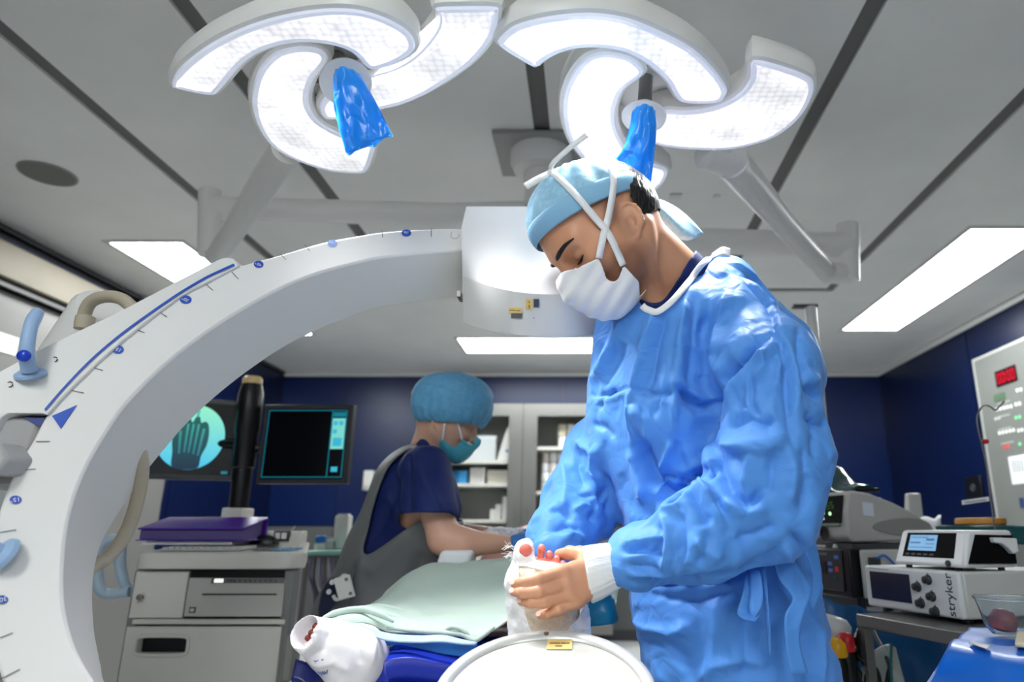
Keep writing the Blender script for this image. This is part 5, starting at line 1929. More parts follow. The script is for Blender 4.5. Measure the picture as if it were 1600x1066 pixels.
# frayed threads
th = MB()
r_ = random.Random(4)
for i in range(16):
    a = np.array([803 + r_.uniform(-3, 3), 852 + i * 1.6, 0])
    d0 = FD + r_.uniform(-.006, .01)
    L_ = r_.uniform(8, 20)
    pts = [P(a[0], a[1], d0), P(a[0] - L_ * .5, a[1] - r_.uniform(-3, 8), d0 - .004), P(a[0] - L_, a[1] + r_.uniform(-7, 4), d0 - .004 + r_.uniform(-.01, .01))]
    th.tube(spline(pts, 8), .00045, 5)
for i in range(26):
    u0, v0 = 914 + r_.uniform(-2, 3), 938 + i * 2
    d0 = FD + .015 + r_.uniform(-.01, .01)
    th.tube(spline([P(u0 - 6, v0, d0), P(u0, v0 + r_.uniform(-2, 2), d0), P(u0 + r_.uniform(2, 6), v0 + r_.uniform(-3, 3), d0)], 5), .0006, 5)
th.done('frayed_thread', M_tie, patient, smooth=60, kind='stuff')

# white bootie on the other foot
def boot(p):
    d = sd_cone(p, P(480, 990, 1.235), P(520, 1012, 1.262), .0295, .039)
    d = smin(d, sd_cone(p, P(520, 1012, 1.262), P(552, 1030, 1.29), .039, .050), .02)
    d = smin(d, sd_cone(p, P(552, 1028, 1.29), P(536, 1072, 1.285), .046, .036), .02)
    d = smin(d, sd_cone(p, P(552, 1022, 1.29), P(640, 992, 1.55), .044, .048), .03)
    a = P(483, 991, 1.236)
    n = P(452, 976, 1.20) - a
    n /= np.linalg.norm(n)
    d = smax(d, (p - a) @ n - .020, .006)
    inner = sd_cone(p, P(487, 993, 1.24), P(440, 970, 1.19), .0240, .030)
    return smax(d, -inner, .004)


oV, oF = surface(boot, P(440, 1090, 1.3) * [1, 0, 1] + [-.03, 1.12, -.03], P(650, 940, 1.3) * [1, 0, 1] + [.12, 1.62, .05], .0027)
oF = orient(oV, oF)
oV = relax(oV, oF, 3, .5)
oN = vnormals(oV, oF)
oV = oV + oN * (facets(oV, .04, .0016, 9, 2))[:, None]
oV = folds(oV, oF, [([(470, 1022), (490, 1005), (500, 975)], 5, 5), ([(480, 1030), (505, 1015), (515, 985)], -4, 6), ([(545, 985), (560, 1005), (566, 1040)], -3, 7), ([(575, 985), (585, 1005), (580, 1040)], 3, 6), ([(490, 1040), (520, 1035), (550, 1050)], 3, 8)])
bo = link_mesh('bootie', oV, oF, mat('stockinette', (238, 234, 236), .8, bump=.35, bscale=380, bdist=.0008), patient, smooth=180)


def stamp(pts, w):
    """printed stroke on the bootie"""
    c = np.array([trace(boot, u, v, lift=.0006) for u, v in spline(pts, 6)])
    MB().tube(c, w, 6).done('stamp_stroke', mat('stamp_blue', (64, 100, 170), .6), bo, smooth=60)


for pts, w_ in (([(490.5, 1033), (494, 1033.5), (497.5, 1032)], .0007), ([(492, 1036), (496, 1036.5), (499, 1034.5)], .0006), ([(502.5, 1030.5), (504.5, 1033), (506.5, 1036)], .0012), ([(504.5, 1030), (506.5, 1032.5), (508, 1035)], .0010),
                ([(509, 1042), (508, 1044), (507, 1046)], .0008), ([(497, 1050), (500, 1052.5), (501.5, 1050)], .0007), ([(504.5, 1049), (503.5, 1052), (502.5, 1054.5)], .0009),
                ([(507, 1049.5), (505.5, 1052), (506.5, 1054.5), (508.5, 1052), (507.5, 1049.5)], .0007), ([(511.5, 1047), (511, 1050), (510.5, 1053)], .0008)):
    stamp(pts, w_)

# operating table
M_royal = mat('royal_blue_vinyl', (12, 42, 170), .35, bump=.05, bscale=200, crumple=.1, cscale=10)
M_navyv = mat('navy_vinyl', (14, 26, 92), .35)
tbl = empty('operating_table', (P(760, 980, 1.7)[0], 2.2, 0), 'operating table with royal blue cushions and a black column under the drapes', 'operating table')
zt = .80


def slab(x0, x1, y0, y1, z0, z1, nm, m, bev=.02):
    return MB().box((x0, y0, z0), (x1, y1, z1)).done(nm, m, tbl, bevel=bev, seg=3)


slab(-.46, -.02, 1.62, 2.75, zt - .06, zt + .02, 'seat_cushion', M_royal)
slab(-.50, -.06, 2.77, 3.55, zt - .06, zt + .02, 'back_cushion', M_royal)
sheet('leg_cushion', [[(560, 1052, 1.30), (575, 1035, 1.31), (600, 1016, 1.32), (640, 1003, 1.34), (700, 1002, 1.36), (760, 1004, 1.38)],
                      [(540, 1080, 1.28), (562, 1062, 1.28), (592, 1038, 1.28), (640, 1030, 1.29), (700, 1041, 1.30), (770, 1050, 1.32)]], M_royal, tbl, nu=26, nv=8, solid=.05, wob=.004)
sheet('leg_cushion', [[(462, 1030, 1.24), (480, 1036, 1.24), (500, 1050, 1.25), (520, 1070, 1.26)], [(455, 1062, 1.22), (470, 1066, 1.22), (490, 1080, 1.22), (510, 1096, 1.24)]], M_navyv, tbl, nu=14, nv=6, solid=.04)
MB().box((-.49, 1.28, zt - .14), (-.03, 2.7, zt - .065)).done('table_top', M_black, tbl, bevel=.01)
MB().box((-.42, 1.85, .12), (-.16, 2.25, zt - .15)).done('column', M_dark, tbl, bevel=.02)
MB().box((-.58, 1.6, 0.0), (0, 2.6, .12)).done('base', M_dark, tbl, bevel=.03)

# drapes
M_green = mat('green_drape', (186, 204, 192), .85, bump=.35, bscale=420, bdist=.001, crumple=.06, cscale=16)
M_under = mat('pale_blue_liner', (176, 198, 236), .75, bump=.2, bscale=300, var=.12, vscale=60)
M_sheet = mat('blue_sheet', (26, 104, 186), .6)
rows = [
 [(505,968,1.255),(520,974,1.262),(548,972,1.27),(578,968,1.30),(604,981,1.32),(650,985,1.33),(700,988,1.335),(736,998,1.335),(768,984,1.36),(806,966,1.42),(860,962,1.45),(960,965,1.5)],
 [(504,966,1.262),(520,966,1.27),(548,962,1.28),(578,961,1.31),(606,969,1.33),(650,975,1.345),(700,978,1.35),(740,988,1.35),(770,978,1.38),(806,958,1.44),(860,952,1.47),(960,955,1.52)],
 [(506,964,1.275),(522,959,1.30),(550,955,1.32),(580,955,1.35),(610,963,1.38),(655,967,1.40),(705,972,1.41),(745,978,1.41),(778,968,1.43),(812,950,1.47),(865,942,1.5),(962,945,1.55)],
 [(510,964,1.33),(530,956,1.37),(556,950,1.40),(585,945,1.44),(615,952,1.47),(660,955,1.49),(710,958,1.50),(750,955,1.51),(785,950,1.52),(818,935,1.55),(868,928,1.58),(965,930,1.62)],
 [(525,966,1.45),(545,956,1.5),(566,950,1.54),(590,941,1.58),(620,932,1.62),(662,928,1.63),(712,928,1.64),(752,925,1.65),(790,918,1.66),(822,908,1.68),(870,900,1.7),(968,900,1.72)],
 [(545,962,1.6),(560,955,1.64),(580,945,1.68),(602,933,1.72),(628,910,1.75),(668,898,1.77),(716,896,1.78),(755,893,1.79),(795,888,1.8),(825,884,1.82),(872,880,1.84),(970,882,1.86)],
 [(565,958,1.75),(580,945,1.78),(597,934,1.8),(607,920,1.83),(640,895,1.87),(672,882,1.9),(718,880,1.92),(757,876,1.93),(798,870,1.94),(827,868,1.96),(875,866,1.98),(972,868,2.0)],
 [(578,965,1.9),(592,952,1.93),(605,940,1.95),(614,926,1.97),(648,900,2.0),(678,888,2.02),(722,885,2.03),(760,882,2.04),(800,876,2.05),(829,874,2.06),(877,872,2.08),(974,874,2.1)],
]
gd = sheet('green_drape', rows, M_green, None, nu=110, nv=70, solid=-.004, wob=.010, seed=3)
tag(gd, 'pale green cloth drape spread over the lying person, between the two feet', 'drape')
# hem fold running along the drape's near edge, and loose folds
for pts, r in (([(505,965,1.258),(525,958,1.28),(552,953,1.30),(575,954,1.31),(596,961,1.31),(615,972,1.31)], .006), ([(604,981,1.31),(648,986,1.318),(690,989,1.322),(722,992,1.322),(738,1001,1.322),(748,998,1.33),(764,986,1.35),(772,980,1.37)], .005),
               ([(697,984,1.325),(708,980,1.322),(722,984,1.322),(733,993,1.322)], .0045), ([(520,962,1.29),(560,953,1.36),(600,960,1.38),(640,970,1.38)], .006), ([(560,950,1.42),(600,948,1.46),(650,962,1.46),(700,974,1.42)], .005)):
    MB().tube(spline([P(*x) for x in pts], 30), np.concatenate([np.linspace(.4, 1, 6), np.ones(18), np.linspace(1, .4, 6)]) * r, 12).done('fold', M_green, gd, smooth=180)
ul = sheet('drape_liner', [[(536,976,1.27),(560,974,1.275),(590,985,1.28),(640,992,1.29),(700,994,1.295),(745,1004,1.30)], [(552,984,1.265),(575,990,1.27),(606,1000,1.27),(650,1003,1.275),(700,1003,1.28),(742,1006,1.29)]], M_under, None, nu=30, nv=8, solid=.003, wob=.003)
tag(ul, 'pale blue liner edge showing below the green drape hem', 'liner')
us = sheet('table_sheet', [[(575,988,1.30),(600,999,1.30),(650,1002,1.30),(700,1003,1.305),(745,1006,1.31)], [(592,1012,1.305),(612,1008,1.305),(650,1012,1.305),(700,1022,1.305),(745,1030,1.31)]], M_sheet, None, nu=26, nv=8, solid=.003, wob=.004)
tag(us, 'mid blue sheet hanging under the pale liner on the table', 'sheet')
# teal drape and things between foot and gown
td = sheet('teal_drape', [[(914,935,1.45),(940,925,1.45),(958,932,1.45),(962,950,1.46)], [(914,960,1.44),(938,955,1.43),(956,958,1.43),(966,966,1.45)], [(915,978,1.44),(935,978,1.43),(955,976,1.43),(964,974,1.45)]], mat('teal_film', (20, 130, 172), .35, crumple=.3, cscale=14), None, nu=18, nv=12, solid=.002, wob=.006)
tag(td, 'small teal plastic drape between the bandaged foot and the blue gown', 'drape')
pd = empty('arm_pad', P(697, 872, 1.95), 'white padded block on the table by the elbow of the person in navy scrubs', 'pad')
MB().obox(P(680, 884, 1.96), (.09, 0, 0), (0, .12, 0), (.012, 0, .04)).done('pad', M_tie, pd, bevel=.012, seg=3)
# white tubing bundle at the gloved hands
tb = empty('gauze_bundle', P(792, 838, 2.2), 'loose bundle of white gauze and tubing beside the blue gloves', 'gauze')
r_ = random.Random(9)
for i in range(7):
    c = [P(760 + 9 * k + r_.uniform(-5, 5), 833 + r_.uniform(-6, 6), 2.17 + r_.uniform(-.03, .03)) for k in range(7)]
    MB().tube(spline(c, 26), .0065, 8).done('strand', M_tie, tb, smooth=180)

# ================================================================== workstation cart with monitors
M_cart = mat('cart_cream', (214, 211, 203), .4, var=.02, vscale=8)
M_cartd = mat('cart_grey', (128, 128, 128), .45)
M_printer = mat('printer_grey', (186, 184, 178), .45)
YC = 2.3
cart = empty('workstation_cart', (-1.2, 2.6, 0), 'cream workstation cart with two screens on a black pole, behind the white scanner arm', 'cart')
x0, x1 = P(209, 890, YC)[0], P(463, 890, YC)[0]


def cz(v, d=YC):
    return P(400, v, d)[2]


def cx(u, v, d=YC):
    return P(u, v, d)[0]


xr = P(478, 840, 2.75)[0]
MB().hexa([(x, y, z) for z in (.12, cz(889)) for x, y in ((x0 + .005, YC + .025), (x1 - .005, YC + .025), (xr, 2.75), (x0 + .005, 2.75))]).done('body', M_cartd, cart, bevel=.01)
for xa in (x0 + .004, x1 - .038):
    MB().box((xa, YC - .002, .12), (xa + .034, YC + .05, cz(890))).done('side_post', M_cartd, cart, bevel=.008)
# console with rounded front
zc1, zc0 = cz(863), cz(889)
pl_ = []
for k in range(9):
    a = math.pi / 2 * k / 8
    pl_.append((x0 - .004 + .07 - .07 * math.sin(math.pi / 2 - a), YC - .03 + .07 - .07 * math.sin(a)))
pl_ = [(x0 - .004, 2.76)] + pl_
for k in range(9):
    a = math.pi / 2 * k / 8
    pl_.append((x1 + .012 - .07 + .07 * math.sin(a), YC - .03 + .07 - .07 * math.cos(a)))
pl_.append((xr + .01, 2.76))
con = MB().loft([[(x, y, zc0) for x, y in pl_], [(x, y, zc1 - .012) for x, y in pl_], [(x * .996 - .004, y + .006, zc1 + (y - YC) * .05) for x, y in pl_]]).done('console', M_cart, cart, bevel=.006, seg=3)
xq_ = P(474, 840, 2.55)[0]
MB().hexa([(x0 + .03, 2.52, zc1), (xq_, 2.52, zc1), (xr, 2.76, zc1), (x0 + .03, 2.76, zc1), (x0 + .03, 2.55, zc1 + .066), (xq_ - .004, 2.55, zc1 + .066), (xr, 2.76, zc1 + .066), (x0 + .03, 2.76, zc1 + .066)]).done('console_riser', M_cart, cart, bevel=.006)
zk = lambda y: zc1 + (y - YC) * .05 + .002
kb = MB().hexa([(x0 + .06, YC + .02, zk(2.32)), (x1 - .20, YC + .02, zk(2.32)), (x1 - .20, YC + .13, zk(2.43)), (x0 + .06, YC + .13, zk(2.43))] + [(x0 + .06, YC + .02, zk(2.32) + .006), (x1 - .20, YC + .02, zk(2.32) + .006), (x1 - .20, YC + .13, zk(2.43) + .006), (x0 + .06, YC + .13, zk(2.43) + .006)]).done('keyboard', mat('kbd', (176, 176, 172), .5), con)
mk_ = mat('key_grey', (200, 200, 196), .5)
for i in range(13):
    for j in range(4):
        x = x0 + .066 + i * .0203
        y = YC + .026 + j * .026
        MB().box((x, y, zk(y) + .005), (x + .0165, y + .021, zk(y) + .011)).done('key', mk_, kb, smooth=0)
for (ua, col) in ((386, (120, 124, 128)), (414, (120, 172, 206))):
    for i in range(4 if ua == 386 else 5):
        for j in range(3):
            x = cx(ua + i * 8, 862) + .0
            y = YC + .03 + j * .03
            MB().box((x, y, zk(y)), (x + .012, y + .018, zk(y) + .005)).done('button', mat('btn_%d' % ua, col, .5), con, smooth=0)
for i in range(2):
    c = P(435 + i * 10, 838, 2.53)
    MB().box((c[0] - .009, 2.520, c[2] - .01), (c[0] + .009, 2.545, c[2] + .012)).done('switch', M_plast, con, bevel=.002)
c = P(440, 838, 2.53)
MB().box((c[0] - .026, 2.524, c[2] - .016), (c[0] + .026, 2.545, c[2] + .018)).done('switch_frame', M_dark, con)
# door, printer bay, lower drawer
MB().box((cx(214, 893), YC - .004, cz(966)), (cx(296, 893), YC + .03, cz(892.5))).done('door', M_cart, cart, bevel=.003).name
dk_ = P(222, 933, YC - .004)
MB().lathe([(.006, 0), (.006, .006), (.009, .009), (.009, .016), (.006, .019), (.0005, .02)], dk_, (0, -1, 0), 16).done('door_knob', M_steel, cart, smooth=40)
MB().box((cx(297, 893), YC + .003, cz(967)), (cx(449, 893), YC + .026, cz(892))).done('printer_bay', M_black, cart)
pr = MB().hexa([(cx(291, 964), YC - .016, cz(963)), (cx(443, 964), YC - .016, cz(963)), (cx(443, 964), YC + .02, cz(963)), (cx(291, 964), YC + .02, cz(963)),
                (cx(297, 903), YC - .006, cz(903)), (cx(446, 903), YC - .006, cz(903)), (cx(446, 903), YC + .02, cz(903)), (cx(297, 903), YC + .02, cz(903))]).done('printer', M_printer, cart, bevel=.003)
yy = lambda v: YC - .006 - .010 * (v - 903) / 60 - .0016
def pbox(u0, v0, u1, v1, nm, m, th=.002):
    y = yy((v0 + v1) / 2)
    a, b = P(u0, v1, y), P(u1, v0, y)
    return MB().box((a[0], y - th, a[2]), (b[0], y + .006, b[2])).done(nm, m, pr, smooth=0)
pbox(330, 903.5, 444, 911.5, 'control_strip', mat('strip_grey', (112, 112, 110), .5))
pbox(335, 904.5, 350, 910.5, 'display', mat('lcd_lit', (250, 250, 245), .3, emit=(250, 250, 245), estr=.8), .003)
for i, u in enumerate((356, 361, 366, 374, 382, 390, 398, 406, 414, 422, 430)):
    pbox(u, 905.8, u + 3, 909, 'print_button', mat('btn_dark', (70, 70, 72), .5), .004)
pbox(316, 928, 432, 930, 'paper_slot', M_black, .0012)
pbox(295, 949, 306, 958, 'emblem', mat('emblem_dark', (84, 84, 82), .5), .0015)
pbox(297, 951, 304, 956, 'emblem', M_printer, .0022)
MB().box((cx(206, 975), YC - .003, cz(976)), (cx(446, 975), YC + .03, cz(967.5))).done('rail', M_cart, cart, bevel=.003)
# lower drawer: front plate built around a pull slot
xa, xb, za, zb = cx(203, 980), cx(443, 980), .14, cz(979)
sa, sb, s0, s1 = cx(219, 1008), cx(295, 1008), cz(1020), cz(996)
m = MB()
m.box((xa, YC - .014, s1), (xb, YC + .03, zb))
m.box((xa, YC - .014, za), (xb, YC + .03, s0))
m.box((xa, YC - .014, s0), (sa, YC + .03, s1))
m.box((sb, YC - .014, s0), (xb, YC + .03, s1))
dw = m.done('drawer_front', M_cart, cart)
MB().box((sa - .001, YC + .012, s0), (sb + .001, YC + .02, s1)).done('pull_slot', M_black, dw)
sr = MB()
a_ = np.linspace(0, 2 * math.pi, 32, endpoint=False)
cxm, czm, hx, hz = (sa + sb) / 2, (s0 + s1) / 2, (sb - sa) / 2 + .006, (s1 - s0) / 2 + .006
pth = [(cxm + hx * np.sign(math.cos(t)) * abs(math.cos(t)) ** .35, YC - .015, czm + hz * np.sign(math.sin(t)) * abs(math.sin(t)) ** .35) for t in a_]
sr.tube(pth + pth[:1], .006, 8, caps=False).done('slot_rim', M_cart, dw, smooth=60)
# side bumper lower right
MB().box((x1 - .012, YC + .0, cz(1066)), (x1 + .02, YC + .06, cz(992))).done('bumper', mat('bumper', (150, 148, 144), .5), cart, bevel=.008)
# handle at the left side
hx = [P(202, 925, 2.33), P(170, 929, 2.32), P(156, 920, 2.31), P(152, 900, 2.31), P(153, 868, 2.31), P(160, 850, 2.31), P(174, 843, 2.32), P(188, 850, 2.34), P(188, 885, 2.36), P(196, 915, 2.37), P(206, 922, 2.38)]
MB().tube(spline(hx, 50), .017, 12).done('side_handle', mat('handle_blue', (168, 188, 204), .35), cart, smooth=60)
# monitor pole
pc = P(374, 800, 2.72)
MB().box((pc[0] - .04, 2.66, zc1 + .05), (pc[0] + .045, 2.75, cz(794, 2.68))).done('pole_socket', M_cart, cart, bevel=.006)
ptop = P(394, 601, 2.71)
MB().lathe([(.034, 0), (.036, .01), (.036, .16), (.043, .165), (.044, .30), (.048, .305), (.048, ptop[2] - cz(798, 2.71) - .04), (.038, ptop[2] - cz(798, 2.71))], (pc[0], 2.71, cz(798, 2.71)), ptop - np.array([pc[0], 2.71, cz(798, 2.71)]), 28).done('pole', M_black, cart, smooth=40)
MB().lathe([(.036, -.004), (.038, .004), (.038, .022), (.03, .032), (.0005, .035)], ptop, (0, 0, 1), 24).done('pole_cap', mat('cap_brass', (226, 196, 140), .35), cart, smooth=50)
M_bez = mat('bezel_dark', (46, 48, 52), .4)
M_scr = mat('screen_black', (6, 8, 11), .12)
M_teal = mat('screen_teal', (0, 0, 0), .3, emit=(16, 130, 150), estr=.8)
M_cyan = mat('screen_cyan', (0, 0, 0), .3, emit=(60, 190, 220), estr=.9)
M_mint = mat('screen_mint', (0, 0, 0), .3, emit=(130, 225, 215), estr=.9)


def monitor(A, B, h, content):
    """A, B: lower front corners (left, right); h height"""
    ax = B - A
    W = np.linalg.norm(ax)
    ax = ax / W
    az = np.array([0, 0, 1.0])
    n = np.cross(ax, az)               # towards the viewer
    if n[1] > 0:
        n = -n
    mo = MB().obox(A, ax * W, -n * .045, az * h).done('monitor', M_bez, cart, bevel=.004)
    sc_ = MB().obox(A + ax * .018 + az * .018 + n * .0005, ax * (W - .036), -n * .01, az * (h - .036)).done('screen', M_scr, mo, smooth=0)
    def q(s, t, l=.001):
        return A + ax * (.018 + (W - .036) * s) + az * (.018 + (h - .036) * t) + n * l
    content(q, sc_, ax, az, n)
    mid = A + ax * W / 2 - n * .045 + az * h * .45
    MB().tube([mid, mid - n * .03, np.array([ptop[0], 2.71, mid[2]])], .02, 10).done('monitor_arm', M_black, mo)


def rect(q, s0, t0, s1, t1, nm, m, p, l=.0012):
    return MB().add([q(s0, t0, l), q(s1, t0, l), q(s1, t1, l), q(s0, t1, l)], [(0, 1, 2, 3)]).done(nm, m, p, smooth=0)


def right_screen(q, p, ax, az, n):
    for a in ((.01, .02, .99, .032), (.01, .968, .99, .98), (.01, .02, .02, .98), (.978, .02, .99, .98), (.80, .02, .812, .98)):
        rect(q, *a, 'screen_line', M_teal, p)
    rect(q, .815, .42, .975, .86, 'screen_panel', M_mint, p, .001)
    rect(q, .815, .88, .975, .95, 'screen_panel', M_teal, p, .001)
    for a in ((.83, .76, .88, .82), (.90, .76, .95, .82), (.83, .64, .88, .70), (.84, .46, .95, .58), (.85, .1, .93, .17)):
        rect(q, *a, 'screen_icon', M_cyan, p, .0016)


def gradient_mat(name, c0, c1, z0, z1):
    m = bpy.data.materials.new(name)
    m.use_nodes = True
    nt = m.node_tree
    b = nt.nodes['Principled BSDF']
    b.inputs['Base Color'].default_value = (0, 0, 0, 1)
    g = nt.nodes.new('ShaderNodeNewGeometry')
    sx = nt.nodes.new('ShaderNodeSeparateXYZ')
    mr = nt.nodes.new('ShaderNodeMapRange')
    mr.inputs['From Min'].default_value = z0
    mr.inputs['From Max'].default_value = z1
    mx = nt.nodes.new('ShaderNodeMixRGB')
    mx.inputs[1].default_value = lin(c0)
    mx.inputs[2].default_value = lin(c1)
    L = nt.links.new
    L(g.outputs['Position'], sx.inputs[0])
    L(sx.outputs['Z'], mr.inputs['Value'])
    L(mr.outputs[0], mx.inputs[0])
    L(mx.outputs[0], b.inputs['Emission Color'])
    b.inputs['Emission Strength'].default_value = .95
    return m


def left_screen(q, p, ax, az, n):
    s0, t0 = .535, .52
    rx, ry = .355, .455
    aa = np.linspace(0, 2 * math.pi, 56, endpoint=False)
    zlo, zhi = q(0, .1)[2], q(0, .95)[2]
    MB().add([q(s0 + rx * math.cos(x), t0 + ry * math.sin(x), .001) for x in aa], [list(range(56))]).done('x_ray_image', gradient_mat('xray_glow', (70, 200, 240), (150, 245, 205), zlo, zhi), p, smooth=0)
    dk = gradient_mat('xray_dark', (4, 44, 70), (20, 104, 96), zlo, zhi)
    md = gradient_mat('xray_mid', (10, 90, 130), (70, 190, 170), zlo, zhi)
    # foot silhouette and bones of the radiograph
    foot = [(.38, .12), (.37, .30), (.35, .46), (.37, .60), (.40, .68), (.44, .66), (.46, .74), (.50, .78), (.53, .72), (.56, .80), (.60, .80), (.62, .72), (.66, .74), (.70, .70), (.72, .56), (.71, .40), (.67, .26), (.66, .11), (.60, .075), (.50, .068), (.44, .08)]
    f2 = spline(np.array(foot), 60, True)
    MB().add([q(a, b, .0013) for a, b in f2], [list(range(60))]).done('x_ray_foot', dk, p, smooth=0)
    for (a, b, w) in (((.42, .60), (.44, .28), .012), ((.49, .70), (.49, .30), .011), ((.545, .70), (.535, .30), .011), ((.60, .70), (.585, .28), .011), ((.66, .64), (.635, .26), .014), ((.48, .92), (.485, .76), .016), ((.58, .90), (.575, .80), .014)):
        a, b = np.array(a), np.array(b)
        MB().add([q(a[0] - w, a[1], .0016), q(a[0] + w, a[1], .0016), q(b[0] + w * .8, b[1], .0016), q(b[0] - w * .8, b[1], .0016)], [(0, 1, 2, 3)]).done('x_ray_bone', md, p, smooth=0)
    rect(q, .03, .32, .15, .50, 'screen_panel', M_cyan, p)
    rect(q, .05, .20, .13, .24, 'screen_icon', M_teal, p)
    rect(q, .90, .02, .97, .06, 'screen_icon', M_teal, p)


A = P(398, 756, 2.70)
B = P(541, 757, 2.70)
B[2] = A[2]
monitor(A, B, P(480, 632, 2.7)[2] - A[2], right_screen)
A = P(196, 741, 2.60)
B = P(366, 751, 2.73)
A[2] = B[2]
monitor(A, B, P(370, 627, 2.73)[2] - B[2], left_screen)

# folder, papers, mouse
zf = zk(2.5) + .012
pa = empty('paper_stack', (P(300, 845, 2.42)[0], 2.48, zf - .005), 'thin stack of papers under the purple binder on the cart', 'papers')
for i in range(3):
    MB().obox((P(216 + i * 3, 848, 2.36)[0], 2.37 + i * .004, zf - .002 + i * .0035), (.31 - .01 * i, .0, 0), (-.01, .2, 0), (0, 0, .003)).done('sheet', M_tie, pa, smooth=0)
fo_ = empty('binder', (P(295, 835, 2.45)[0], 2.48, zf + .01), 'thick purple ring binder lying on the cart console', 'binder')
M_pur = mat('purple_cover', (78, 28, 150), .35, crumple=.08, cscale=12)
o1 = np.array([P(211, 847, 2.36)[0], 2.36, zf + .010])
bx_ = np.array([P(379, 847, 2.36)[0] - P(211, 847, 2.36)[0], 0, .0])
by_ = np.array([.004, .16, 0])
hz = np.array([0, 0, 1.0])
MB().obox(o1, bx_, by_, hz * .004).done('cover', M_pur, fo_, bevel=.0015)
MB().hexa([o1 + hz * .036, o1 + bx_ + hz * .036, o1 + bx_ + by_ + hz * .074, o1 + by_ + hz * .074, o1 + hz * .041, o1 + bx_ + hz * .041, o1 + bx_ + by_ + hz * .080, o1 + by_ + hz * .080]).done('cover', M_pur, fo_, bevel=.0015)
MB().hexa([o1 + by_ * .97 + hz * .004, o1 + bx_ + by_ * .97 + hz * .004, o1 + bx_ + by_ + hz * .004, o1 + by_ + hz * .004, o1 + by_ * .97 + hz * .073, o1 + bx_ + by_ * .97 + hz * .073, o1 + bx_ + by_ + hz * .074, o1 + by_ + hz * .074]).done('spine', M_pur, fo_)
pg_ = [o1 + bx_ * .02 + by_ * .05 + hz * .0045, o1 + bx_ * .96 + by_ * .05 + hz * .0045, o1 + bx_ * .96 + by_ * .95 + hz * .0045, o1 + bx_ * .02 + by_ * .95 + hz * .0045]
MB().hexa(pg_ + [pg_[0] + hz * .030, pg_[1] + hz * .030, pg_[2] + hz * .062, pg_[3] + hz * .062]).done('pages', mat('pages_lilac', (96, 84, 140), .7, bump=.6, bscale=60, stretch=(1, 1, 40)), fo_)
ms = empty('computer_mouse', P(409, 845, 2.5), 'black computer mouse beside the purple binder on the cart', 'mouse')
mc = P(409, 846, 2.5)
rr_ = []
for k in range(9):
    t = k / 8
    wd, hh = .027 * math.sin(math.pi * (.12 + .8 * t)) ** .6, .034 * math.sin(math.pi * (.1 + .8 * t)) ** .7
    a = np.linspace(0, math.pi, 13)
    rr_.append(np.column_stack([mc[0] - .035 + .09 * t + np.zeros(13), mc[1] + wd * np.cos(a), zk(2.5) + .008 + hh * np.sin(a)]))
MB().loft(rr_).done('shell', M_black, ms, smooth=60)
MB().tube(spline([mc + [.05, .0, .0], mc + [.03, .1, .01], mc + [.02, .22, .05]], 10), .002, 6).done('cable', M_black, ms)

# ================================================================== steel cabinet in the back wall
YK = 6.72
kx0, kx1, km = P(684, 640, YK)[0], .22, P(818, 640, YK)[0]
kz0, kz1 = .12, P(800, 631, YK)[2]
M_glass = mat('cabinet_glass', (235, 240, 240), .05, trans=1.0, ior=1.02, alpha=.25)
M_shelf = mat('shelf_white', (205, 202, 194), .5)
cab = empty('steel_cabinet', ((kx0 + kx1) / 2, 6.9, kz0), 'tall brushed steel storage cabinet with two glass doors in the back wall', 'cabinet')
m = MB()
m.box((kx0, YK + .02, kz0), (kx0 + .03, 7.19, kz1))
m.box((kx1 - .03, YK + .02, kz0), (kx1, 7.19, kz1))
m.box((kx0, YK + .02, kz1 - .03), (kx1, 7.19, kz1))
m.box((kx0, YK + .02, kz0), (kx1, 7.19, kz0 + .03))
m.box((kx0 + .03, 7.16, kz0), (kx1 - .03, 7.19, kz1))
m.box((km - .015, YK + .02, kz0), (km + .015, 7.16, kz1))
m.done('case', mat('cabinet_inside', (150, 150, 146), .45, metal=.4), cab)
gtop = P(750, 650, YK)[2]
for (a, b, ga, gb) in ((kx0, km - .004, P(704, 650, YK)[0], P(796, 650, YK)[0]), (km + .004, kx1, P(840, 650, YK)[0], kx1 - .12)):
    m = MB()
    gbz = .55
    m.box((a, YK, kz0), (ga, YK + .018, kz1))
    m.box((gb, YK, kz0), (b, YK + .018, kz1))
    m.box((ga, YK, gtop), (gb, YK + .018, kz1))
    m.box((ga, YK, kz0), (gb, YK + .018, gbz))
    dd = m.done('door', M_steel, cab, smooth=0)
    MB().box((ga, YK + .006, gbz), (gb, YK + .010, gtop)).done('pane', M_glass, dd, smooth=0)
    hu = b - .05 if a == kx0 else a + .05
    MB().tube([(hu, YK - .03, 1.0), (hu, YK - .03, 1.25)], .008, 10).done('handle', M_steel, dd)
SHL = [P(750, 720, 6.8)[2], P(750, 756, 6.8)[2], P(750, 812, 6.8)[2], .8]
SHR = [P(860, 699, 6.8)[2], P(860, 768, 6.8)[2], 1.15, .8]
for z in SHL:
    MB().box((kx0 + .031, YK + .03, z - .03), (km - .016, 7.15, z)).done('shelf', M_shelf, cab)
for z in SHR:
    MB().box((km + .016, YK + .03, z - .03), (kx1 - .031, 7.15, z)).done('shelf', M_shelf, cab)


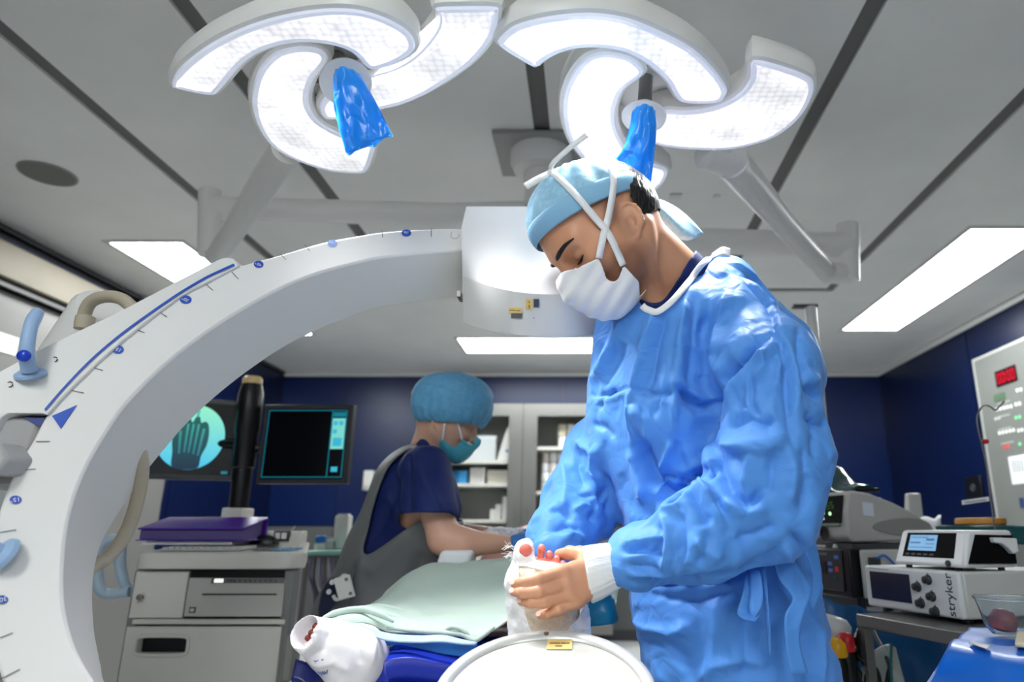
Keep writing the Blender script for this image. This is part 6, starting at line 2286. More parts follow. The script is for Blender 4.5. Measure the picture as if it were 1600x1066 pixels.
def carton(u0, u1, v0, z, d, m, label, group=None, dep=.12, name='box', cat='box', lid=None):
    x0_, x1_ = P(u0, v0, d)[0], P(u1, v0, d)[0]
    h = P(u0, v0, d)[2] - z
    t = empty(name, ((x0_ + x1_) / 2, d + dep / 2, z + .001), label, cat, group)
    MB().box((x0_, d, z + .001), (x1_, d + dep, z + h * (.86 if lid else 1))).done('carton', m, t, bevel=.004)
    if lid:
        MB().box((x0_ - .004, d - .004, z + h * .86), (x1_ + .004, d + dep + .004, z + h)).done('lid', lid, t, bevel=.003)
    return t


M_bluebox = mat('carton_blue', (40, 130, 196), .5)
M_whitebox = mat('carton_white', (226, 224, 220), .55)
M_cream = mat('carton_cream', (224, 214, 190), .55)
M_clear = mat('clear_bin', (226, 230, 232), .25, alpha=.75)
d0 = 6.86
carton(730, 775, 681, SHL[0], d0, M_clear, 'clear plastic storage bin with a lid on the top left cabinet shelf', dep=.2, name='storage_bin', cat='bin', lid=mat('bin_lid', (206, 210, 212), .3))
fl = empty('file_holder', P(784, 715, d0), 'white file holder with a blue dot standing beside the clear bin in the cabinet', 'file holder')
a, b, c_ = P(776, 716, d0), P(795, 716, d0), P(797, 668, d0)
MB().prism([(a[0], d0, SHL[0] + .001), (b[0], d0, SHL[0] + .001), (b[0], d0, c_[2]), (b[0] - .03, d0, c_[2])], (0, .2, 0)).done('holder', M_whitebox, fl, bevel=.003)
MB().lathe([(.014, 0), (.014, .002)], P(792, 705, d0 - .002), (0, -1, 0), 16).done('dot', M_blueprint, fl)
carton(704, 716, 735, SHL[1], d0, M_bluebox, 'dark blue carton at the left end of the middle cabinet shelf')
carton(716.5, 730, 736, SHL[1], d0, mat('carton_blue2', (62, 158, 220), .5), 'bright blue carton next to the dark blue one on the middle cabinet shelf')
for i, (u0, u1) in enumerate(((735, 740.5), (741, 746.5), (747, 752), (752.5, 758))):
    carton(u0, u1, 731 - i % 2, SHL[1], d0, M_whitebox, 'slim white carton on the middle cabinet shelf, %s of the row of four' % ['leftmost', 'second', 'third', 'rightmost'][i], 'slim white cartons in a row', dep=.15)
zz = SHL[1]
for i in range(5):
    w_ = (762, 795)
    x0_, x1_ = P(w_[0] - (i == 3) * 2, 740, d0)[0], P(w_[1], 740, d0)[0]
    o = MB().box((x0_, d0, zz + .001), (x1_, d0 + .2, zz + .026)).done('flat_box', M_cream if i % 2 else M_whitebox, bevel=.003)
    tag(o, '%s flat carton in the stack on the middle cabinet shelf' % ['lowest', 'second', 'middle', 'fourth', 'topmost'][i], 'box', 'stack of flat cartons in the cabinet')
    zz += .0275
for i, (u0, u1, v0) in enumerate(((766, 774, 796), (774.5, 783, 788), (785, 795, 776))):
    carton(u0, u1, v0, SHL[2], d0, M_whitebox, ['small low white packet on the lower cabinet shelf', 'medium white packet between two others on the lower cabinet shelf', 'tall white carton at the right end of the lower cabinet shelf'][i], dep=.1, name='packet', cat='packet')
for r0 in range(2):
    for i in range(4):
        o0 = P(873 + i * 14, 680 - r0 * 16, 6.9)
        x0_ = o0[0]
        o = MB().box((x0_, 6.9, SHR[0] + .001 + r0 * .125), (x0_ + .075, 7.02, SHR[0] + .12 + r0 * .125)).done('small_box', M_cream if (i + r0) % 2 else M_whitebox, bevel=.003)
        tag(o, 'small pale carton on the upper right cabinet shelf, %s row, %s from the left' % (['bottom', 'top'][r0], ['first', 'second', 'third', 'fourth'][i]), 'box', 'small cartons on the upper right shelf')
for r0 in range(4):
    for i in range(3):
        c_ = P(851 + i * 12.5, 760, 6.85)
        z_ = SHR[1] + .001 + r0 * .098
        t = MB().lathe([(.012, 0), (.034, .0), (.036, .005), (.036, .085), (.034, .09), (.012, .09)], (c_[0], 6.89, z_), (0, 0, 1), 18).done('bandage_roll', M_tie if (r0 + i) % 3 else mat('roll_cream', (235, 222, 214), .7), smooth=40)
        tag(t, 'wrapped bandage roll on the middle right cabinet shelf, %s row, %s of three' % (['bottom', 'second', 'third', 'top'][r0], ['left', 'middle', 'right'][i]), 'bandage roll', 'bandage rolls in the cabinet')

# wall dispenser and side table behind the seated nurse
ds = empty('wall_dispenser', P(570, 752, 7.1), 'small white dispenser on the navy wall behind the grey apron', 'dispenser')
a = P(565, 766, 7.08)
MB().box((a[0], 7.09, a[2]), (a[0] + .1, 7.199, a[2] + .2)).done('body', M_plast, ds, bevel=.01)
MB().box((a[0] + .02, 7.075, a[2] + .02), (a[0] + .08, 7.09, a[2] + .05)).done('lever', M_plast2, ds, bevel=.004)
st = empty('side_table', (P(500, 880, 3.6)[0], 3.75, 0), 'small steel side table with a mint green tray between the cart and the grey apron', 'table')
sx0, sx1 = P(470, 870, 3.5)[0], P(540, 870, 3.5)[0]
sz = P(500, 868, 3.5)[2]
MB().box((sx0, 3.5, sz - .03), (sx1, 3.95, sz)).done('table_top', M_steel, st, bevel=.004)
for x, y in ((sx0 + .02, 3.53), (sx1 - .02, 3.53), (sx0 + .02, 3.92), (sx1 - .02, 3.92)):
    MB().tube([(x, y, 0), (x, y, sz - .03)], .012, 10).done('leg', M_steel, st)
MB().box((sx0 + .02, 3.55, .62), (sx1 - .02, 3.9, .64)).done('shelf', M_steel, st)
tr = MB().box((sx0 + .01, 3.48, sz + .001), (sx1 - .01, 3.8, sz + .022)).done('tray', mat('mint_tray', (150, 206, 190), .4), bevel=.006)
tag(tr, 'mint green tray on the small side table', 'tray')
jr = empty('jar', P(499, 862, 3.6), 'small white jar with a blue lid on the mint green tray', 'jar')
jc = np.array([P(499, 862, 3.62)[0], 3.62, sz + .023])
MB().lathe([(.026, 0), (.027, .004), (.027, .03), (.022, .034)], jc, (0, 0, 1), 20).done('body', M_plast, jr, smooth=40)
MB().lathe([(.024, .034), (.026, .036), (.026, .066), (.022, .07), (.0005, .071)], jc, (0, 0, 1), 20).done('lid', mat('lid_blue', (28, 112, 190), .35), jr, smooth=40)
for (u, v, w, h, lab) in ((517, 865, .07, .05, 'low white packet beside the blue lidded jar on the mint tray'), (532, 866, .07, .17, 'tall white bottle carton at the end of the mint tray')):
    c_ = P(u, v, 3.66)
    t = empty('white_pack', (c_[0], 3.66, sz + .023), lab, 'packet')
    MB().box((c_[0] - w / 2, 3.63, sz + .023), (c_[0] + w / 2, 3.70, sz + .023 + h)).done('carton', M_plast, t, bevel=.006)
    MB().box((c_[0] - w / 2 + .01, 3.64, sz + .0235 + h), (c_[0] + w / 2 - .01, 3.69, sz + .032 + h)).done('flap', M_plast2, t)
for i in range(7):
    c_ = [P(488 + 5 * i, 872, 3.46), P(484 + 6 * i, 900 + 6 * (i % 3), 3.44), P(492 + 5 * i, 935, 3.45), P(486 + 6 * i, 990, 3.46), P(480 + 5 * i, 1040, 3.5)]
    o = MB().tube(spline(c_, 22), .006, 8).done('cable', [mat('cable_violet', (92, 78, 120), .5), M_dark, mat('cable_grey', (150, 150, 156), .5)][i % 3], smooth=60)
    tag(o, 'thin %s cable hanging below the side table edge, %s of the bunch' % (['violet', 'dark', 'grey'][i % 3], ['leftmost', 'second', 'third', 'middle', 'fifth', 'sixth', 'rightmost'][i]), 'cable', 'cables hanging below the side table')

# ================================================================== right side
# wall control panel
wy0, wy1 = 4.25, 5.36
pz1, pz0 = 2.38, 1.02
cp = empty('wall_control_panel', (XR - .02, 4.8, pz0), 'large grey wall control panel with red digits and small lights on the right wall', 'control panel')
M_cp = mat('panel_grey', (128, 130, 126), .4, metal=.2, var=.03, vscale=6)
MB().box((XR - .03, wy0, pz0), (XR - .001, wy1, pz1)).done('plate', M_cp, cp, bevel=.003)
m = MB()
m.box((XR - .034, wy1 - .02, pz0), (XR - .0302, wy1, pz1))
m.box((XR - .034, wy0, pz1 - .02), (XR - .0302, wy1 - .02, pz1))
m.done('edge_strip', mat('panel_edge', (210, 210, 204), .4, metal=.4), cp)


def wall_pt(u, v):
    X = XR - .031
    t = X * FPX / (u - 920)
    b = (533 - v) / FPX
    return np.array([X, t * (CP - b * SP), CAMZ + t * (SP + b * CP)])


def wall_box(u, v, wy, hz, nm, m, th=.004, label=None):
    c = wall_pt(u, v)
    return MB().box((c[0] - th, c[1] - wy / 2, c[2] - hz / 2), (c[0], c[1] + wy / 2, c[2] + hz / 2)).done(nm, m, cp, smooth=0, label=label)


dsp = wall_box(1572, 588, .26, .12, 'clock_display', mat('display_dark', (40, 8, 14), .25))
c = wall_pt(1572, 588)
M_red = mat('led_red', (60, 0, 0), .3, emit=(235, 20, 50), estr=1.2)
SEG = {'0': 'abcdef', '1': 'bc', '2': 'abged', '3': 'abgcd'}


def digit(ch, yc, zc, w_, h_, p):
    """seven-segment digit on the right wall; reading direction is -Y"""
    th = .006
    L_ = dict(a=((-1, 1), (1, 1)), b=((1, 1), (1, 0)), c=((1, 0), (1, -1)), d=((-1, -1), (1, -1)), e=((-1, 0), (-1, -1)), f=((-1, 1), (-1, 0)), g=((-1, 0), (1, 0)))
    for s in SEG[ch]:
        (xa_, za_), (xb_, zb_) = L_[s]
        y0_, y1_ = sorted((yc - xa_ * w_ / 2, yc - xb_ * w_ / 2))
        z0_, z1_ = sorted((zc + za_ * h_ / 2, zc + zb_ * h_ / 2))
        MB().box((c[0] - .0055, y0_ - th * .8, z0_ - th * .8), (c[0] - .0041, y1_ + th * .8, z1_ + th * .8)).done('segment', M_red, p, smooth=0)


for i, ch in enumerate('0000'):
    digit(ch, c[1] + .085 - i * .054 - (.012 if i > 1 else 0), c[2], .03, .07, dsp)
for dz in (-.018, .018):
    MB().box((c[0] - .0055, c[1] - .003, c[2] + dz - .006), (c[0] - .0041, c[1] + .009, c[2] + dz + .006)).done('colon', M_red, dsp, smooth=0)
wall_box(1562, 621, .14, .055, 'lcd', mat('lcd_green', (84, 108, 84), .35))
M_wl = mat('light_white', (235, 238, 230), .4, emit=(235, 238, 230), estr=.5)
M_gl = mat('light_green', (120, 220, 150), .4, emit=(120, 230, 150), estr=.5)
M_rl = mat('light_red', (230, 60, 40), .4, emit=(240, 60, 40), estr=.6)
for (u, v, m_, n_) in ((1590, 610, M_wl, 2), (1558, 640, M_wl, 5), (1588, 632, M_wl, 2), (1556, 655, M_plast2, 2), (1588, 653, M_gl, 2), (1562, 677, M_wl, 5), (1592, 673, M_wl, 2), (1570, 699, M_rl, 2), (1594, 694, M_gl, 1)):
    for i in range(n_):
        wall_box(u + i * 5.5, v - i * 1.2, .02, .022, 'button', m_)
for (u, v) in ((1556, 629), (1556, 650), (1558, 670), (1562, 692)):
    wall_box(u + 12, v, .16, .006, 'scale_line', M_plast2, .002)
ppr = wall_box(1592, 734, .20, .20, 'notice_sheet', M_tie, .003)
for i in range(4):
    q_ = wall_pt(1590, 726)
    MB().box((q_[0] - .0045, q_[1] - .06 + i * .035, q_[2] - .055), (q_[0] - .0031, q_[1] - .05 + i * .035, q_[2] + .035)).done('print_bar', M_dark, ppr, smooth=0)
wall_box(1597, 786, .05, .07, 'socket', mat('socket_blue', (50, 66, 110), .4))
sk_ = empty('wall_socket', (XR, 5.9, 1.4), 'black square wall socket between the surgeon side and the grey wall panel', 'socket')
q_ = np.array([XR, XR * FPX / (1524 - 920) * 1.02, 0])
tt = XR * FPX / (1524 - 920)
q_ = P(1524, 762, tt * (CP + .216 * SP))
MB().box((XR - .02, q_[1] - .12, q_[2] - .09), (XR - .001, q_[1] + .12, q_[2] + .09)).done('plate', M_black, sk_, bevel=.006)
MB().lathe([(.03, 0), (.028, .006), (.02, .006), (.018, .001)], (XR - .02, q_[1], q_[2]), (-1, 0, 0), 18).done('outlet', M_dark, sk_)
# thin hook rod and label
rod = empty('hook_rod', P(1557, 835, 2.3), 'thin bent steel hook rod with a red clip in front of the wall panel', 'rod')
MB().tube(spline([P(1556, 840, 2.3), P(1548, 780, 2.3), P(1540, 720, 2.3), P(1527, 662, 2.3), P(1530, 643, 2.3), P(1537, 634, 2.3), P(1546, 635, 2.3), P(1555, 641, 2.3), P(1563, 634, 2.3), P(1569, 627, 2.3)], 60), .0028, 8).done('wire', M_steel, rod, smooth=60)
MB().lathe([(.0005, -.012), (.007, -.008), (.009, 0), (.007, .008), (.0005, .012)], P(1540, 690, 2.29), (1, 0, .1), 14).done('clip', mat('clip_red', (196, 22, 44), .35), rod, smooth=180)
lb = MB().obox(P(1504, 789, 2.31), P(1546, 783, 2.31) - P(1504, 789, 2.31), (0, .003, 0), (0, 0, .014)).done('label_strip', M_tie, rod, smooth=0)
MB().obox(P(1508, 786.5, 2.308), P(1541, 782, 2.308) - P(1508, 786.5, 2.308), (0, .001, 0), (0, 0, .004)).done('print_line', mat('grey_ink', (150, 150, 150), .5), lb, smooth=0)
# white stand pole behind the surgeon
wp = empty('drip_stand', (P(1280, 740, 2.9)[0], 2.9, 0), 'white vertical stand pole half hidden behind the blue gown', 'stand')
xx = P(1268, 500, 2.9)[0]
MB().tube([(xx, 2.9, .03), (xx, 2.9, P(1268, 480, 2.9)[2])], .026, 14).done('pole', M_plast, wp)
MB().obox((xx - .08, 2.88, P(1268, 481, 2.9)[2]), (.11, 0, 0), (0, .04, 0), (0, 0, .012)).done('top_bar', M_dark, wp, bevel=.003)
MB().lathe([(.16, 0), (.16, .02), (.03, .05)], (xx, 2.9, 0), (0, 0, 1), 24).done('base', M_plast2, wp)


class Face:
    """upright cabinet standing on two front corners: C (near, right) and L (far, left); z0 base, h height, dep depth"""
    def __init__(s, C, L, z0, h, dep):
        s.C = np.array([C[0], C[1], z0])
        w_ = np.array([L[0] - C[0], L[1] - C[1], 0])
        s.W = np.linalg.norm(w_)
        s.w = w_ / s.W
        s.d = np.array([-s.w[1], s.w[0], 0])
        if s.d @ np.array([1, .3, 0]) < 0:
            s.d = -s.d
        s.h, s.dep = h, dep
        s.n = -s.d

    def p(s, a, t, l=0.0):            # a: 0 at the left end .. 1 at the near corner, t: height 0..1, l: out of the front
        return s.C + s.w * s.W * (1 - a) + np.array([0, 0, s.h * t]) + s.n * l

    def side(s, a, t, l=0.0):          # a along the depth
        return s.C + s.d * s.dep * a + np.array([0, 0, s.h * t]) - s.w * l

    def plate(s, a0, t0, a1, t1, l0, l1, nm, m, par, **k):
        q = [s.p(a0, t0, l0), s.p(a1, t0, l0), s.p(a1, t0, l1), s.p(a0, t0, l1)]
        r = [s.p(a0, t1, l0), s.p(a1, t1, l0), s.p(a1, t1, l1), s.p(a0, t1, l1)]
        return MB().hexa(q + r).done(nm, m, par, **k)


# steel equipment table
Ct = P(1514, 982, 1.66)
ztab = Ct[2]
et = empty('equipment_table', (1.1, 1.95, 0), 'steel framed equipment table carrying the white control units at right', 'table')
La = PZ(1337, 959, ztab)
Ra = PZ(1572, 1000, ztab)
u1 = (La - Ra)
u1 = u1 / np.linalg.norm(u1)
dv_ = np.array([-u1[1], u1[0], 0])
if dv_[0] < 0:
    dv_ = -dv_
Lw = np.linalg.norm(La - Ra) + .10
o_ = La - u1 * Lw
MB().obox(o_ - [0, 0, .032], u1 * Lw, dv_ * .62, (0, 0, .032)).done('table_top', M_steel, et, bevel=.003)
for a, b in ((Lw - .014, .012), (.02, .012), (Lw - .014, .58), (.02, .58)):
    p0 = o_ + u1 * a + dv_ * b
    MB().obox(np.array([p0[0], p0[1], 0]) - u1 * .013 - dv_ * .012, u1 * .026, dv_ * .026, (0, 0, ztab - .033)).done('leg', M_steel, et)
MB().obox(o_ - [0, 0, ztab - .2], u1 * Lw, dv_ * .6, (0, 0, .02)).done('lower_shelf', M_steel, et)
# large control unit
M_unit = mat('unit_grey_white', (202, 202, 198), .4, var=.02, vscale=10)
C_ = P(1514, 977, 1.70)
C_[2] = ztab + .006
F1 = Face(P(1514, 970, 1.70), P(1363, 950, 2.03), ztab + .012, P(1514, 894, 1.70)[2] - ztab - .012, .34)
un = empty('control_unit', F1.p(.5, 0), 'large grey white control unit with dark screen and five knobs on the steel table', 'control unit')
MB().obox(F1.p(0, 0), F1.p(1, 0) - F1.p(0, 0), F1.d * F1.dep, (0, 0, F1.h)).done('body', M_unit, un, bevel=.006)
F1.plate(.0, .0, 1.0, 1.0, -.004, .014, 'front_panel', mat('front_light', (218, 219, 217), .35), un, bevel=.007, seg=3)
F1.plate(.07, .20, .52, .86, .0135, .0155, 'screen', mat('unit_screen', (30, 40, 58), .2), un, smooth=0)
M_knob = mat('knob_dark', (44, 46, 50), .4)
for a, t in ((.60, .60), (.615, .24), (.715, .78), (.735, .42), (.75, .10)):
    MB().lathe([(.0125, 0), (.0125, .003), (.0095, .006), (.009, .014), (.006, .016), (.0005, .016)], F1.p(a, t, .0135), F1.n, 20).done('knob', M_knob, un, smooth=40)
    F1.plate(a - .006, t + .12, a + .006, t + .145, .0135, .0145, 'knob_mark', M_ink, un, smooth=0)
text_obj('lettering', 'stryker', M_knob, un, F1.p(.905, .50, .0142), (0, 0, 1), -(F1.p(1, 0) - F1.p(0, 0)), .034, .0004)
F1.plate(.06, .925, .30, .945, .0135, .0142, 'print_line', mat('grey_ink', (150, 150, 150), .5), un, smooth=0)
for a in (.1, .9):
    for b in (.08, .8):
        p0 = F1.p(a, 0) + F1.d * F1.dep * b
        MB().lathe([(.012, -.011), (.012, 0)], p0, (0, 0, 1), 10).done('foot', M_black, un)
# pump with blue screen on top
zp = ztab + .012 + F1.h
F2 = Face(P(1506, 888, 1.70), P(1396, 882, 1.93), zp + .008, .088, .17)
pm = empty('pump', F2.p(.5, 0), 'white pump unit with a lit blue screen sitting on the large control unit', 'pump')
sl = .028
prof = []
base = [F2.p(0, 0), F2.p(1, 0), F2.p(1, 0) + F2.d * F2.dep, F2.p(0, 0) + F2.d * F2.dep]
top = [F2.p(.06, 1, -sl), F2.p(.99, 1, -sl), F2.p(.99, 1, 0) + F2.d * (F2.dep - .004), F2.p(.06, 1, 0) + F2.d * (F2.dep - .004)]
MB().hexa(base + top).done('body', mat('pump_white', (232, 232, 230), .3), pm, bevel=.009, seg=3)


def f2(a, t, l):
    aa = a * (.93 + .07 * (1 - t)) + .06 * t
    return F2.p(aa, t, -sl * t + l)


def f2plate(a0, t0, a1, t1, l0, l1, nm, m, **k):
    MB().hexa([f2(a0, t0, l0), f2(a1, t0, l0), f2(a1, t0, l1), f2(a0, t0, l1), f2(a0, t1, l0), f2(a1, t1, l0), f2(a1, t1, l1), f2(a0, t1, l1)]).done(nm, m, pm, **k)


f2plate(.12, .24, .86, .92, -.002, .0012, 'display_glass', mat('matte_black', (10, 10, 11), .7, spec=.15), smooth=0)
f2plate(.18, .42, .60, .86, .001, .0018, 'screen', mat('screen_blue', (10, 30, 50), .3, emit=(96, 172, 226), estr=.75), smooth=0)
M_sk = mat('screen_text', (20, 60, 100), .4, emit=(40, 100, 160), estr=.5)
for (a0, t0, a1, t1) in ((.20, .78, .46, .80), (.20, .62, .36, .66), (.44, .70, .56, .76), (.20, .50, .56, .52), (.44, .60, .57, .62)):
    f2plate(a0, t0, a1, t1, .0017, .0021, 'screen_text', M_sk, smooth=0)
for i in range(5):
    f2plate(.16 + i * .09, .29, .22 + i * .09, .34, .001, .0016, 'soft_key', M_dark, smooth=0)
MB().lathe([(.008, 0), (.008, .003), (.005, .004), (.0005, .0042)], f2(.80, .10, .001), F2.n, 16).done('port', M_dark, pm)
# open side of the pump with its roller head
sA = F2.side(.10, .12, .0012)
pts = [F2.side(.08, .12, .001), F2.side(.93, .10, .001), F2.side(.93, .86, -.0), F2.side(.28, .88, -.0)]
MB().prism(pts, -F2.w * .004).done('side_opening', mat('matte_black', (10, 10, 11), .7, spec=.15), pm, smooth=0)
MB().prism([F2.side(.48, .80, .005), F2.side(.90, .78, .005), F2.side(.90, .42, .005), F2.side(.80, .36, .005), F2.side(.72, .52, .005), F2.side(.62, .64, .005), F2.side(.50, .66, .005)], -F2.w * .016).done('roller_lever', mat('pump_white', (232, 232, 230), .3), pm, bevel=.003)
for a in (.15, .85):
    MB().lathe([(.008, -.009), (.008, 0)], F2.p(a, 0) + F2.d * .02, (0, 0, 1), 10).done('foot', M_black, pm)
    MB().lathe([(.008, -.009), (.008, 0)], F2.p(a, 0) + F2.d * (F2.dep - .02), (0, 0, 1), 10).done('foot', M_black, pm)

# equipment tower behind with the wedge shaped generator
zg0 = P(1328, 848, 2.35)[2]
F3 = Face(P(1326, 848, 2.35), P(1248, 846, 2.62), zg0, P(1343, 768, 2.40)[2] - zg0, .36)
tw = empty('equipment_trolley', F3.p(.5, -4), 'dark equipment trolley behind the surgeon holding stacked generator units', 'trolley')
tw.location.z = 0
ORG[tw.name][2] = 0
def slab3(z0, z1, nm, m, grow=.0):
    b = [F3.p(-.1, 0), F3.p(1.05, 0), F3.p(1.05, 0) + F3.d * .40, F3.p(-.1, 0) + F3.d * .40]
    MB().hexa([np.array([p[0], p[1], z0]) for p in b] + [np.array([p[0], p[1], z1]) for p in b]).done(nm, m, tw)
slab3(zg0 - .03, zg0 - .004, 'shelf', mat('shelf_dark', (70, 72, 74), .45))
zs2 = P(1320, 936, 2.3)[2]
slab3(zs2 - .03, zs2 - .004, 'shelf', mat('shelf_dark', (70, 72, 74), .45))
slab3(.25, .28, 'shelf', mat('shelf_dark', (70, 72, 74), .45))
for a, b in ((-.09, .02), (1.03, .02), (-.09, .38), (1.03, .38)):
    p0 = F3.p(a, 0) + F3.d * b
    MB().tube([(p0[0], p0[1], .06), (p0[0], p0[1], zg0 - .02)], .014, 10).done('post', M_dark, tw)
    MB().lathe([(.02, -.012), (.03, -.01), (.03, .01), (.02, .012)], (p0[0], p0[1], .03), F3.w, 14).done('wheel', M_black, tw)
gn = empty('generator', F3.p(.5, 0), 'wedge shaped grey electrosurgery generator with dark glowing front on the trolley top shelf', 'generator')
prof = [(0.0, .12), (.01, .62), (.06, .98), (.12, 1.0), (.30, .95), (.55, .78), (.80, .56), (1.0, .30), (1.0, .02), (.05, 0)]
pp = [F3.p(1, 0) + F3.d * F3.dep * a + np.array([0, 0, F3.h * t]) for a, t in prof]
MB().prism(pp, F3.p(0, 0) - F3.p(1, 0)).done('body', mat('generator_grey', (178, 176, 172), .4, var=.02, vscale=8), gn, bevel=.008, seg=3)
MB().prism([F3.p(.06, .38, .003), F3.p(.92, .38, .003), F3.p(.94, .92, -.012), F3.p(.10, .92, -.012)], F3.n * .003).done('front_glass', mat('matte_black', (10, 10, 11), .7, spec=.15), gn, smooth=0)
MB().prism([F3.p(.05, .32, .005), F3.p(.89, .32, .005), F3.p(.90, .37, .003), F3.p(.06, .37, .003)], F3.n * .003).done('green_stripe', mat('stripe_green', (38, 92, 66), .4), gn, smooth=0)
def gl(a, t, r, m_):
    MB().lathe([(r, 0), (r, .002)], F3.p(a, t, .0085 - .0155 * (t - .38) / .52), F3.n, 12).done('indicator', m_, gn)
M_bled = mat('led_blue', (10, 20, 60), .3, emit=(50, 130, 250), estr=2.0)
M_gled = mat('led_green', (10, 50, 20), .3, emit=(190, 250, 190), estr=1.6)
gl(.30, .55, .007, M_bled); gl(.72, .56, .006, M_gled); gl(.60, .57, .004, M_wl); gl(.60, .46, .004, M_wl); gl(.34, .44, .004, mat('led_dim', (40, 70, 120), .4, emit=(50, 90, 150), estr=.6))
M_seg = mat('seg_green', (6, 30, 6), .4, emit=(50, 110, 30), estr=.6)
for a, t in ((.66, .72), (.74, .73), (.24, .68), (.32, .69)):
    for da, dt, w_, h_ in ((0, .06, .05, .012), (0, 0, .05, .012), (0, -.06, .05, .012), (-.025, .03, .01, .06), (.025, -.03, .01, .06)):
        MB().prism([F3.p(a + da - w_ / 2, t + dt - h_ / 2, .0075 - .0155 * (t - .38) / .52), F3.p(a + da + w_ / 2, t + dt - h_ / 2, .0075 - .0155 * (t - .38) / .52), F3.p(a + da + w_ / 2, t + dt + h_ / 2, .0085 - .0155 * (t - .38) / .52), F3.p(a + da - w_ / 2, t + dt + h_ / 2, .0085 - .0155 * (t - .38) / .52)], F3.n * .001).done('segment', M_seg, gn, smooth=0)
for a in (.22, .58):
    MB().lathe([(.020, 0), (.024, .002), (.024, .004), (.016, .003), (.015, -.004)], F3.p(a, .17, .003), F3.n, 20).done('socket', M_black, gn, smooth=40)
# side recess and sticker
rc = [F3.side(.62 + .34 * math.cos(x), .30 + .17 * math.sin(x) * (1 + .2 * math.cos(x)), .002) for x in np.linspace(0, 2 * math.pi, 30, endpoint=False)]
MB().prism(rc, -F3.w * .002).done('side_recess', mat('generator_dark', (140, 139, 136), .45), gn, smooth=0)
MB().prism([F3.side(.19, .52, .001), F3.side(.31, .50, .001), F3.side(.31, .76, .001), F3.side(.19, .78, .001)], -F3.w * .002).done('sticker', mat('sticker_pale', (206, 212, 222), .5), gn, smooth=0)
# dark green pedal on top
pdl = empty('foot_pedal', F3.p(.5, 1) + F3.d * .12, 'glossy dark green foot pedal resting on top of the generator', 'pedal')
pb_ = F3.p(.45, 1, -.06)
rr2 = []
for k in range(11):
    t = k / 10
    a = np.linspace(0, math.pi, 15)
    hh = .02 + .085 * math.exp(-((t - .42) / .20) ** 2) + .012 * math.exp(-((t - .85) / .1) ** 2)
    c_ = pb_ + (F3.p(1, 0) - F3.p(0, 0)) * (t - .5) * .95
    rr2.append(c_ + np.outer(np.cos(a) * .06, F3.d) + np.outer(np.sin(a), [0, 0, hh]) + F3.d * .05)
MB().loft(rr2).done('shell', mat('pedal_green', (12, 62, 66), .12, coat=.6), pdl, smooth=60)
MB().obox(pb_ + F3.w * .14 - F3.d * .0, -F3.w * .28, F3.d * .10, (0, 0, .012)).done('base', M_black, pdl, bevel=.003)
# lower unit
F4 = Face(P(1333, 932, 2.30), P(1262, 926, 2.52), zs2, P(1333, 858, 2.3)[2] - zs2, .10)
lu = empty('monitor_unit', F4.p(.5, 0), 'dark grey unit with small blue and red buttons on the trolley lower shelf', 'control unit')
MB().obox(F4.p(0, 0), F4.p(1, 0) - F4.p(0, 0), F4.d * F4.dep, (0, 0, F4.h)).done('body', M_black, lu, bevel=.006)
F4.plate(-.1, .12, .86, .97, .0, .006, 'front_panel', mat('panel_charcoal', (44, 46, 50), .45), lu, bevel=.003)
M_bb = mat('button_blue', (70, 110, 176), .4, emit=(70, 120, 200), estr=.1)
for a, t in ((.22, .68), (.22, .54), (.62, .68), (.62, .54), (.76, .82)):
    F4.plate(a - .04, t - .035, a + .04, t + .035, .006, .009, 'button', M_bb, lu, smooth=0)
F4.plate(.72, .52, .79, .62, .006, .009, 'button', mat('button_red', (210, 62, 36), .4), lu, smooth=0)
F4.plate(.32, .46, .52, .72, .006, .008, 'lcd', M_black, lu, smooth=0)
for a0, a1 in ((.16, .24), (.25, .31), (.32, .36), (.37, .44), (.45, .50), (.51, .55)):
    F4.plate(a0, .85, a1, .90, .006, .0066, 'print_line', mat('letter_grey', (110, 112, 116), .5), lu, smooth=0)
F4.plate(.66, .34, .74, .42, .006, .008, 'button', mat('button_green', (20, 70, 54), .4), lu, smooth=0)
MB().obox(F3.p(.2, 0, .004) - [0, 0, .026], F3.w * -.11, F3.n * .006, (0, 0, .016)).done('pull_bar', M_plast2, tw, bevel=.002)
MB().lathe([(.011, 0), (.012, .006), (.0005, .01)], F3.p(.78, 0, .004) - [0, 0, .018], F3.n, 14).done('knob', M_plast2, tw, smooth=50)
sb_ = empty('white_unit', F4.p(1.1, 0) + F4.d * .1, 'pale box shaped unit with a dark clip beside the dark grey unit on the trolley', 'control unit')
q0 = F4.p(1.06, 0) + F4.d * .03
MB().obox(q0, F4.d * .30, F4.w * .22 * .0 + np.array([.05, .12, 0]), (0, 0, F4.h * .98)).done('body', mat('unit_pale', (196, 196, 190), .45), sb_, bevel=.006)
MB().obox(q0 + F4.d * .03 - np.array([.0, .016, 0]) + np.array([0, 0, F4.h * .28]), F4.d * .045, (0, .015, 0), (0, 0, F4.h * .55)).done('clip', M_dark, sb_, bevel=.003)
MB().tube(spline([q0 + F4.d * .06 + [0, -.012, F4.h * .8], q0 + F4.d * .09 + [0, -.02, F4.h * .86], q0 + F4.d * .13 + [0, -.02, F4.h * .66]], 10), .004, 8).done('blue_lead', mat('cable_blue', (30, 100, 200), .4), sb_)
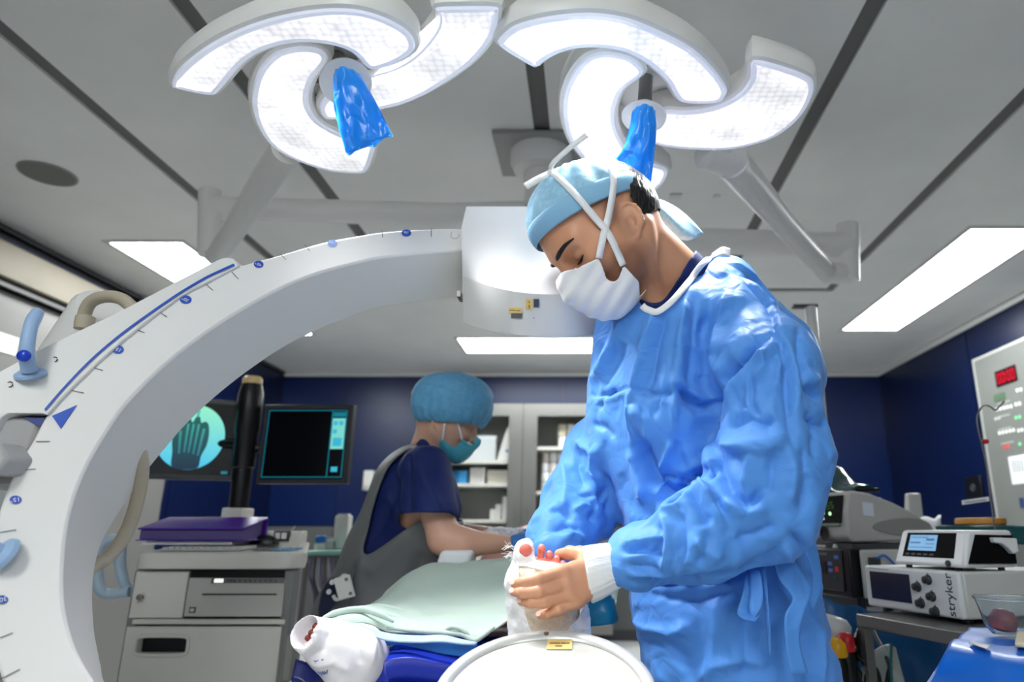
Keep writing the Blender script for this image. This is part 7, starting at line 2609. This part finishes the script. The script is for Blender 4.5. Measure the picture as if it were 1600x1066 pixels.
# small things behind
ww = empty('speaker_post', P(1424, 812, 3.2), 'small pale upright post standing behind the generator', 'post')
a, b = P(1416, 836, 3.2), P(1426, 771, 3.2)
MB().hexa([a - [.0, .03, 0], a + [.075, -.03, 0], a + [.075, .03, 0], a + [0, .03, 0], b - [.03, .02, 0], b + [.03, -.02, 0], b + [.03, .02, 0], b - [.03, -.02, 0]]).done('post', M_plast2, ww, bevel=.008)
MB().obox(np.array([a[0] - .1, a[1] - .1, 0]), (.28, 0, 0), (0, .2, 0), (0, 0, a[2])).done('pedestal', M_dark, ww)
tt_ = empty('tray_table', (P(1520, 830, 2.6)[0], 2.75, 0), 'low tray table covered by dark teal cloth behind the white pump', 'table')
tz = P(1500, 824, 2.6)[2]
tx0, tx1 = P(1450, 826, 2.6)[0], P(1450, 826, 2.6)[0] + .68
MB().box((tx0, 2.52, tz - .03), (tx1, 3.0, tz - .004)).done('table_top', M_steel, tt_)
for x, y in ((tx0 + .03, 2.55), (tx1 - .03, 2.55), (tx0 + .03, 2.97), (tx1 - .03, 2.97)):
    MB().tube([(x, y, 0), (x, y, tz - .03)], .014, 10).done('leg', M_steel, tt_)
G = []
nu_, nv_ = 30, 14
for i in range(nu_):
    for j in range(nv_):
        x = tx0 - .02 + (tx1 - tx0 + .04) * i / (nu_ - 1)
        if j < 5:
            G.append((x, 2.505 - .006 * math.sin(i * 1.1) * (5 - j) / 5 - .004, tz - .07 + .07 * j / 5 + .012 * math.sin(i * .7) * (5 - j) / 5))
        else:
            G.append((x, 2.505 + .5 * (j - 5) / 8, tz + .002 + .002 * math.sin(i * .9 + j)))
FF = [(i * nv_ + j, (i + 1) * nv_ + j, (i + 1) * nv_ + j + 1, i * nv_ + j + 1) for i in range(nu_ - 1) for j in range(nv_ - 1)]
link_mesh('cloth', G, FF, mat('teal_cloth', (10, 78, 84), .6, crumple=.15, cscale=12), tt_, smooth=180, solid=.003)
od = empty('round_dish', P(1537, 822, 2.66), 'round orange dish on the dark teal cloth', 'dish')
oc = np.array([P(1537, 820, 2.66)[0], 2.68, tz + .006])
RO = 36 * S(815, 2.66)
MB().lathe([(RO * .9, 0), (RO, .006), (RO, .020), (RO * .97, .027), (RO * .9, .028), (RO * .86, .014), (.001, .012)], oc, (0, 0, 1), 40).done('dish', mat('dish_orange', (222, 150, 60), .4), od, smooth=40)
wc = sheet('crumpled_gauze', [[(1432, 838, 2.5), (1445, 836, 2.5), (1458, 834, 2.5), (1470, 830, 2.52)], [(1433, 822, 2.52), (1444, 812, 2.53), (1458, 815, 2.53), (1470, 810, 2.55)], [(1434, 812, 2.6), (1446, 808, 2.6), (1460, 809, 2.6), (1472, 808, 2.62)]], M_tie, None, nu=18, nv=12, solid=.003, wob=.02)
tag(wc, 'crumpled white gauze at the edge of the dark teal cloth', 'gauze')
# blue drapes hanging under the table, cables and floor things
bd = sheet('blue_drape', [[(1288, 938, 2.25), (1310, 944, 2.22), (1350, 952, 2.2), (1420, 965, 2.2), (1480, 975, 2.2)], [(1290, 1000, 2.24), (1315, 1010, 2.18), (1352, 1010, 2.2), (1420, 1030, 2.18), (1480, 1035, 2.2)], [(1292, 1090, 2.24), (1318, 1100, 2.18), (1356, 1100, 2.2), (1425, 1120, 2.18), (1485, 1125, 2.2)]], mat('drape_teal_blue', (8, 84, 140), .5, crumple=.2, cscale=9), None, nu=40, nv=16, solid=.003, wob=.02)
tag(bd, 'dark teal blue drape hanging behind the steel table legs', 'drape')
r_ = random.Random(21)
for i in range(9):
    u0 = 1302 + r_.uniform(0, 80)
    c_ = [P(u0, 1000 + r_.uniform(-20, 10), 1.98 + r_.uniform(-.08, .1)), P(u0 + r_.uniform(-25, 30), 1030 + r_.uniform(-10, 10), 1.95), P(u0 + r_.uniform(-30, 40), 1055 + r_.uniform(-10, 10), 1.93), P(u0 + r_.uniform(-40, 40), 1090, 1.95)]
    o = MB().tube(spline(c_, 24), .0065, 8).done('cable', M_black, smooth=60)
    tag(o, 'black cable in the tangle beside the steel table leg', 'cable', 'tangled black cables under the equipment table')
o = MB().tube(spline([P(1393, 1005, 1.93), P(1392, 1040, 1.92), P(1394, 1085, 1.92)], 12), .004, 8).done('cable', mat('cable_teal', (24, 110, 110), .4), smooth=60)
tag(o, 'single teal cable hanging in front of the white bag under the table', 'cable')
wbg = sheet('white_bag', [[(1366, 1015, 2.0), (1385, 1010, 1.98), (1400, 1013, 2.0)], [(1362, 1040, 1.99), (1388, 1035, 1.95), (1408, 1045, 1.99)], [(1356, 1100, 2.0), (1390, 1100, 1.95), (1424, 1100, 2.0)]], mat('bag_white', (196, 204, 200), .35, crumple=.3, cscale=12), None, nu=16, nv=14, solid=.004, wob=.02)
tag(wbg, 'white plastic bag hanging under the steel table', 'bag')
tub = empty('container', P(1307, 1010, 1.9), 'small white tub under the trolley beside the blue gown', 'tub')
MB().lathe([(.03, -.04), (.045, -.03), (.05, 0), (.046, .03), (.03, .045), (.0005, .047)], P(1300, 990, 2.0), (.3, 0, 1), 20).done('body', M_plast2, tub, smooth=60)
for (u, v, r0, col, lab) in ((1306, 1018, .030, (226, 164, 24), 'yellow capped bottle low beside the blue gown'), (1322, 1010, .022, (190, 24, 34), 'red capped bottle low beside the yellow one')):
    t = empty('bottle', P(u, v, 1.92) - [0, 0, .12], lab, 'bottle')
    c_ = P(u, v, 1.92)
    MB().lathe([(r0 * .9, -.16), (r0 * 1.0, -.15), (r0 * 1.0, -.03), (r0 * .8, -.012)], c_, (0, 0, 1), 18).done('body', M_black, t, smooth=40)
    MB().lathe([(r0 * .98, -.012), (r0 * 1.05, -.008), (r0 * 1.0, .02), (r0 * .6, .032), (.0005, .034)], c_, (0, 0, 1), 18).done('cap', mat('cap_%d' % col[0], col, .35), t, smooth=50)
# instrument table with a blue drape in the right foreground
it = empty('instrument_table', (P(1560, 1060, 1.2)[0], 1.35, 0), 'instrument table covered by a bright blue drape in the lower right corner', 'table')
zi = P(1500, 1011, 1.22)[2]
A0 = PZ(1478, 1012, zi)
B0 = PZ(1514, 984, zi)
M_bdr = mat('blue_table_drape', (12, 108, 214), .4, crumple=.22, cscale=8, coat=.1)
sheet('drape', [[(1380, 1180, 1.16), (1430, 1090, 1.19), (1455, 1050, 1.21), (1480, 1012, A0[1]), (1498, 996, (A0[1] + B0[1]) / 2), (1516, 983, B0[1])],
                [(1440, 1210, 1.10), (1480, 1110, 1.13), (1510, 1055, 1.16), (1530, 1016, PZ(1530, 1016, zi)[1]), (1548, 998, PZ(1548, 998, zi)[1]), (1560, 984, PZ(1560, 984, zi)[1])],
                [(1560, 1230, 1.06), (1575, 1130, 1.08), (1590, 1060, 1.11), (1600, 1022, PZ(1600, 1022, zi)[1]), (1610, 1000, PZ(1610, 1000, zi)[1]), (1620, 985, PZ(1620, 985, zi)[1])],
                [(1720, 1250, 1.02), (1730, 1150, 1.05), (1735, 1070, 1.08), (1740, 1030, PZ(1740, 1030, zi)[1]), (1750, 1000, PZ(1750, 1000, zi)[1]), (1760, 986, PZ(1760, 986, zi)[1])]], M_bdr, it, nu=46, nv=30, solid=.003, wob=.007)
MB().prism([A0 + [.03, .015, -.05], B0 + [.03, -.01, -.05], B0 + [.32, -.01, -.05], A0 + [.32, .015, -.05]], (0, 0, .03)).done('table_top', M_steel, it)
for x, y in ((A0[0] + .12, A0[1] + .04), (A0[0] + .3, A0[1] + .04), (B0[0] + .06, B0[1] - .04), (B0[0] + .3, B0[1] - .04)):
    MB().tube([(x, y, 0), (x, y, zi - .05)], .015, 10).done('leg', M_steel, it)
bw = empty('bowl', PZ(1600, 1000, zi), 'clear plastic bowl on the blue draped instrument table', 'bowl')
bc = P(1592, 990, 1.30)
M_clr = mat('clear_plastic', (232, 238, 240), .06, trans=.95, ior=1.12)
RB = 47 * S(960, 1.3)
MB().lathe([(.02, .004), (RB * .6, .004), (RB * .8, .02), (RB * .93, .05), (RB, .062), (RB * 1.05, .064), (RB * 1.05, .067), (RB * .98, .066), (RB * .90, .052), (RB * .77, .024), (RB * .58, .008), (.02, .008)], (bc[0], 1.32, zi + .002), (0, 0, 1), 44).done('wall', M_clr, bw, smooth=50)
MB().tube([(bc[0] + RB * 1.03 * math.cos(t), 1.32 + RB * 1.03 * math.sin(t), zi + .068) for t in np.linspace(0, 2 * math.pi, 44)], .0016, 8, caps=False).done('rim', M_clr, bw, smooth=60)
fr = MB().lathe([(.0005, .0), (.02, .004), (.024, .02), (.016, .036), (.0005, .04)], (P(1572, 990, 1.3)[0], 1.31, zi + .011), (.2, 0, 1), 18).done('specimen', mat('dark_pink', (150, 84, 84), .4), smooth=60)
tag(fr, 'small dull pink lump inside the clear plastic bowl', 'specimen')
o = MB().add([PZ(1514, 1005, zi + .006), PZ(1541, 1014, zi + .008), PZ(1548, 1009, zi + .006), PZ(1521, 1003, zi + .006)], [(0, 1, 2, 3)]).done('paper_strip', M_tie, solid=.001)
tag(o, 'small white paper strip on the blue instrument drape', 'paper')
o = MB().prism([PZ(1586, 1012, zi + .006), PZ(1612, 1014, zi + .006), PZ(1616, 994, zi + .008), PZ(1590, 992, zi + .008)], (0, 0, .008)).done('folded_towel', mat('towel_cream', (226, 212, 180), .8), bevel=.003)
tag(o, 'folded cream towel in front of the clear bowl', 'towel')
